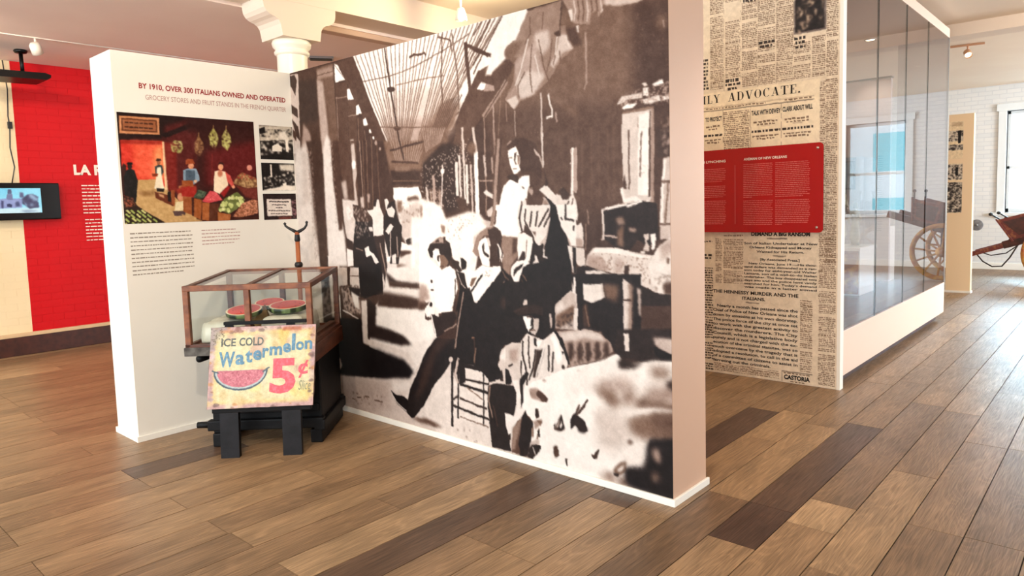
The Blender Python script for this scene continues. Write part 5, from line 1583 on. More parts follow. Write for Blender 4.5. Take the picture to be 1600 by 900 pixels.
for r in range(37):
    z = .252 + r * .0772; off = (r % 2) * .105
    for q in range(7):
        y0 = 1.70 + off + q * .2105
        if y0 > 3.02 or nb >= 290: continue
        o = bpy.data.objects.new('brick', bk); COL.objects.link(o); o.parent = wl; nb += 1
        o.location = (XW - .0155 + rb.uniform(-.0012, .0012), y0 + .1, z + .036); o.scale = (.020, .2055 + rb.uniform(-.002, .002), .0738 + rb.uniform(-.0015, .0015))
        o.rotation_euler = (rb.uniform(-.008, .008), rb.uniform(-.012, .012), rb.uniform(-.006, .006))
bl = struct(box('baseboard_left', XW - .01, XW + .03, -4, YB, 0, .20, M['brownbase'], bev=.006), 'dark brown baseboard under the red brick wall', 'baseboard')
box('cap', XW - .01, XW + .034, -4, YB, .20, .238, M['basecap'], bl, bev=.005)

# back wall of white painted brick with two sash windows
def brick_white(name):
    m = bpy.data.materials.new(name); m.use_nodes = True; nt = m.node_tree; N = nt.nodes; L = nt.links.new; b = N['Principled BSDF']
    g = N.new('ShaderNodeNewGeometry'); sx = N.new('ShaderNodeSeparateXYZ'); L(g.outputs['Position'], sx.inputs[0]); cb = N.new('ShaderNodeCombineXYZ'); L(sx.outputs[0], cb.inputs[0]); L(sx.outputs[2], cb.inputs[1])
    t = N.new('ShaderNodeTexBrick'); t.inputs['Scale'].default_value = 1; t.inputs['Brick Width'].default_value = .22; t.inputs['Row Height'].default_value = .077; t.inputs['Mortar Size'].default_value = .006
    t.inputs['Color1'].default_value = (*S2L((236, 234, 230)), 1); t.inputs['Color2'].default_value = (*S2L((228, 228, 226)), 1); t.inputs['Mortar'].default_value = (*S2L((220, 220, 220)), 1)
    L(cb.outputs[0], t.inputs['Vector']); L(t.outputs[0], b.inputs['Base Color']); b.inputs['Roughness'].default_value = .6
    bn = N.new('ShaderNodeBump'); bn.inputs['Strength'].default_value = .5; bn.inputs['Distance'].default_value = .01; bn.invert = True; L(t.outputs['Fac'], bn.inputs['Height']); L(bn.outputs[0], b.inputs['Normal'])
    return m
M['bw'] = brick_white('white_painted_brick')
WN = [(-1.85, -.72), (.22, 1.35)]; WZ0, WZ1 = 1.06, 2.92
segs = []; xx = XW
for a, b in WN: segs += [(xx, a, YB, YB + .3, 0, ZC), (a, b, YB, YB + .3, 0, WZ0), (a, b, YB, YB + .3, WZ1, ZC)]; xx = b
segs.append((xx, XE, YB, YB + .3, 0, ZC))
wb = struct(boxes('wall_back', segs, M['bw']), 'white painted brick wall with windows at the back', 'wall')
struct(box('baseboard_back', XW, XE, YB - .03, YB, 0, .12, M['trimwhite'], bev=.006), 'white baseboard along the back brick wall', 'baseboard')
for i, (a, b) in enumerate(WN):
    w = thing('window_%d' % (i + 1), ['tall white sash window above the painted cart', 'second white sash window on the back wall, mirrored in the glass case'][i], 'window', ((a + b) / 2, YB, WZ0), kind='structure')
    for nm, q in (('jamb', (a - .13, a, YB - .03, YB + .2, WZ0 - .1, WZ1 + .12)), ('jamb', (b, b + .13, YB - .03, YB + .2, WZ0 - .1, WZ1 + .12)), ('head_casing', (a - .16, b + .16, YB - .04, YB + .2, WZ1, WZ1 + .13)), ('sill', (a - .18, b + .18, YB - .08, YB + .2, WZ0 - .06, WZ0)),
                  ('meeting_rail', (a, b, YB + .1, YB + .14, 1.86, 1.92)), ('top_rail', (a, b, YB + .1, YB + .14, WZ1 - .06, WZ1)), ('bottom_rail', (a, b, YB + .1, YB + .14, WZ0, WZ0 + .08)), ('stile', (a, a + .05, YB + .1, YB + .14, WZ0, WZ1)), ('stile', (b - .05, b, YB + .1, YB + .14, WZ0, WZ1)), ('glazing_bar', ((a + b) / 2 - .014, (a + b) / 2 + .014, YB + .1, YB + .14, WZ0, WZ1))):
        box(nm, *q, M['winframe'], w, bev=.006)
    for p0, p1 in ((a + .05, (a + b) / 2 - .014), ((a + b) / 2 + .014, b - .05)):
        for z0, z1 in ((WZ0 + .08, 1.86), (1.92, WZ1 - .06)): box('pane', p0, p1, YB + .117, YB + .122, z0, z1, M['wglass'], w)
# pale building across the street
nbr = thing('neighbour_building', 'pale building with teal glazing seen through the back windows', 'building', (-3, 30, 0))
box('facade', -22, 16, 30, 32, -4, 5.2, M['facade'], nbr); box('roof', -22.4, 16.4, 29.4, 32.2, 5.2, 5.5, M['slate'], nbr)
for gx in range(-9, 6):
    for gz in (-.2, 2.3):
        f_ = box('window', gx * 2.0 - .62, gx * 2.0 + .62, 29.92, 30, gz, gz + 1.6, M['winframe'], nbr); box('pane', gx * 2.0 - .55, gx * 2.0 + .55, 29.9, 29.92, gz + .07, gz + 1.53, M['teal'], f_)
# right side wall, beyond the frame, closes the room
struct(box('wall_right', XE, XE + .2, -4, YB, 0, ZC, pm('right_wall_paint', (186, 168, 156), .7)), 'cream side wall beyond the glass case', 'wall')

# ================================================================== white text partition (left leg of the corner)
TL = .3566; YA = 1.6584; TM = .334
pt = thing('display_partition', 'white partition with red heading, market painting and small photographs', 'display panel', (XL - TL / 2, YA, 0))
box('panel_body', XL - TL, XL, YA, YM + TM, 0, HP, M['white'], pt)
boxes('base_trim', [(XL - TL - .012, XL + .012, YA - .012, YA, 0, .035), (XL, XL + .012, YA, YM - .014, 0, .035), (XL - TL - .012, XL - TL, YA, YM + TM, 0, .035)], M['trimwhite'], pt)
onL = lambda e: (lambda y, z: (XL + e, y, z))
ik = Ink(); ik.text('BY 1910, OVER 300 ITALIANS OWNED AND OPERATED', 1.812, 2.257, 1.02, .034, .026); ik.put('heading_text', onL(.0015), M['inkred'], pt, label='dark red capital heading')
ik = Ink(); ik.text('GROCERY STORES AND FRUIT STANDS IN THE FRENCH QUARTER', 1.847, 2.189, .985, .032, .006); ik.put('subheading_text', onL(.0015), M['inkrose'], pt, label='thin pale red capital line')
rp = random.Random(2)
ik = Ink(); ik.dashes(1.695, 2.085, 1.343, 11, .0262, .0068, rp, .82, 0, (.008, .03)); ik.put('body_text', onL(.0015), M['inkgrey'], pt, kind='stuff')
ik = Ink(); ik.dashes(2.147, 2.46, 1.343, 5, .0235, .006, rp, .75, .3, (.008, .03)); ik.put('caption_text', onL(.0015), M['inkrose'], pt, kind='stuff')
M['print'] = print_mat('satin_print', .5, spec=.25)
M['matte'] = print_mat('matt_print', .55, spec=.35)
cv = Canvas(.90, .70, 760, (.2, .07, .06)); cv.draw(PAINTING, False, 1.6, 1.3); cv.finish(.8, .05, .02)
lay_print('painting_print', cv, 0, 0, .899, .696, lambda u, v: (XL + .002, 1.6699 + u, 2.0974 - v), 300, 232, M['print'], pt, 'painting of a fruit stall with baskets and three vendors')
cv = Canvas(.30, .72, 760, (.9, .88, .82)); cv.draw(PHOTOS, False, 1.6, 1.5); cv.finish(1.2, .06, .04)
for k, (a, b) in enumerate(((2.102, 1.835), (1.809, 1.609), (1.585, 1.395))):
    y0 = 2.08 - a; lay_print('photo_print', cv, .009, max(y0, 0.0), .274, 2.08 - b, lambda u, v: (XL + .002, 2.60 + u, 2.08 - v), 100, int((a - b) * 380), M['print'], pt, ['crowd photograph in black and white', 'market stall photograph in black and white', 'photograph of a painted shop sign'][k])

# ================================================================== mural wall
mw = thing('mural_wall', 'partition covered by a sepia market photograph with five seated and standing men', 'mural wall', ((XL + XR) / 2, YM, 0))
box('panel_body', XL, XR, YM, YM + TM, 0, HP, M['mural_end'], mw)
boxes('base_trim', [(XL + .014, XR + .014, YM - .013, YM, 0, .036), (XR, XR + .014, YM, YM + TM + .014, 0, .036)], M['trimwhite'], mw, bev=.003)
cv = Canvas(XR - XL, HP, 420, sep(.22)); cv.draw(MURAL, True, 1.35, 1.1); cv.finish(.8, .035, .025)  # upper tones of the print raised to imitate lamp glare
lay_print('mural_print', cv, 0, 0, XR - XL - .001, HP - .036, lambda u, v: (XL + u, YM - .002, HP - v), 660, 660, M['print'], mw, 'sepia photograph of a covered market arcade, lamp glare painted into its upper browns')

# ================================================================== glass case with newspaper end wall
YN, XN, YE, XB = 5.4293, -1.6417, 9.2243, -3.42; ZG0, ZG1 = .431, 3.177
gc = thing('glass_case', 'tall walk-along glass case with white base and newspaper covered end', 'display case', ((XN + XB) / 2, YN, 0))
box('end_panel', XB, XN, YN, YN + .07, .0, 3.275, M['white'], gc)
box('edge_trim', XN - .012, XN + .012, YN - .006, YN + .07, .0, 3.275, M['trimwhite'], gc)
box('base', XB, XN, YN + .07, YE, .085, ZG0, M['casepaint'], gc, bev=.004)
box('plinth', XB + .06, XN - .07, YN + .07, YE - .06, 0, .085, M['brownbase'], gc)
box('top', XB, XN, YN + .07, YE, ZG1, 3.275, M['casepaint'], gc, bev=.004)
box('case_floor', XB + .02, XN - .02, YN + .08, YE - .02, ZG0, ZG0 + .012, pm('case_floor_boards', (120, 88, 78), .25, (84, 58, 52), 5, (6, 1, 1)), gc)
for a, b in ((YN + .075, 6.388), (6.394, 7.318), (7.324, 8.202), (8.208, YE - .012)):
    box('glass_pane', XN - .012, XN - .002, a, b, ZG0, ZG1, M['glass'], gc)
for y in (6.391, 7.321, 8.205): box('pane_joint', XN - .014, XN - .0005, y - .004, y + .004, ZG0, ZG1, M['plastic'], gc)
box('glass_pane', -2.16, XN - .012, YE - .012, YE - .004, ZG0, ZG1, M['glass'], gc)
box('corner_post', XN - .02, XN, YE - .014, YE + .002, ZG0, ZG1, M['silver'], gc)
for yy in (6.2, 7.6, 8.6):  # added lights and glowing discs that brighten the inside of the case
    dl = lathe('fill_light', [(0, -.004), (.05, -.004), (.058, -.012), (.06, 0)], M['silver'], gc, (-2.3, yy, ZG1), 20)
    lathe('lens', [(0, -.008), (.045, -.007), (.045, -.004)], emit_mat('fill_light_glow', (255, 232, 196), 8), dl, (-2.3, yy, ZG1), 18)
    lamp('case_fill_spot', 'SPOT', (-2.3, yy, ZG1 - .03), 26, WARM, .03, (-2.25, yy + .1, .4), 80)
# newspaper print
cv = Canvas(XN - XB, 3.18, 420, (.89, .83, .74))
nx = lambda x: x - XB
INK = (.47, .375, .30); DK = (.13, .09, .08); rn = random.Random(8)
def column(x0, x1, z1, z0, pitch=.0135, h=.0078, col=INK, al=.8, soft=.5):
    z = z1
    while z > z0 + h:
        x = x0
        if rn.random() < .035: z -= pitch * 1.4; continue
        while x < x1 - .004:
            w = min(rn.uniform(.008, .034), x1 - x); cv.rect(nx(x), 3.18 - z, nx(x + w), 3.18 - z + h, col, soft, al); x += w + .0045
        z -= pitch
def headline(x0, x1, z, h, n=1, gap=1.5, col=DK):
    for k in range(n):
        m = rn.uniform(0, .18) * (x1 - x0) if k else 0; x = x0 + m
        while x < x1 - m - .006:
            w = min(rn.uniform(.012, .035), x1 - m - x)
            cv.rect(nx(x), 3.18 - z + k * h * gap, nx(x + w), 3.18 - z + k * h * gap + h, col, .5, .9); x += w + .008
cols = [(-2.66, -2.545), (-2.53, -2.407), (-2.393, -2.267), (-2.261, -2.126), (-2.117, -1.992), (-3.40, -3.28), (-3.27, -3.15), (-3.14, -3.02), (-3.01, -2.89), (-2.88, -2.76)]
for k, (a, b) in enumerate(cols):
    tops = (3.18, 2.86, 2.98, 3.18, 2.96)[k % 5]
    column(a, b, tops, 2.33 if k != 1 else 2.42)
    if k in (0, 2, 4): headline(a + .006, b - .006, tops + .19, .034, 4)
    elif k == 1: column(a, b, 3.18, 3.0); headline(a, b, 2.41, .022, 3)
    elif k == 3: headline(a + .005, b - .005, 2.66, .02, 2)
    cv.rect(nx(b + .004), 0, nx(b + .0055), .86, INK, .4, .5)
headline(-2.73, -2.675, 2.60, .018, 9, 1.6)
column(-1.985, -1.86, 2.60, 2.33); headline(-1.985, -1.885, 2.645, .02, 3, 1.6); column(-1.85, -1.755, 2.63, 2.33); column(-1.748, -1.668, 3.18, .95); column(-1.79, -1.75, 2.30, 1.3)
# halftone portrait group in its frame
cv.rect(nx(-1.985), .26, nx(-1.75), .515, (.45, .40, .38)); cv.rect(nx(-1.972), .0, nx(-1.765), .50, (.10, .07, .07))
for q in ((-1.95, 2.86, .03, .06), (-1.90, 2.80, .05, .04), (-1.84, 2.84, .02, .05), (-1.80, 2.78, .02, .02), (-1.93, 2.74, .05, .03), (-1.88, 2.90, .05, .03), (-1.955, 2.71, .02, .04), (-1.79, 2.92, .02, .05)):
    cv.poly([(nx(q[0]), 3.18 - q[1]), (nx(q[0] + q[2]), 3.18 - q[1] + .02), (nx(q[0] + q[2]), 3.18 - q[1] + q[3]), (nx(q[0] + .01), 3.18 - q[1] + q[3] + .02)], (.74, .65, .56), 3)
cv.speck([(nx(-1.97), .02), (nx(-1.77), .02), (nx(-1.77), .48), (nx(-1.97), .48)], (.62, .53, .46), .16, 9); cv.speck([(nx(-1.97), .02), (nx(-1.77), .02), (nx(-1.77), .48), (nx(-1.97), .48)], (.08, .06, .06), .3, 8)
# pasted front page
cv.rect(nx(-3.4), 3.18 - 2.318, nx(-1.793), 3.18 - 1.3, (.95, .89, .78))
cv.rect(nx(-3.4), 3.18 - 2.178, nx(-1.835), 3.18 - 2.174, DK); cv.rect(nx(-3.4), 3.18 - 2.203, nx(-1.835), 3.18 - 2.2005, INK)
headline(-2.7, -2.2, 2.196, .010, 1, col=INK); headline(-2.05, -1.85, 2.198, .010, 1, col=INK)
column(-2.545, -2.33, 2.155, 1.80, .0155, .009)
for a, b in ((-2.72, -2.56), (-2.315, -2.085), (-2.07, -1.84)):
    headline(a + .02, b - .02, 2.055, .013, 2, 1.7, INK); headline(a, b, 1.985, .020, 1); headline(a + .01, b - .01, 1.945, .013, 2, 1.7, INK); cv.rect(nx(a + .08), 3.18 - 2.015, nx(b - .08), 3.18 - 2.013, INK)
for x in (-2.55, -2.323, -2.077): cv.rect(nx(x), 3.18 - 2.17, nx(x + .002), 3.18 - 1.3, INK, .4, .6)
# lower part
headline(-2.73, -2.65, 1.11, .014, 1); headline(-2.73, -2.65, 1.0, .016, 2); column(-2.73, -2.645, .89, .02, .021, .012, DK); column(-2.62, -2.565, 1.13, .75); column(-2.55, -2.385, 1.16, .75, .0135, .008)
column(-1.788, -1.668, .95, .01); column(-1.928, -1.836, .66, .10, .015, .009); column(-2.64, -2.09, .085, .01); column(-1.79, -1.668, 1.25, .95)
for a, b, z in ((-2.19, -2.03, 1.137), (-2.14, -2.04, .998), (-2.36, -2.25, .615)): cv.rect(nx(a), 3.18 - z, nx(b), 3.18 - z + .004, DK)
cv.rect(nx(-2.066), 3.18 - .092, nx(-1.832), 3.18 - .088, DK); cv.rect(nx(-2.066), 3.18 - .092, nx(-2.062), 3.17, DK); headline(-2.05, -1.85, .082, .010, 1, col=INK); headline(-2.0, -1.88, .018, .008, 1, col=INK)
for a in np.arange(-3.38, -2.8, .13): column(a, a + .115, 2.10, .05)
cv.finish(.6, .05, .02)
lay_print('newspaper_print', cv, .002, 0, XN - XB - .012, 3.178, lambda u, v: (XB + u, YN - .003, 3.18 - v), 380, 700, M['matte'], gc, 'collage of old newspaper pages')
onN = lambda x, z: (x, YN - .0045, z)
# big title letters with heavy stems, hairlines and serifs
SER = {'I': ('s0', .36), 'L': ('', .62), 'Y': ('', .74), 'A': ('', .80), 'D': ('', .76), 'V': ('', .78), 'O': ('', .74), 'C': ('', .68), 'T': ('', .72), 'E': ('', .66), '.': ('', .2)}
def quad(ik, pts): ik.add(pts, [(0, 1, 2, 3)])
def serif_letter(ik, ch, x, z, h):
    T, t = .17 * h, .045 * h; w = SER[ch][1] * h
    B = lambda a, b, c, d: ik.bar(x + a * h, x + b * h, z + c * h, z + d * h)
    def arc(cx, cy, rx, ry, a0, a1, thick):
        n = 12
        for i in range(n):
            p = a0 + (a1 - a0) * i / n; q = a0 + (a1 - a0) * (i + 1) / n; f = lambda an: t + (thick - t) * abs(math.cos(an)) ** 1.3
            o = lambda an, r: (x + cx * h + (rx * h - r) * math.cos(an), z + cy * h + (ry * h - r * .35) * math.sin(an))
            quad(ik, [o(p, 0), o(q, 0), o(q, f(q)), o(p, f(p))])
    dg = lambda xa, za, xb, zb, th: quad(ik, [(x + xa * h - th / 2, z + za * h), (x + xa * h + th / 2, z + za * h), (x + xb * h + th / 2, z + zb * h), (x + xb * h - th / 2, z + zb * h)])
    k = T / h
    if ch == 'I': B(.09, .09 + k, 0, 1); B(0, .36, 0, .05); B(0, .36, .95, 1)
    if ch == 'L': B(.09, .09 + k, 0, 1); B(0, .36, .95, 1); B(0, .6, 0, .05); B(.55, .6, 0, .32)
    if ch == 'Y': dg(.38, .45, .14, 1, T); dg(.38, .45, .62, 1, t); B(.31, .31 + k, 0, .48); B(.2, .58, 0, .05); B(0, .3, .95, 1); B(.5, .76, .95, 1)
    if ch == 'A': dg(.12, 0, .40, 1, t); dg(.62, 0, .40, 1, T); B(.22, .56, .28, .33); B(0, .26, 0, .05); B(.48, .8, 0, .05)
    if ch == 'V': dg(.40, 0, .15, 1, T); dg(.40, 0, .66, 1, t); B(0, .32, .95, 1); B(.54, .8, .95, 1)
    if ch == 'D': B(.09, .09 + k, 0, 1); B(0, .4, 0, .05); B(0, .4, .95, 1); arc(.36, .5, .36, .5, -math.pi / 2, math.pi / 2, T)
    if ch == 'O': arc(.36, .5, .36, .51, 0, 2 * math.pi, T)
    if ch == 'C': arc(.36, .5, .36, .51, .25 * math.pi, 1.75 * math.pi, T); B(.56, .62, .68, 1)
    if ch == 'T': B(.27, .27 + k, 0, 1); B(.16, .56, 0, .05); B(0, .72, .95, 1); B(0, .05, .68, 1); B(.67, .72, .68, 1)
    if ch == 'E': B(.09, .09 + k, 0, 1); B(0, .62, 0, .05); B(0, .62, .95, 1); B(.2, .42, .48, .53); B(.38, .42, .36, .65); B(.57, .62, 0, .3); B(.57, .62, .7, 1)
    if ch == '.': B(0, .17, 0, .17)
    return w
for wd, xa, xb in (('ILY', -2.724, -2.576), ('ADVOCATE.', -2.506, -1.935)):
    ik = Ink(); x = 0
    for ch in wd: x += serif_letter(ik, ch, x, 2.234, .066) + .010
    w_ = max(v[0] for v in ik.v); ik.v = [(xa + v[0] * (xb - xa) / w_, v[1]) for v in ik.v]
    ik.put('title_word', onN, M['inkblack'], gc, label='bold black newspaper title')
def line(t, a, z, w, cap, bold, nm='text_line'):
    ik = Ink(); ik.text(t, a, z, w, cap, bold); ik.put(nm, onN, M['inkblack'], gc)

line('TALK WITH DEWEY', -2.312, 2.102, .23, .036, .03); line('CLARK ABOUT WILL', -2.066, 2.106, .225, .036, .03); line('TO PROTECT', -2.705, 2.09, .145, .034, .03)
line('DEMAND A BIG RANSOM', -2.314, 1.155, .46, .030, .05)
for t, a, b, z in (('Son of Italian Undertaker at New', -2.373, -1.797, 1.086), ('Orleans Kidnapped and Money', -2.329, -1.842, 1.054), ('Wanted for His Return.', -2.27, -1.898, 1.020), ('[By Associated Press.]', -2.241, -1.931, .958)): line(t, a, z, b - a, .019, .022)
for k, t in enumerate(('New Orleans, June 19.—His thou-', 'sand dollars was demanded as a ran-', 'som today for eight-year-old Walter', 'Lamana, son of a well-to-do Italian', 'undertaker. The boy disappeared two', 'days ago and the police have vainly', 'searched for him. Today’s demand', 'was made in a letter signed')):
    a = -2.335 if k == 0 else -2.373; line(t, a, .925 - k * .0272, -1.802 - a, .017, .02)
line('THE HENNESSY MURDER AND THE', -2.644, .679, .705, .027, .03); line('ITALIANS.', -2.39, .635, .19, .025, .03)
for k, t in enumerate(('Nearly a month has passed since the', 'Chief of Police of New Orleans was shot', 'down by assassins at his own doorstep.', 'The police force of the city at once set', 'to work with the greatest activity to', 'discover the murderers. The City', 'Council, which is a legislative body', 'purely and is not charged with the ex-', 'ecution of the criminal statutes, was so', 'much overcome by the tragedy that it', 'adopted a resolution, to call in the aid', 'of a committee of citizens to assist in', 'ferreting out the criminals.')):
    a = -2.608 if k == 0 else -2.645; line(t, a, .562 - k * .0385, (-1.943 - a) if k < 12 else .49, .023, .022)
line('CASTORIA', -2.048, .030, .20, .034, .05)

# red acrylic panel standing off the newspaper wall
rd = thing('red_text_panel', 'glossy red acrylic text panel screwed onto the newspaper wall', 'info panel', (-2.5, YN - .03, 1.18))
RX0 = -3.28
oc = [(RX0, 1.183)]; oc += [(-1.752 - .03 + .03 * math.sin(a), 1.183 + .03 - .03 * math.cos(a)) for a in np.linspace(0, math.pi / 2, 6)]; oc += [(-1.752 - .03 + .03 * math.cos(a), 1.851 - .03 + .03 * math.sin(a)) for a in np.linspace(0, math.pi / 2, 6)]; oc += [(RX0, 1.851)]
prism('panel', oc, YN - .034, YN - .026, M['redacrylic'], rd)
onR = lambda x, z: (x, YN - .0352, z)
ik = Ink(); ik.text('AXEMAN OF NEW ORLEANS', -2.362, 1.753, .342, .019, .02); ik.put('heading_text', onR, M['inkwhite'], rd); ik = Ink(); ik.text('THE SICILIAN LYNCHING', -2.90, 1.75, .385, .019, .02); ik.put('heading_text', onR, M['inkwhite'], rd)
ik = Ink()
for a, b in ((-2.366, -2.125), (-2.11, -1.845)):
    ik.dashes(a, b, 1.722, 19, .0143, .0045, rp, .3 if a < -2.2 else .8, .04, (.008, .03)); ik.dashes(a, b, 1.435, 14, .0143, .0045, rp, 1 if a < -2.2 else .2, .04, (.008, .03))
for z, n in ((1.70, 8), (1.56, 7), (1.44, 14)): ik.dashes(-2.80, -2.51, z, n, .0143, .0045, rp, .9, .04, (.008, .03))
ik.put('body_text', onR, M['inkpink'], rd, kind='stuff')
ik = Ink(); ik.bar(-2.437, -2.433, 1.25, 1.72); ik.put('divider_line', onR, M['inkpink'], rd)
for x, z in ((-1.792, 1.812), (-1.797, 1.222), (RX0 + .04, 1.812), (RX0 + .04, 1.222)):
    s_ = lathe('screw', [(0, -.006), (.008, -.006), (.010, -.003), (.010, 0), (.006, .001)], M['steel'], rd, (x, YN - .0345, z), 14, 'y'); lathe('standoff', [(.007, 0), (.007, .03)], M['steel'], s_, (x, YN - .033, z), 10, 'y')

# inside the case
pd = thing('case_pedestal', 'pedestal with red and gold painted front and white sides inside the glass case', 'pedestal', (-2.35, 7.77, ZG0 + .012))
box('body', -2.62, -2.07, 7.48, 8.05, ZG0 + .012, .915, M['trimwhite'], pd, bev=.004)
box('painted_front', -2.61, -2.08, 7.462, 7.48, ZG0 + .03, .90, M['gold'], pd, bev=.004)
box('moulding', -2.63, -2.06, 7.455, 8.06, .895, .93, M['trimwhite'], pd, bev=.008)
vt = thing('glass_vitrine', 'clear glass cover standing on the pedestal inside the case', 'glass cover', (-2.35, 7.77, .93))
for q in ((-2.61, -2.60, 7.49, 8.04, .93, 1.83), (-2.09, -2.08, 7.49, 8.04, .93, 1.83), (-2.60, -2.09, 7.49, 7.50, .93, 1.83), (-2.60, -2.09, 8.03, 8.04, .93, 1.83), (-2.61, -2.08, 7.49, 8.04, 1.83, 1.84)): box('glass_pane', *q, M['vglass'], vt)
def figurine(name, label, c, h, arm):
    t = thing(name, label, 'figurine', c, group='ivory figurines in the glass cover')
    s = h / .6
    lathe('base', [(0, 0), (.055 * s, 0), (.06 * s, .015 * s), (.05 * s, .04 * s), (0, .04 * s)], M['fig'], t, c, 20)
    lathe('robe', [(.05 * s, .04 * s), (.07 * s, .10 * s), (.055 * s, .22 * s), (.042 * s, .32 * s), (.055 * s, .42 * s), (.05 * s, .46 * s), (.02 * s, .485 * s), (.018 * s, .51 * s), (0, .515 * s)], M['fig'], t, c, 20)
    lathe('head', [(0, .50 * s), (.025 * s, .51 * s), (.037 * s, .545 * s), (.03 * s, .585 * s), (0, .60 * s)], M['fig'], t, c, 16)
    tube('arm', [(c[0] + .05 * s, c[1], c[2] + .43 * s), (c[0] + .08 * s, c[1] - .03 * s, c[2] + .34 * s), (c[0] + arm * s, c[1] - .06 * s, c[2] + .36 * s)], [.02 * s, .016 * s, .013 * s], M['fig'], t)
    tube('arm', [(c[0] - .05 * s, c[1], c[2] + .43 * s), (c[0] - .08 * s, c[1] - .03 * s, c[2] + .34 * s), (c[0] - arm * s, c[1] - .06 * s, c[2] + .30 * s)], [.02 * s, .016 * s, .013 * s], M['fig'], t)
figurine('figurine', 'taller ivory figurine close to the newspaper wall edge', (-2.34, 7.66, .93), .74, .03)
figurine('figurine', 'shorter ivory figurine beside the taller one in the glass cover', (-2.22, 7.84, .93), .46, .05)
tp = thing('text_partition', 'mauve white upright partition with a column of text inside the glass case', 'partition', (-2.7, 8.95, ZG0 + .012))
box('panel', XB + .03, -2.16, 8.93, 8.99, ZG0 + .012, 2.78, M['mauve'], tp); box('cap_rail', XB + .03, -2.15, 8.915, 9.0, 2.78, 2.80, M['iron'], tp); box('return_panel', -2.19, -2.16, 8.99, YE - .03, ZG0 + .012, 1.08, M['trimwhite'], tp)
ik = Ink(); ik.dashes(-2.31, -2.225, 1.90, 36, .0245, .007, rp, .8, .25, (.01, .03)); ik.put('column_text', lambda x, z: (x, 8.9285, z), M['inkgrey'], tp, kind='stuff')
pf = thing('framed_picture', 'small grey framed picture hung on the case partition', 'picture', (-2.62, 8.92, 1.52))
boxes('frame', [(-2.705, -2.53, 8.905, 8.93, 1.525, 1.545), (-2.705, -2.53, 8.905, 8.93, 1.845, 1.865), (-2.705, -2.685, 8.905, 8.93, 1.545, 1.845), (-2.55, -2.53, 8.905, 8.93, 1.545, 1.845)], pm('grey_frame', (96, 92, 96), .4), pf, bev=.003)
box('print', -2.685, -2.55, 8.918, 8.928, 1.545, 1.845, pm('pale_blue_print', (176, 190, 202), .4, (150, 164, 180), 14), pf)
box('wall_speaker', 0, 0, 0, 0, 0, 0, M['iron']) if False else None

# ================================================================== far panel, disc, painted carts
fp = thing('photo_panel', 'narrow cream panel with black and white photographs beyond the glass case', 'display panel', (-1.93, 11.86, 0))
box('panel_body', -2.085, -1.777, 11.80, 11.92, 0, 2.57, pm('cream_panel', (240, 212, 172), .5), fp)
box('base_trim', -2.095, -1.767, 11.79, 11.93, 0, .03, M['trimwhite'], fp)
cv = Canvas(.20, 1.40, 700, (.92, .83, .68)); rq = random.Random(4)
def bwphoto(y0, y1, dens, seed):
    g = np.random.default_rng(seed); h = y1 - y0
    cv.rect(0, y0, .18, y1, (.80, .74, .66), .5); cv.speck([(0, y0), (.18, y0), (.18, y1), (0, y1)], (.08, .06, .06), dens, 11); cv.speck([(0, y0), (.18, y0), (.18, y1), (0, y1)], (.93, .88, .80), .2, 8); cv.speck([(0, y0), (.18, y0), (.18, y1), (0, y1)], (.1, .08, .08), dens * .6, 18)
bwphoto(.16, .31, .25, 1); bwphoto(.36, .44, .3, 2); bwphoto(.64, .86, .25, 3); bwphoto(.90, 1.33, .45, 4)
cv.rect(.115, .16, .15, .34, (.07, .05, .05), 1); cv.rect(.09, .68, .125, .80, (.07, .05, .05), 1); cv.rect(.03, .04, .17, .10, (.78, .68, .55), 3)
cv.finish(2, .06, .04)
for k, (a, b) in enumerate(((.03, .56), (.62, .88), (.89, 1.34))):
    lay_print('photo_print', cv, 0, a, .18, b, lambda u, v: (-2.084 + u, 11.797, 2.50 - v), 60, int((b - a) * 260), M['matte'], fp)
dc = thing('wall_disc', 'round grey metal disc fixed low on the white brick wall', 'vent cover', (-2.28, YB, .83))
lathe('plate', [(0, -.012), (.085, -.012), (.10, -.006), (.105, 0)], pm('grey_disc', (128, 124, 124), .6, (108, 104, 104), 20), dc, (-2.28, YB, .83), 32, 'y')
lathe('hub', [(0, -.02), (.02, -.018), (.024, -.012)], M['silver'], dc, (-2.28, YB, .83), 16, 'y')

def wheel(t, c, r, rimmat, ns=12):
    w = thing_part = bpy.data.objects.new('wheel', None); COL.objects.link(w); w.parent = t; ORG[w.name] = root_org(t)
    lathe('rim', [(r - .075, -.03), (r - .008, -.03), (r, -.022), (r, .022), (r - .008, .03), (r - .075, .03), (r - .075, -.03)], rimmat, w, c, 44, 'y')
    lathe('hub', [(0, -.12), (.05, -.12), (.06, -.08), (.085, -.05), (.085, .05), (.06, .08), (.05, .12), (0, .12)], rimmat, w, c, 20, 'y')
    for k in range(ns):
        a = 2 * math.pi * k / ns + .12; d = (math.cos(a), math.sin(a))
        bar('spoke', (c[0] + d[0] * .07, c[1], c[2] + d[1] * .07), (c[0] + d[0] * (r - .06), c[1], c[2] + d[1] * (r - .06)), .034, .03, rimmat, w, .006)
pcart = thing('painted_cart', 'red painted cart with yellow wheels, tipped onto its shafts beside the window', 'cart', (-.87, 13.9, 0))
YC = 13.9
for s in (-1, 1): wheel(pcart, (-.87, YC + s * .60, .482), .475, M['wheely'])
tube('axle', [(-.87, YC - .6, .482), (-.87, YC + .6, .482)], .035, M['cartdark'], pcart)
SL = lambda X: .43 + (X + 2.06) * .335
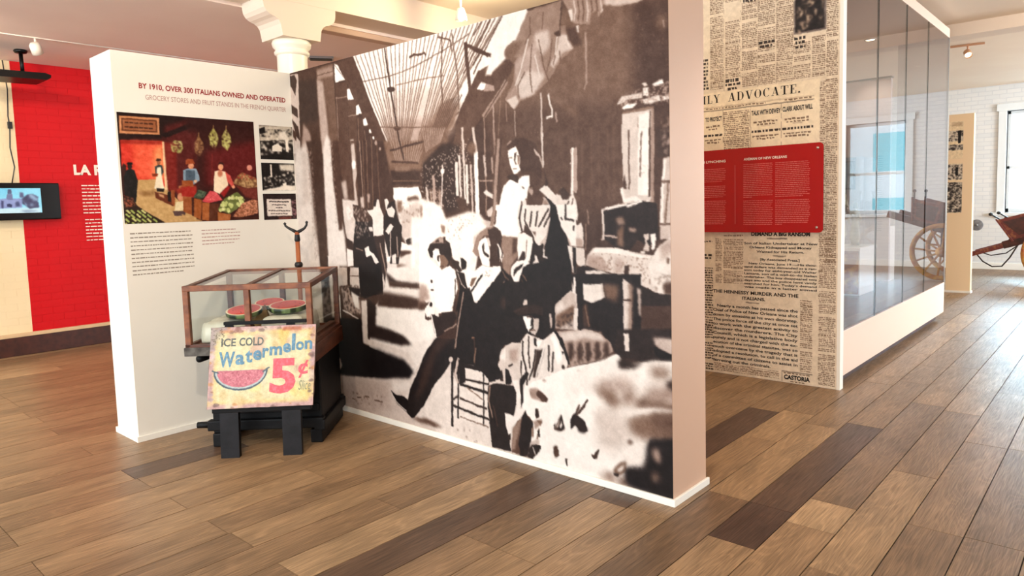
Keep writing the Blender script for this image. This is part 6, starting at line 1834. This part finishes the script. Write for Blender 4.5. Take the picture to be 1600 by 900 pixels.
for s in (-1, 1):
    y = YC + s * .40
    bar('shaft', (-2.08, y, SL(-2.08)), (-1.45, y, SL(-1.45)), .07, .075, M['cartred'], pcart, .012)
    bar('shaft_root', (-1.60, y, SL(-1.60) + .01), (.0, y, SL(0)), .085, .12, M['cartdark'], pcart, .014)
    bar('axle_bracket', (-.87, y, .48), (-.87, y, SL(-.87)), .06, .10, M['cartdark'], pcart, .01)
    out = [(-1.46, .69), (-.40, 1.03), (-.40, 1.38), (-1.69, .995)]
    sp = prism('side_panel', out, s * .46 - .016, s * .46 + .016, M['cartred'], pcart, f=lambda a, q, b: (a, YC + q, b))
    for k in range(3):
        f0, f1 = .07 + k * .31, .33 + k * .31
        q = [(out[0][0] + (out[1][0] - out[0][0]) * f, out[0][1] + (out[1][1] - out[0][1]) * f + .05) for f in (f0, f1)] + [(out[3][0] + (out[2][0] - out[3][0]) * f, out[3][1] + (out[2][1] - out[3][1]) * f - .05) for f in (f1, f0)]
        prism('painted_field', q, s * .478 - .004, s * .478 + .004, M['cartdark'], sp, f=lambda a, q_, b: (a, YC + q_, b))
    for k in range(4):
        f = k / 3; a = (out[0][0] + (out[1][0] - out[0][0]) * f, out[0][1] + (out[1][1] - out[0][1]) * f - .03); b = (out[3][0] + (out[2][0] - out[3][0]) * f, out[3][1] + (out[2][1] - out[3][1]) * f + .02)
        bar('stanchion', (a[0], YC + s * .49, a[1]), (b[0], YC + s * .49, b[1]), .03, .028, M['cartred'], pcart, .005)
    for e, q in (((-1.77, 1.09), (-1.62, .99)), ((-.42, 1.50), (-.42, 1.36))):
        h = bar('lever', (q[0], YC + s * .43, q[1]), (e[0], YC + s * .43, e[1]), .02, .02, M['iron'], pcart); lathe('knob', [(0, -.03), (.026, -.018), (.03, 0), (.026, .018), (0, .03)], M['iron'], h, (e[0], YC + s * .43, e[1]), 14)
prism('bed', [(-1.46, .66), (-.40, 1.0), (-.40, 1.03), (-1.46, .69)], -.45, .45, M['cartdark'], pcart, f=lambda a, q, b: (a, YC + q, b))
prism('front_board', [(-1.46, .69), (-1.43, .70), (-1.64, .99), (-1.68, .98)], -.45, .45, M['cartred'], pcart, f=lambda a, q, b: (a, YC + q, b))
prism('tail_board', [(-.42, 1.02), (-.39, 1.03), (-.39, 1.34), (-.42, 1.34)], -.45, .45, M['cartred'], pcart, f=lambda a, q, b: (a, YC + q, b))
y = YC - .42
tube('harness_strap', [(-1.96, y, .46), (-1.86, y - .02, .33), (-1.73, y - .03, .25), (-1.60, y - .03, .26), (-1.50, y - .02, .40), (-1.38, y, .64)], .011, M['rope'], pcart)
tube('harness_strap', [(-1.90, y, .48), (-1.75, y - .02, .43), (-1.55, y - .02, .47), (-1.35, y, .64)], .009, M['rope'], pcart)
bar('harness_hook', (-2.06, YC - .40, .44), (-2.07, YC - .40, .54), .03, .02, M['cartred'], pcart)

# ================================================================== column with bracket
cl = thing('column', 'white column with a scrolled bracket under the ceiling beam', 'column', (-5.335, 3.25, 0))
CX, CY = -5.335, 3.25
lathe('shaft', [(.135, 0), (.135, .2), (.128, .25), (.122, 2.70), (.122, 2.74)], M['colw'], cl, (CX, CY, 0), 36)
lathe('capital', [(.122, 2.735), (.140, 2.745), (.142, 2.765), (.132, 2.775), (.132, 2.785), (.152, 2.805), (.158, 2.835), (.150, 2.856), (0, 2.858)], M['colw'], cl, (CX, CY, 0), 36)
hf = [(.170, 2.856), (.178, 2.90), (.186, 2.945), (.205, 2.975), (.235, 2.992), (.270, 3.003), (.302, 3.022), (.322, 3.05), (.330, 3.09), (.332, 3.134)]
prof = [(a, b) for a, b in hf] + [(-a, b) for a, b in reversed(hf)]
prism('bracket', prof, -.165, .165, M['beam'], cl, f=lambda a, q, b: (CX + q, CY + a, b))

# ================================================================== wall screen, cable, hanging black unit, lamps, vent
tv = thing('wall_screen', 'black flat screen on the brick wall showing a pale building', 'television', (-8.84, 1.9, 1.44))
box('casing', -8.90, -8.81, 1.22, 2.452, 1.442, 1.832, M['plastic'], tv, bev=.012)
cv = Canvas(.98, .262, 500, (.73, .92, .96)); cv.draw(SCREEN, False, .7, 1.0); cv.finish(.5, .03, .01)
M['screen'] = print_mat('lit_screen', .3, emit=.85)
lay_print('picture', cv, 0, .0, .975, .258, lambda u, v: (-8.808, 1.30 + u, 1.775 - v), 300, 80, M['screen'], tv, 'lit picture of a pale building and trees')
box('mount', -8.925, -8.895, 1.6, 2.1, 1.52, 1.75, M['iron'], tv)
cb_ = thing('power_cable', 'thin dark cable hanging down the wall to the screen', 'cable', (-8.90, 2.06, 1.83))
tube('cord', [(-8.905, 2.06, 3.10), (-8.905, 2.082, 2.8), (-8.905, 2.066, 2.53), (-8.905, 2.074, 2.42), (-8.905, 2.06, 2.2), (-8.905, 2.085, 2.0), (-8.905, 2.05, 1.83)], .006, M['iron'], cb_)
box('adapter', -8.915, -8.885, 2.055, 2.095, 2.40, 2.47, M['iron'], cb_, bev=.005)
pj = thing('hanging_projector', 'flat black unit hung on a short pole from the low ceiling', 'projector', (-8.3, 2.07, 3.107))
lathe('ceiling_plate', [(0, 0), (.055, 0), (.06, -.012), (.05, -.03), (.025, -.035), (0, -.035)], M['plastic'], pj, (-8.3, 2.075, ZL), 20)
tube('pole', [(-8.3, 2.075, 3.09), (-8.3, 2.08, 2.86)], .018, M['plastic'], pj, 12)
prism('body', [(1.62, 2.865), (2.225, 2.878), (2.272, 2.862), (2.268, 2.835), (2.235, 2.812), (1.62, 2.80)], -8.48, -8.12, M['plastic'], pj, f=lambda a, q, b: (q, a, b))
box('lens', -8.13, -8.10, 1.70, 1.76, 2.815, 2.86, M['iron'], pj, bev=.01)
def track(name, label, a, b, w, hs, mat, glow):
    t = thing(name, label, 'track light', ((a[0] + b[0]) / 2, (a[1] + b[1]) / 2, a[2]), group='ceiling track lights')
    bar('rail', a, b, w, w * .8, mat, t)
    for h, tgt in hs:
        tube('stem', [(h[0], h[1], a[2]), (h[0], h[1], h[2] + .03)], .011, mat, t)
        Mq = (Vector(tgt) - Vector(h)).to_track_quat('-Z', 'Y').to_matrix().to_4x4()
        hd = lathe('lamp_head', [(0, .055), (.03, .052), (.045, .03), (.048, -.05), (.043, -.05), (.038, -.02), (0, -.02)], mat, t, h, 22, M=Mq)
        if glow: lathe('bulb', [(0, -.03), (.037, -.028), (.037, -.022), (0, -.021)], glow, hd, h, 18, M=Mq)
    return t
M['fix'] = pm('white_fixture', (226, 216, 204), .5)
M['glow'] = emit_mat('lamp_glow', (255, 226, 180), 14)
track('track_light', 'white ceiling track with a lamp above the red wall', (-7.64, -1, ZL - .004), (-7.64, 8, ZL - .004), .012, [((-7.65, 2.035, 3.01), (-8.3, 2.6, 1.8))], M['fix'], M['glow'])
track('track_light', 'short track with a tilted lamp beyond the glass case', (-1.95, 11.0, 3.385), (-1.57, 11.06, 3.385), .03, [((-1.755, 11.03, 3.28), (-1.3, 10.0, 2.2))], pm('tan_fixture', (206, 156, 120), .5), M['glow'])
pn = thing('hanging_lamp', 'small white lamp hanging from the ceiling above the mural', 'lamp', (-4.54, 4.45, 3.4))
tube('stem', [(-4.54, 4.45, 3.40), (-4.54, 4.45, 3.19)], .009, M['fix'], pn)
lathe('canopy', [(0, 0), (.05, 0), (.045, -.02), (0, -.03)], M['fix'], pn, (-4.54, 4.45, 3.40), 20)
lathe('shade', [(.012, .06), (.03, .05), (.042, .01), (.052, -.05), (.046, -.055), (.036, .0), (.012, .04)], M['fix'], pn, (-4.54, 4.45, 3.14), 24)
lathe('bulb', [(0, .03), (.022, .01), (.030, -.02), (.018, -.045), (0, -.05)], M['glow'], pn, (-4.54, 4.45, 3.14), 16)
lamp('hanging_lamp_light', 'POINT', (-4.40, 4.45, 3.10), 34, (1, .84, .52), .05)
vn = thing('ceiling_vent', 'small dark vent grille on the low ceiling behind the column', 'vent', (-6.7, 4.43, ZL))
Mv = Matrix.Translation((-6.7, 4.43, ZL)) @ Matrix.Rotation(.98, 4, 'Z')
box('frame', -.13, .13, -.06, .06, -.022, .0, M['silver'], vn, .004, Mv)
for k in range(5): box('slat', -.115, .115, -.045 + k * .02, -.033 + k * .02, -.03, -.02, M['iron'], vn, 0, Mv)

# wall lettering on the red brick
wt = thing('wall_lettering', 'cream letters and small lines of text painted on the red brick wall', 'lettering', (-8.91, 2.8, 1.2))
onW = lambda y, z: (XW + .0062, y, z)
ik = Ink(); ik.text('LA R', 2.636, 1.932, .30, .108, .045); ik.put('title_text', onW, M['cream'], wt)
ik = Ink(); ik.dashes(2.70, 3.0, 1.815, 9, .0385, .012, rp, .9, .05, (.02, .07)); ik.dashes(2.71, 3.0, 1.43, 7, .0385, .012, rp, .9, .05, (.02, .07)); ik.put('body_text', onW, M['cream'], wt, kind='stuff')

# ================================================================== watermelon cart in the corner
s45 = 2 ** -.5; C0 = Vector((-3.875, 2.013, 0)); AU = Vector((s45, s45, 0)); AW = Vector((-s45, s45, 0))
cc = C0 + AU * -.064 + AW * .10; ct = thing('vendor_cart', 'old wooden vendor cart with glazed top and black base in the corner', 'cart', tuple(cc), math.radians(42.5), local=True)
HW, DP = .383, .70; ZB, ZT0, ZT1 = .655, 1.012, 1.05
# black body
box('body', -.19, .375, .14, .66, .13, .60, M['black'], ct, bev=.01)
for nm, q in (('skid', (-.30, -.235, .10, .64, .0, .085)), ('skid', (.30, .375, .12, .68, .0, .085)), ('rail', (-.33, .39, .10, .155, .10, .165)), ('rail', (-.33, .39, .62, .67, .10, .165)), ('rail', (.33, .40, .10, .67, .085, .15)), ('post', (-.30, -.25, .12, .18, .08, .60)), ('post', (-.30, -.25, .60, .66, .08, .60)), ('cross_rail', (-.30, .36, .12, .15, .20, .25))):
    box(nm, *q, M['black'], ct, bev=.008)
tube('handle_peg', [(-.40, .13, .135), (-.30, .13, .135)], .02, M['black'], ct, 10); tube('handle_peg', [(-.33, .05, .57), (-.30, .20, .57)], .022, M['black'], ct, 10)
# deck
box('deck', -HW, HW, .0, DP, .605, .652, M['wood'], ct, bev=.005)
box('deck_end', -HW - .006, -HW + .16, -.012, .03, .60, .652, M['greywood'], ct, bev=.004)
box('deck_skirt', HW - .01, HW + .012, .0, DP, .54, .645, M['wood'], ct, bev=.004)
pw = .034
for x0, y0, nm in ((-HW, 0, 'p'), (HW - pw, 0, 'p'), (-HW, DP - pw, 'p'), (HW - pw, DP - pw, 'p'), (-.02, 0, 'p'), (-.02, DP - pw, 'p')):
    zt = ZT0 if y0 == 0 else ZT1
    box('post', x0, x0 + pw, y0, y0 + pw, .652, zt, M['woodedge'] if y0 == 0 else M['wood'], ct, bev=.004)
def railb(a, b): bar('top_rail', a, b, .036, .034, M['woodedge'], ct, .004)
railb((-HW, pw / 2, ZT0 - .005), (HW, pw / 2, ZT0 - .005)); railb((-HW, DP - pw / 2, ZT1 - .005), (HW, DP - pw / 2, ZT1 - .005))
for x in (-HW + pw / 2, HW - pw / 2, -.003): bar('top_rail', (x, pw, ZT0 - .005), (x, DP - pw, ZT1 - .005), .034, .03, M['wood'], ct, .004)
for q in ((-HW, HW, .0, .022, .652, .668), (-HW, HW, DP - .022, DP, .652, .668), (-HW, -HW + .022, 0, DP, .652, .668), (HW - .022, HW, 0, DP, .652, .668)): box('bottom_rail', *q, M['wood'], ct)
for q in ((-HW + pw, -.02, .014, .018, .668, ZT0 - .02), (.014, HW - pw, .014, .018, .668, ZT0 - .02), (-HW + .014, -HW + .018, pw, DP - pw, .668, ZT0 - .02), (HW - .018, HW - .014, pw, DP - pw, .668, ZT0 - .02), (-HW + pw, HW - pw, DP - .018, DP - .014, .668, ZT1 - .02)): box('glass_pane', *q, M['cglass'], ct)
for a, b in ((-HW + pw, -.02), (.014, HW - pw)):
    mesh('glass_pane', [(a, pw, ZT0), (b, pw, ZT0), (b, DP - pw, ZT1), (a, DP - pw, ZT1), (a, pw, ZT0 + .004), (b, pw, ZT0 + .004), (b, DP - pw, ZT1 + .004), (a, DP - pw, ZT1 + .004)], [(0, 3, 2, 1), (4, 5, 6, 7), (0, 1, 5, 4), (1, 2, 6, 5), (2, 3, 7, 6), (3, 0, 4, 7)], M['cglass'], ct)
box('side_ledge', HW - .06, HW - .02, .12, DP - .06, .668, .69, M['wood'], ct)
c42, s42 = math.cos(math.radians(42.5)), math.sin(math.radians(42.5))
def cw(a, b, z): return (cc.x + a * c42 - b * s42, cc.y + a * s42 + b * c42, z)
# ice blocks
def ice(label, a0, a1, b0, b1, z1, seed):
    t = thing('ice_block', label, 'ice block', cw((a0 + a1) / 2, (b0 + b1) / 2, .668), math.radians(42.5), group='ice blocks in the cart', local=True)
    bm = bmesh.new(); add_box(bm, -(a1 - a0) / 2, (a1 - a0) / 2, -(b1 - b0) / 2, (b1 - b0) / 2, 0, z1 - .668)
    bmesh.ops.subdivide_edges(bm, edges=bm.edges[:], cuts=9, use_grid_fill=True)
    g = random.Random(seed); hx, hy, hz = (a1 - a0) / 2, (b1 - b0) / 2, z1 - .668
    for v in bm.verts:
        x, y, z = v.co; k = max(0, z / hz); rr = max(abs(x) / hx, abs(y) / hy)
        v.co.x = x * (1 - .10 * k ** 3) + .006 * math.sin(40 * y + seed) * (1 if z > .02 else 0); v.co.y = y * (1 - .10 * k ** 3)
        if z > .01: v.co.z = z * (1 - .22 * max(0, rr - .55) * k) + .005 * math.sin(30 * x + seed) * math.cos(36 * y) + g.uniform(-.002, .002)
    bmobj('block', bm, M['ice'], t, smooth=True)
    return t
ice('cloudy ice block under the left watermelon slices', -.31, -.045, .06, .44, .80, 1)
ice('cloudy ice block under the right watermelon slice', .045, .305, .06, .46, .815, 4)
pc = thing('paper_wrap', 'crumpled brown paper between the two ice blocks', 'paper', cw(0, .20, .668), math.radians(42.5), local=True)
vs = []; fs = []; g = random.Random(9)
for i in range(7):
    for j in range(5): vs.append((-.03 + .06 * j / 4 + g.uniform(-.004, .004), -.12 + .04 * i, .02 + .10 * (1 - abs(j - 2) / 2) + g.uniform(0, .02) + .01 * i))
for i in range(6):
    for j in range(4): k = i * 5 + j; fs.append((k, k + 1, k + 6, k + 5))
o = mesh('sheet', vs, fs, M['paper'], pc, smooth=True); sm = o.modifiers.new('thick', 'SOLIDIFY'); sm.thickness = .004
def melon(label, a, b, z, r, th, tilt, tdir, half=False):
    t = thing('watermelon_slice', label, 'watermelon slice', cw(a, b, z), 0, group='watermelon slices in the cart', local=True)
    t.rotation_euler = Matrix.Rotation(tilt, 3, Vector((math.cos(tdir), math.sin(tdir), 0))).to_euler()
    lathe('rind', [(0, .0), (r * .98, .0), (r, th * .2), (r, th * .9), (r * .985, th)], M['rindg'], t, n=40)
    lathe('pale_ring', [(r * .985, th), (r * .93, th + .001), (r * .88, th + .001)], M['rindw'], t, n=40)
    lathe('flesh', [(r * .885, th + .001), (r * .6, th + .003), (0, th + .004)], M['flesh'], t, n=40)
    g = random.Random(int(a * 1000))
    for k in range(10):
        an = g.uniform(0, 6.28); rr = r * g.uniform(.35, .7); lathe('seed', [(0, -.002), (.004, 0), (0, .003)], M['seed'], t, (rr * math.cos(an), rr * math.sin(an), th + .003), 8)
vd = math.radians(42.5)
melon('watermelon slice lying on the right ice block', .17, .24, .835, .118, .030, math.radians(7), vd)
melon('watermelon slice leaning at the front of the left ice block', -.075, .15, .828, .108, .026, math.radians(11), vd)
melon('watermelon slice with dark rind behind the left one', -.01, .43, .832, .095, .030, math.radians(10), vd)

# wooden pole with a black forked hook behind the cart
pp = (-4.515, 2.712)
pk = thing('hook_pole', 'wooden pole with a black forked hook behind the cart', 'pole', (*pp, 0))
tube('pole', [(*pp, 0), (*pp, 1.305)], .016, M['polewood'], pk, 12)
lathe('collar', [(.016, 0), (.026, .004), (.03, .02), (.024, .035), (.016, .04)], M['iron'], pk, (*pp, 1.05), 14); lathe('collar', [(.016, 0), (.021, .01), (.017, .05)], M['iron'], pk, (*pp, 1.235), 14)
for s in (-1, 1):
    q = [(0, 1.30), (.03, 1.315), (.055, 1.33), (.07, 1.352), (.072, 1.372)] if s > 0 else [(0, 1.30), (.03, 1.318), (.06, 1.335), (.078, 1.35), (.082, 1.365)]
    h = tube('hook', [(pp[0] + s * a * s45, pp[1] + s * a * s45, z) for a, z in q], [.013, .011, .009, .008, .008], M['iron'], pk)
    lathe('tip', [(0, -.012), (.012, 0), (0, .012)], M['iron'], h, (pp[0] + s * q[-1][0] * s45, pp[1] + s * q[-1][0] * s45, q[-1][1]), 12)

# ================================================================== painted watermelon sign on a black stand
sg = thing('watermelon_sign', 'weathered yellow painted sign for watermelon on a black wooden stand', 'sign', tuple(C0), math.radians(45), local=True)
for a, b in ((-.236, -.128), (.127, .237)):
    lg = prism('leg', [(-.004, 0), (.034, 0), (.055, .31), (.020, .31)], a, b, M['blackleg'], sg, f=lambda p, q, r: (q, p, r))
    prism('upright', [(.026, .28), (.045, .28), (.128, .785), (.109, .785)], a + .03, b - .03, M['blackleg'], sg, f=lambda p, q, r: (q, p, r))
box('top_bar', -.205, .282, .085, .115, .783, .803, M['black'], sg, bev=.003); box('bottom_bar', -.28, .30, .016, .05, .268, .296, M['black'], sg, bev=.004)
BL, BR, TLc, TRc = Vector((-.302, .0, .299)), Vector((.316, .0, .299)), Vector((-.277, .085, .772)), Vector((.330, .085, .772))
ux_ = (BR - BL); uy_ = (TLc - BL); SWd = ux_.length; SHt = uy_.length; nn = ux_.cross(uy_).normalized()
def sgp(u, v, e=0): return tuple(BL + ux_ * (u / SWd) + uy_ * (v / SHt) + nn * e)
bm = bmesh.new(); g = random.Random(1); ring = []
for (p, q, n) in (((0, 0), (SWd, 0), 16), ((SWd, 0), (SWd, SHt), 12), ((SWd, SHt), (0, SHt), 16), ((0, SHt), (0, 0), 12)):
    for k in range(n):
        f = k / n; ring.append((p[0] + (q[0] - p[0]) * f + g.uniform(-.0025, .0025), p[1] + (q[1] - p[1]) * f + g.uniform(-.0025, .0025)))
fv = [bm.verts.new(sgp(u, v, .0)) for u, v in ring]; bv = [bm.verts.new(sgp(u, v, -.02)) for u, v in ring]; n = len(ring)
bm.faces.new(fv); bm.faces.new(bv[::-1])
for k in range(n): bm.faces.new((fv[k], bv[k], bv[(k + 1) % n], fv[(k + 1) % n]))
bmobj('board', bm, pm('sign_edge', (120, 92, 80), .7, (70, 50, 44), 20), sg)
cv = Canvas(SWd, SHt, 900, (.90, .84, .60)); X = lambda v: v * SWd; Y = lambda v: (1 - v) * SHt
rs = np.random.default_rng(5)
cv.rect(0, 0, SWd, SHt, (.80, .62, .60)); cv.rect(.028, .026, SWd - .028, SHt - .026, (.93, .80, .50), 6); cv.rect(.045, .045, SWd - .045, SHt - .045, (.90, .85, .64), 9)
for a in range(46):
    x, y = rs.random() * SWd, rs.random() * SHt; e = min(x, y, SWd - x, SHt - y); r = .008 + .03 * rs.random()
    c = [(.96, .85, .45), (.86, .82, .70), (.93, .88, .72), (.88, .70, .42), (.80, .55, .50)][a % 5]
    cv.poly([(x + r * (1 + .5 * rs.random()) * math.cos(k), y + r * math.sin(k) * (1 + .6 * rs.random())) for k in np.linspace(0, 6.0, 9)], c, 7, .5)
for a in range(60):
    k = rs.integers(0, 4); f = rs.random(); w = rs.random() * .03
    x, y = [(f * SWd, w), (f * SWd, SHt - w), (w, f * SHt), (SWd - w, f * SHt)][k]; r = .003 + .010 * rs.random()
    c = [(.62, .40, .36), (.84, .56, .30), (.50, .38, .36), (.90, .70, .72), (.72, .62, .64)][a % 5]
    cv.poly([(x + r * 1.6 * math.cos(q), y + r * math.sin(q)) for q in np.linspace(0, 6, 7)], c, 2.5, .7)
cv.poly([(0, 0), (.10, 0), (.04, .08), (0, .16)], (.62, .58, .55), 8, .7); cv.poly([(.39, .02), (.47, .02), (.44, .12), (.41, .12)], (.93, .78, .35), 6, .7); cv.poly([(.42, .01), (.53, .012), (.53, .03), (.42, .03)], (.78, .36, .20), 4, .8); cv.poly([(.05, .02), (.13, .015), (.13, .03), (.06, .035)], (.86, .55, .35), 4, .7)
for k in range(40): x, y = rs.random() * .08, rs.random() * .10; cv.rect(x, y, x + .006, y + .005, (.35, .30, .22), 1, .7)
# melon slice
cxm, top, rx, ry = .185, Y(.462), .158, .118
arc = lambda a, b: [(cxm + a * math.cos(t), top + b * math.sin(t)) for t in np.linspace(0, math.pi, 22)]
cv.poly(arc(rx, ry), (.28, .36, .42), 1); cv.poly(arc(rx - .009, ry - .010), (.72, .78, .78), 1.2); cv.poly(arc(rx - .019, ry - .020), (.86, .44, .50), 1.2); cv.line([(cxm - rx - .006, top - .004), (cxm - rx + .03, top + .012)], .008, (.3, .38, .42)); cv.line([(cxm + rx - .03, top + .012), (cxm + rx + .008, top - .012)], .009, (.3, .38, .42))
cv.speck(arc(rx - .025, ry - .026), (.74, .32, .40), .28, 4); cv.speck(arc(rx - .025, ry - .026), (.93, .60, .62), .2, 4)
cv.a = cv.a * .80 + .20 * cv.a.mean(2, keepdims=True); cv.a *= .93
cv.finish(1.2, .05, .03)
lay_print('painted_face', cv, .001, .001, SWd - .001, SHt - .001, lambda u, v: sgp(u, SHt - v, .0012), 300, 240, M['matte'], sg, 'painted yellow face with a pink melon slice')
onS = lambda u, v: sgp(u, v, .0022)
def inkm(n, c): return pm(n, c, .6, tuple(min(255, int(v * 1.18 + 14)) for v in c), 60, lo=.45, hi=.7)
ik = Ink(); ik.text('ICE', X(.105), SHt * .765, .085, .046, .024); ik.text('COLD', X(.275), SHt * .765, .142, .048, .024); ik.put('ice_cold_text', onS, inkm('sign_dark_paint', (84, 88, 84)), sg)
ik = Ink(); px = .055
for ch, w, h, dz in (('W', .088, .088, 0), ('a', .047, .082, .012), ('t', .036, .080, .022), ('e', .044, .080, .034), ('r', .032, .078, .046), ('m', .068, .074, .056), ('e', .042, .076, .070), ('l', .015, .096, .082), ('o', .042, .072, .080), ('n', .040, .072, .084)):
    ik.text(ch, px, SHt * .515 + dz * 1.05, w + .006, h, .034); px += w + .0095
ik.put('watermelon_text', onS, inkm('sign_blue_paint', (86, 126, 150)), sg)
ik = Ink(); ik.text('5', .358, SHt * .185, .152, .195, .04); ik.text('¢', .522, SHt * .395, .060, .088, .025); ik.put('price_text', onS, inkm('sign_pink_paint', (206, 84, 96)), sg)
ik = Ink(); ik.text('Slice', .528, SHt * .195, .072, .058, 0, .25); ik.put('slice_text', onS, inkm('sign_olive_paint', (120, 122, 96)), sg)
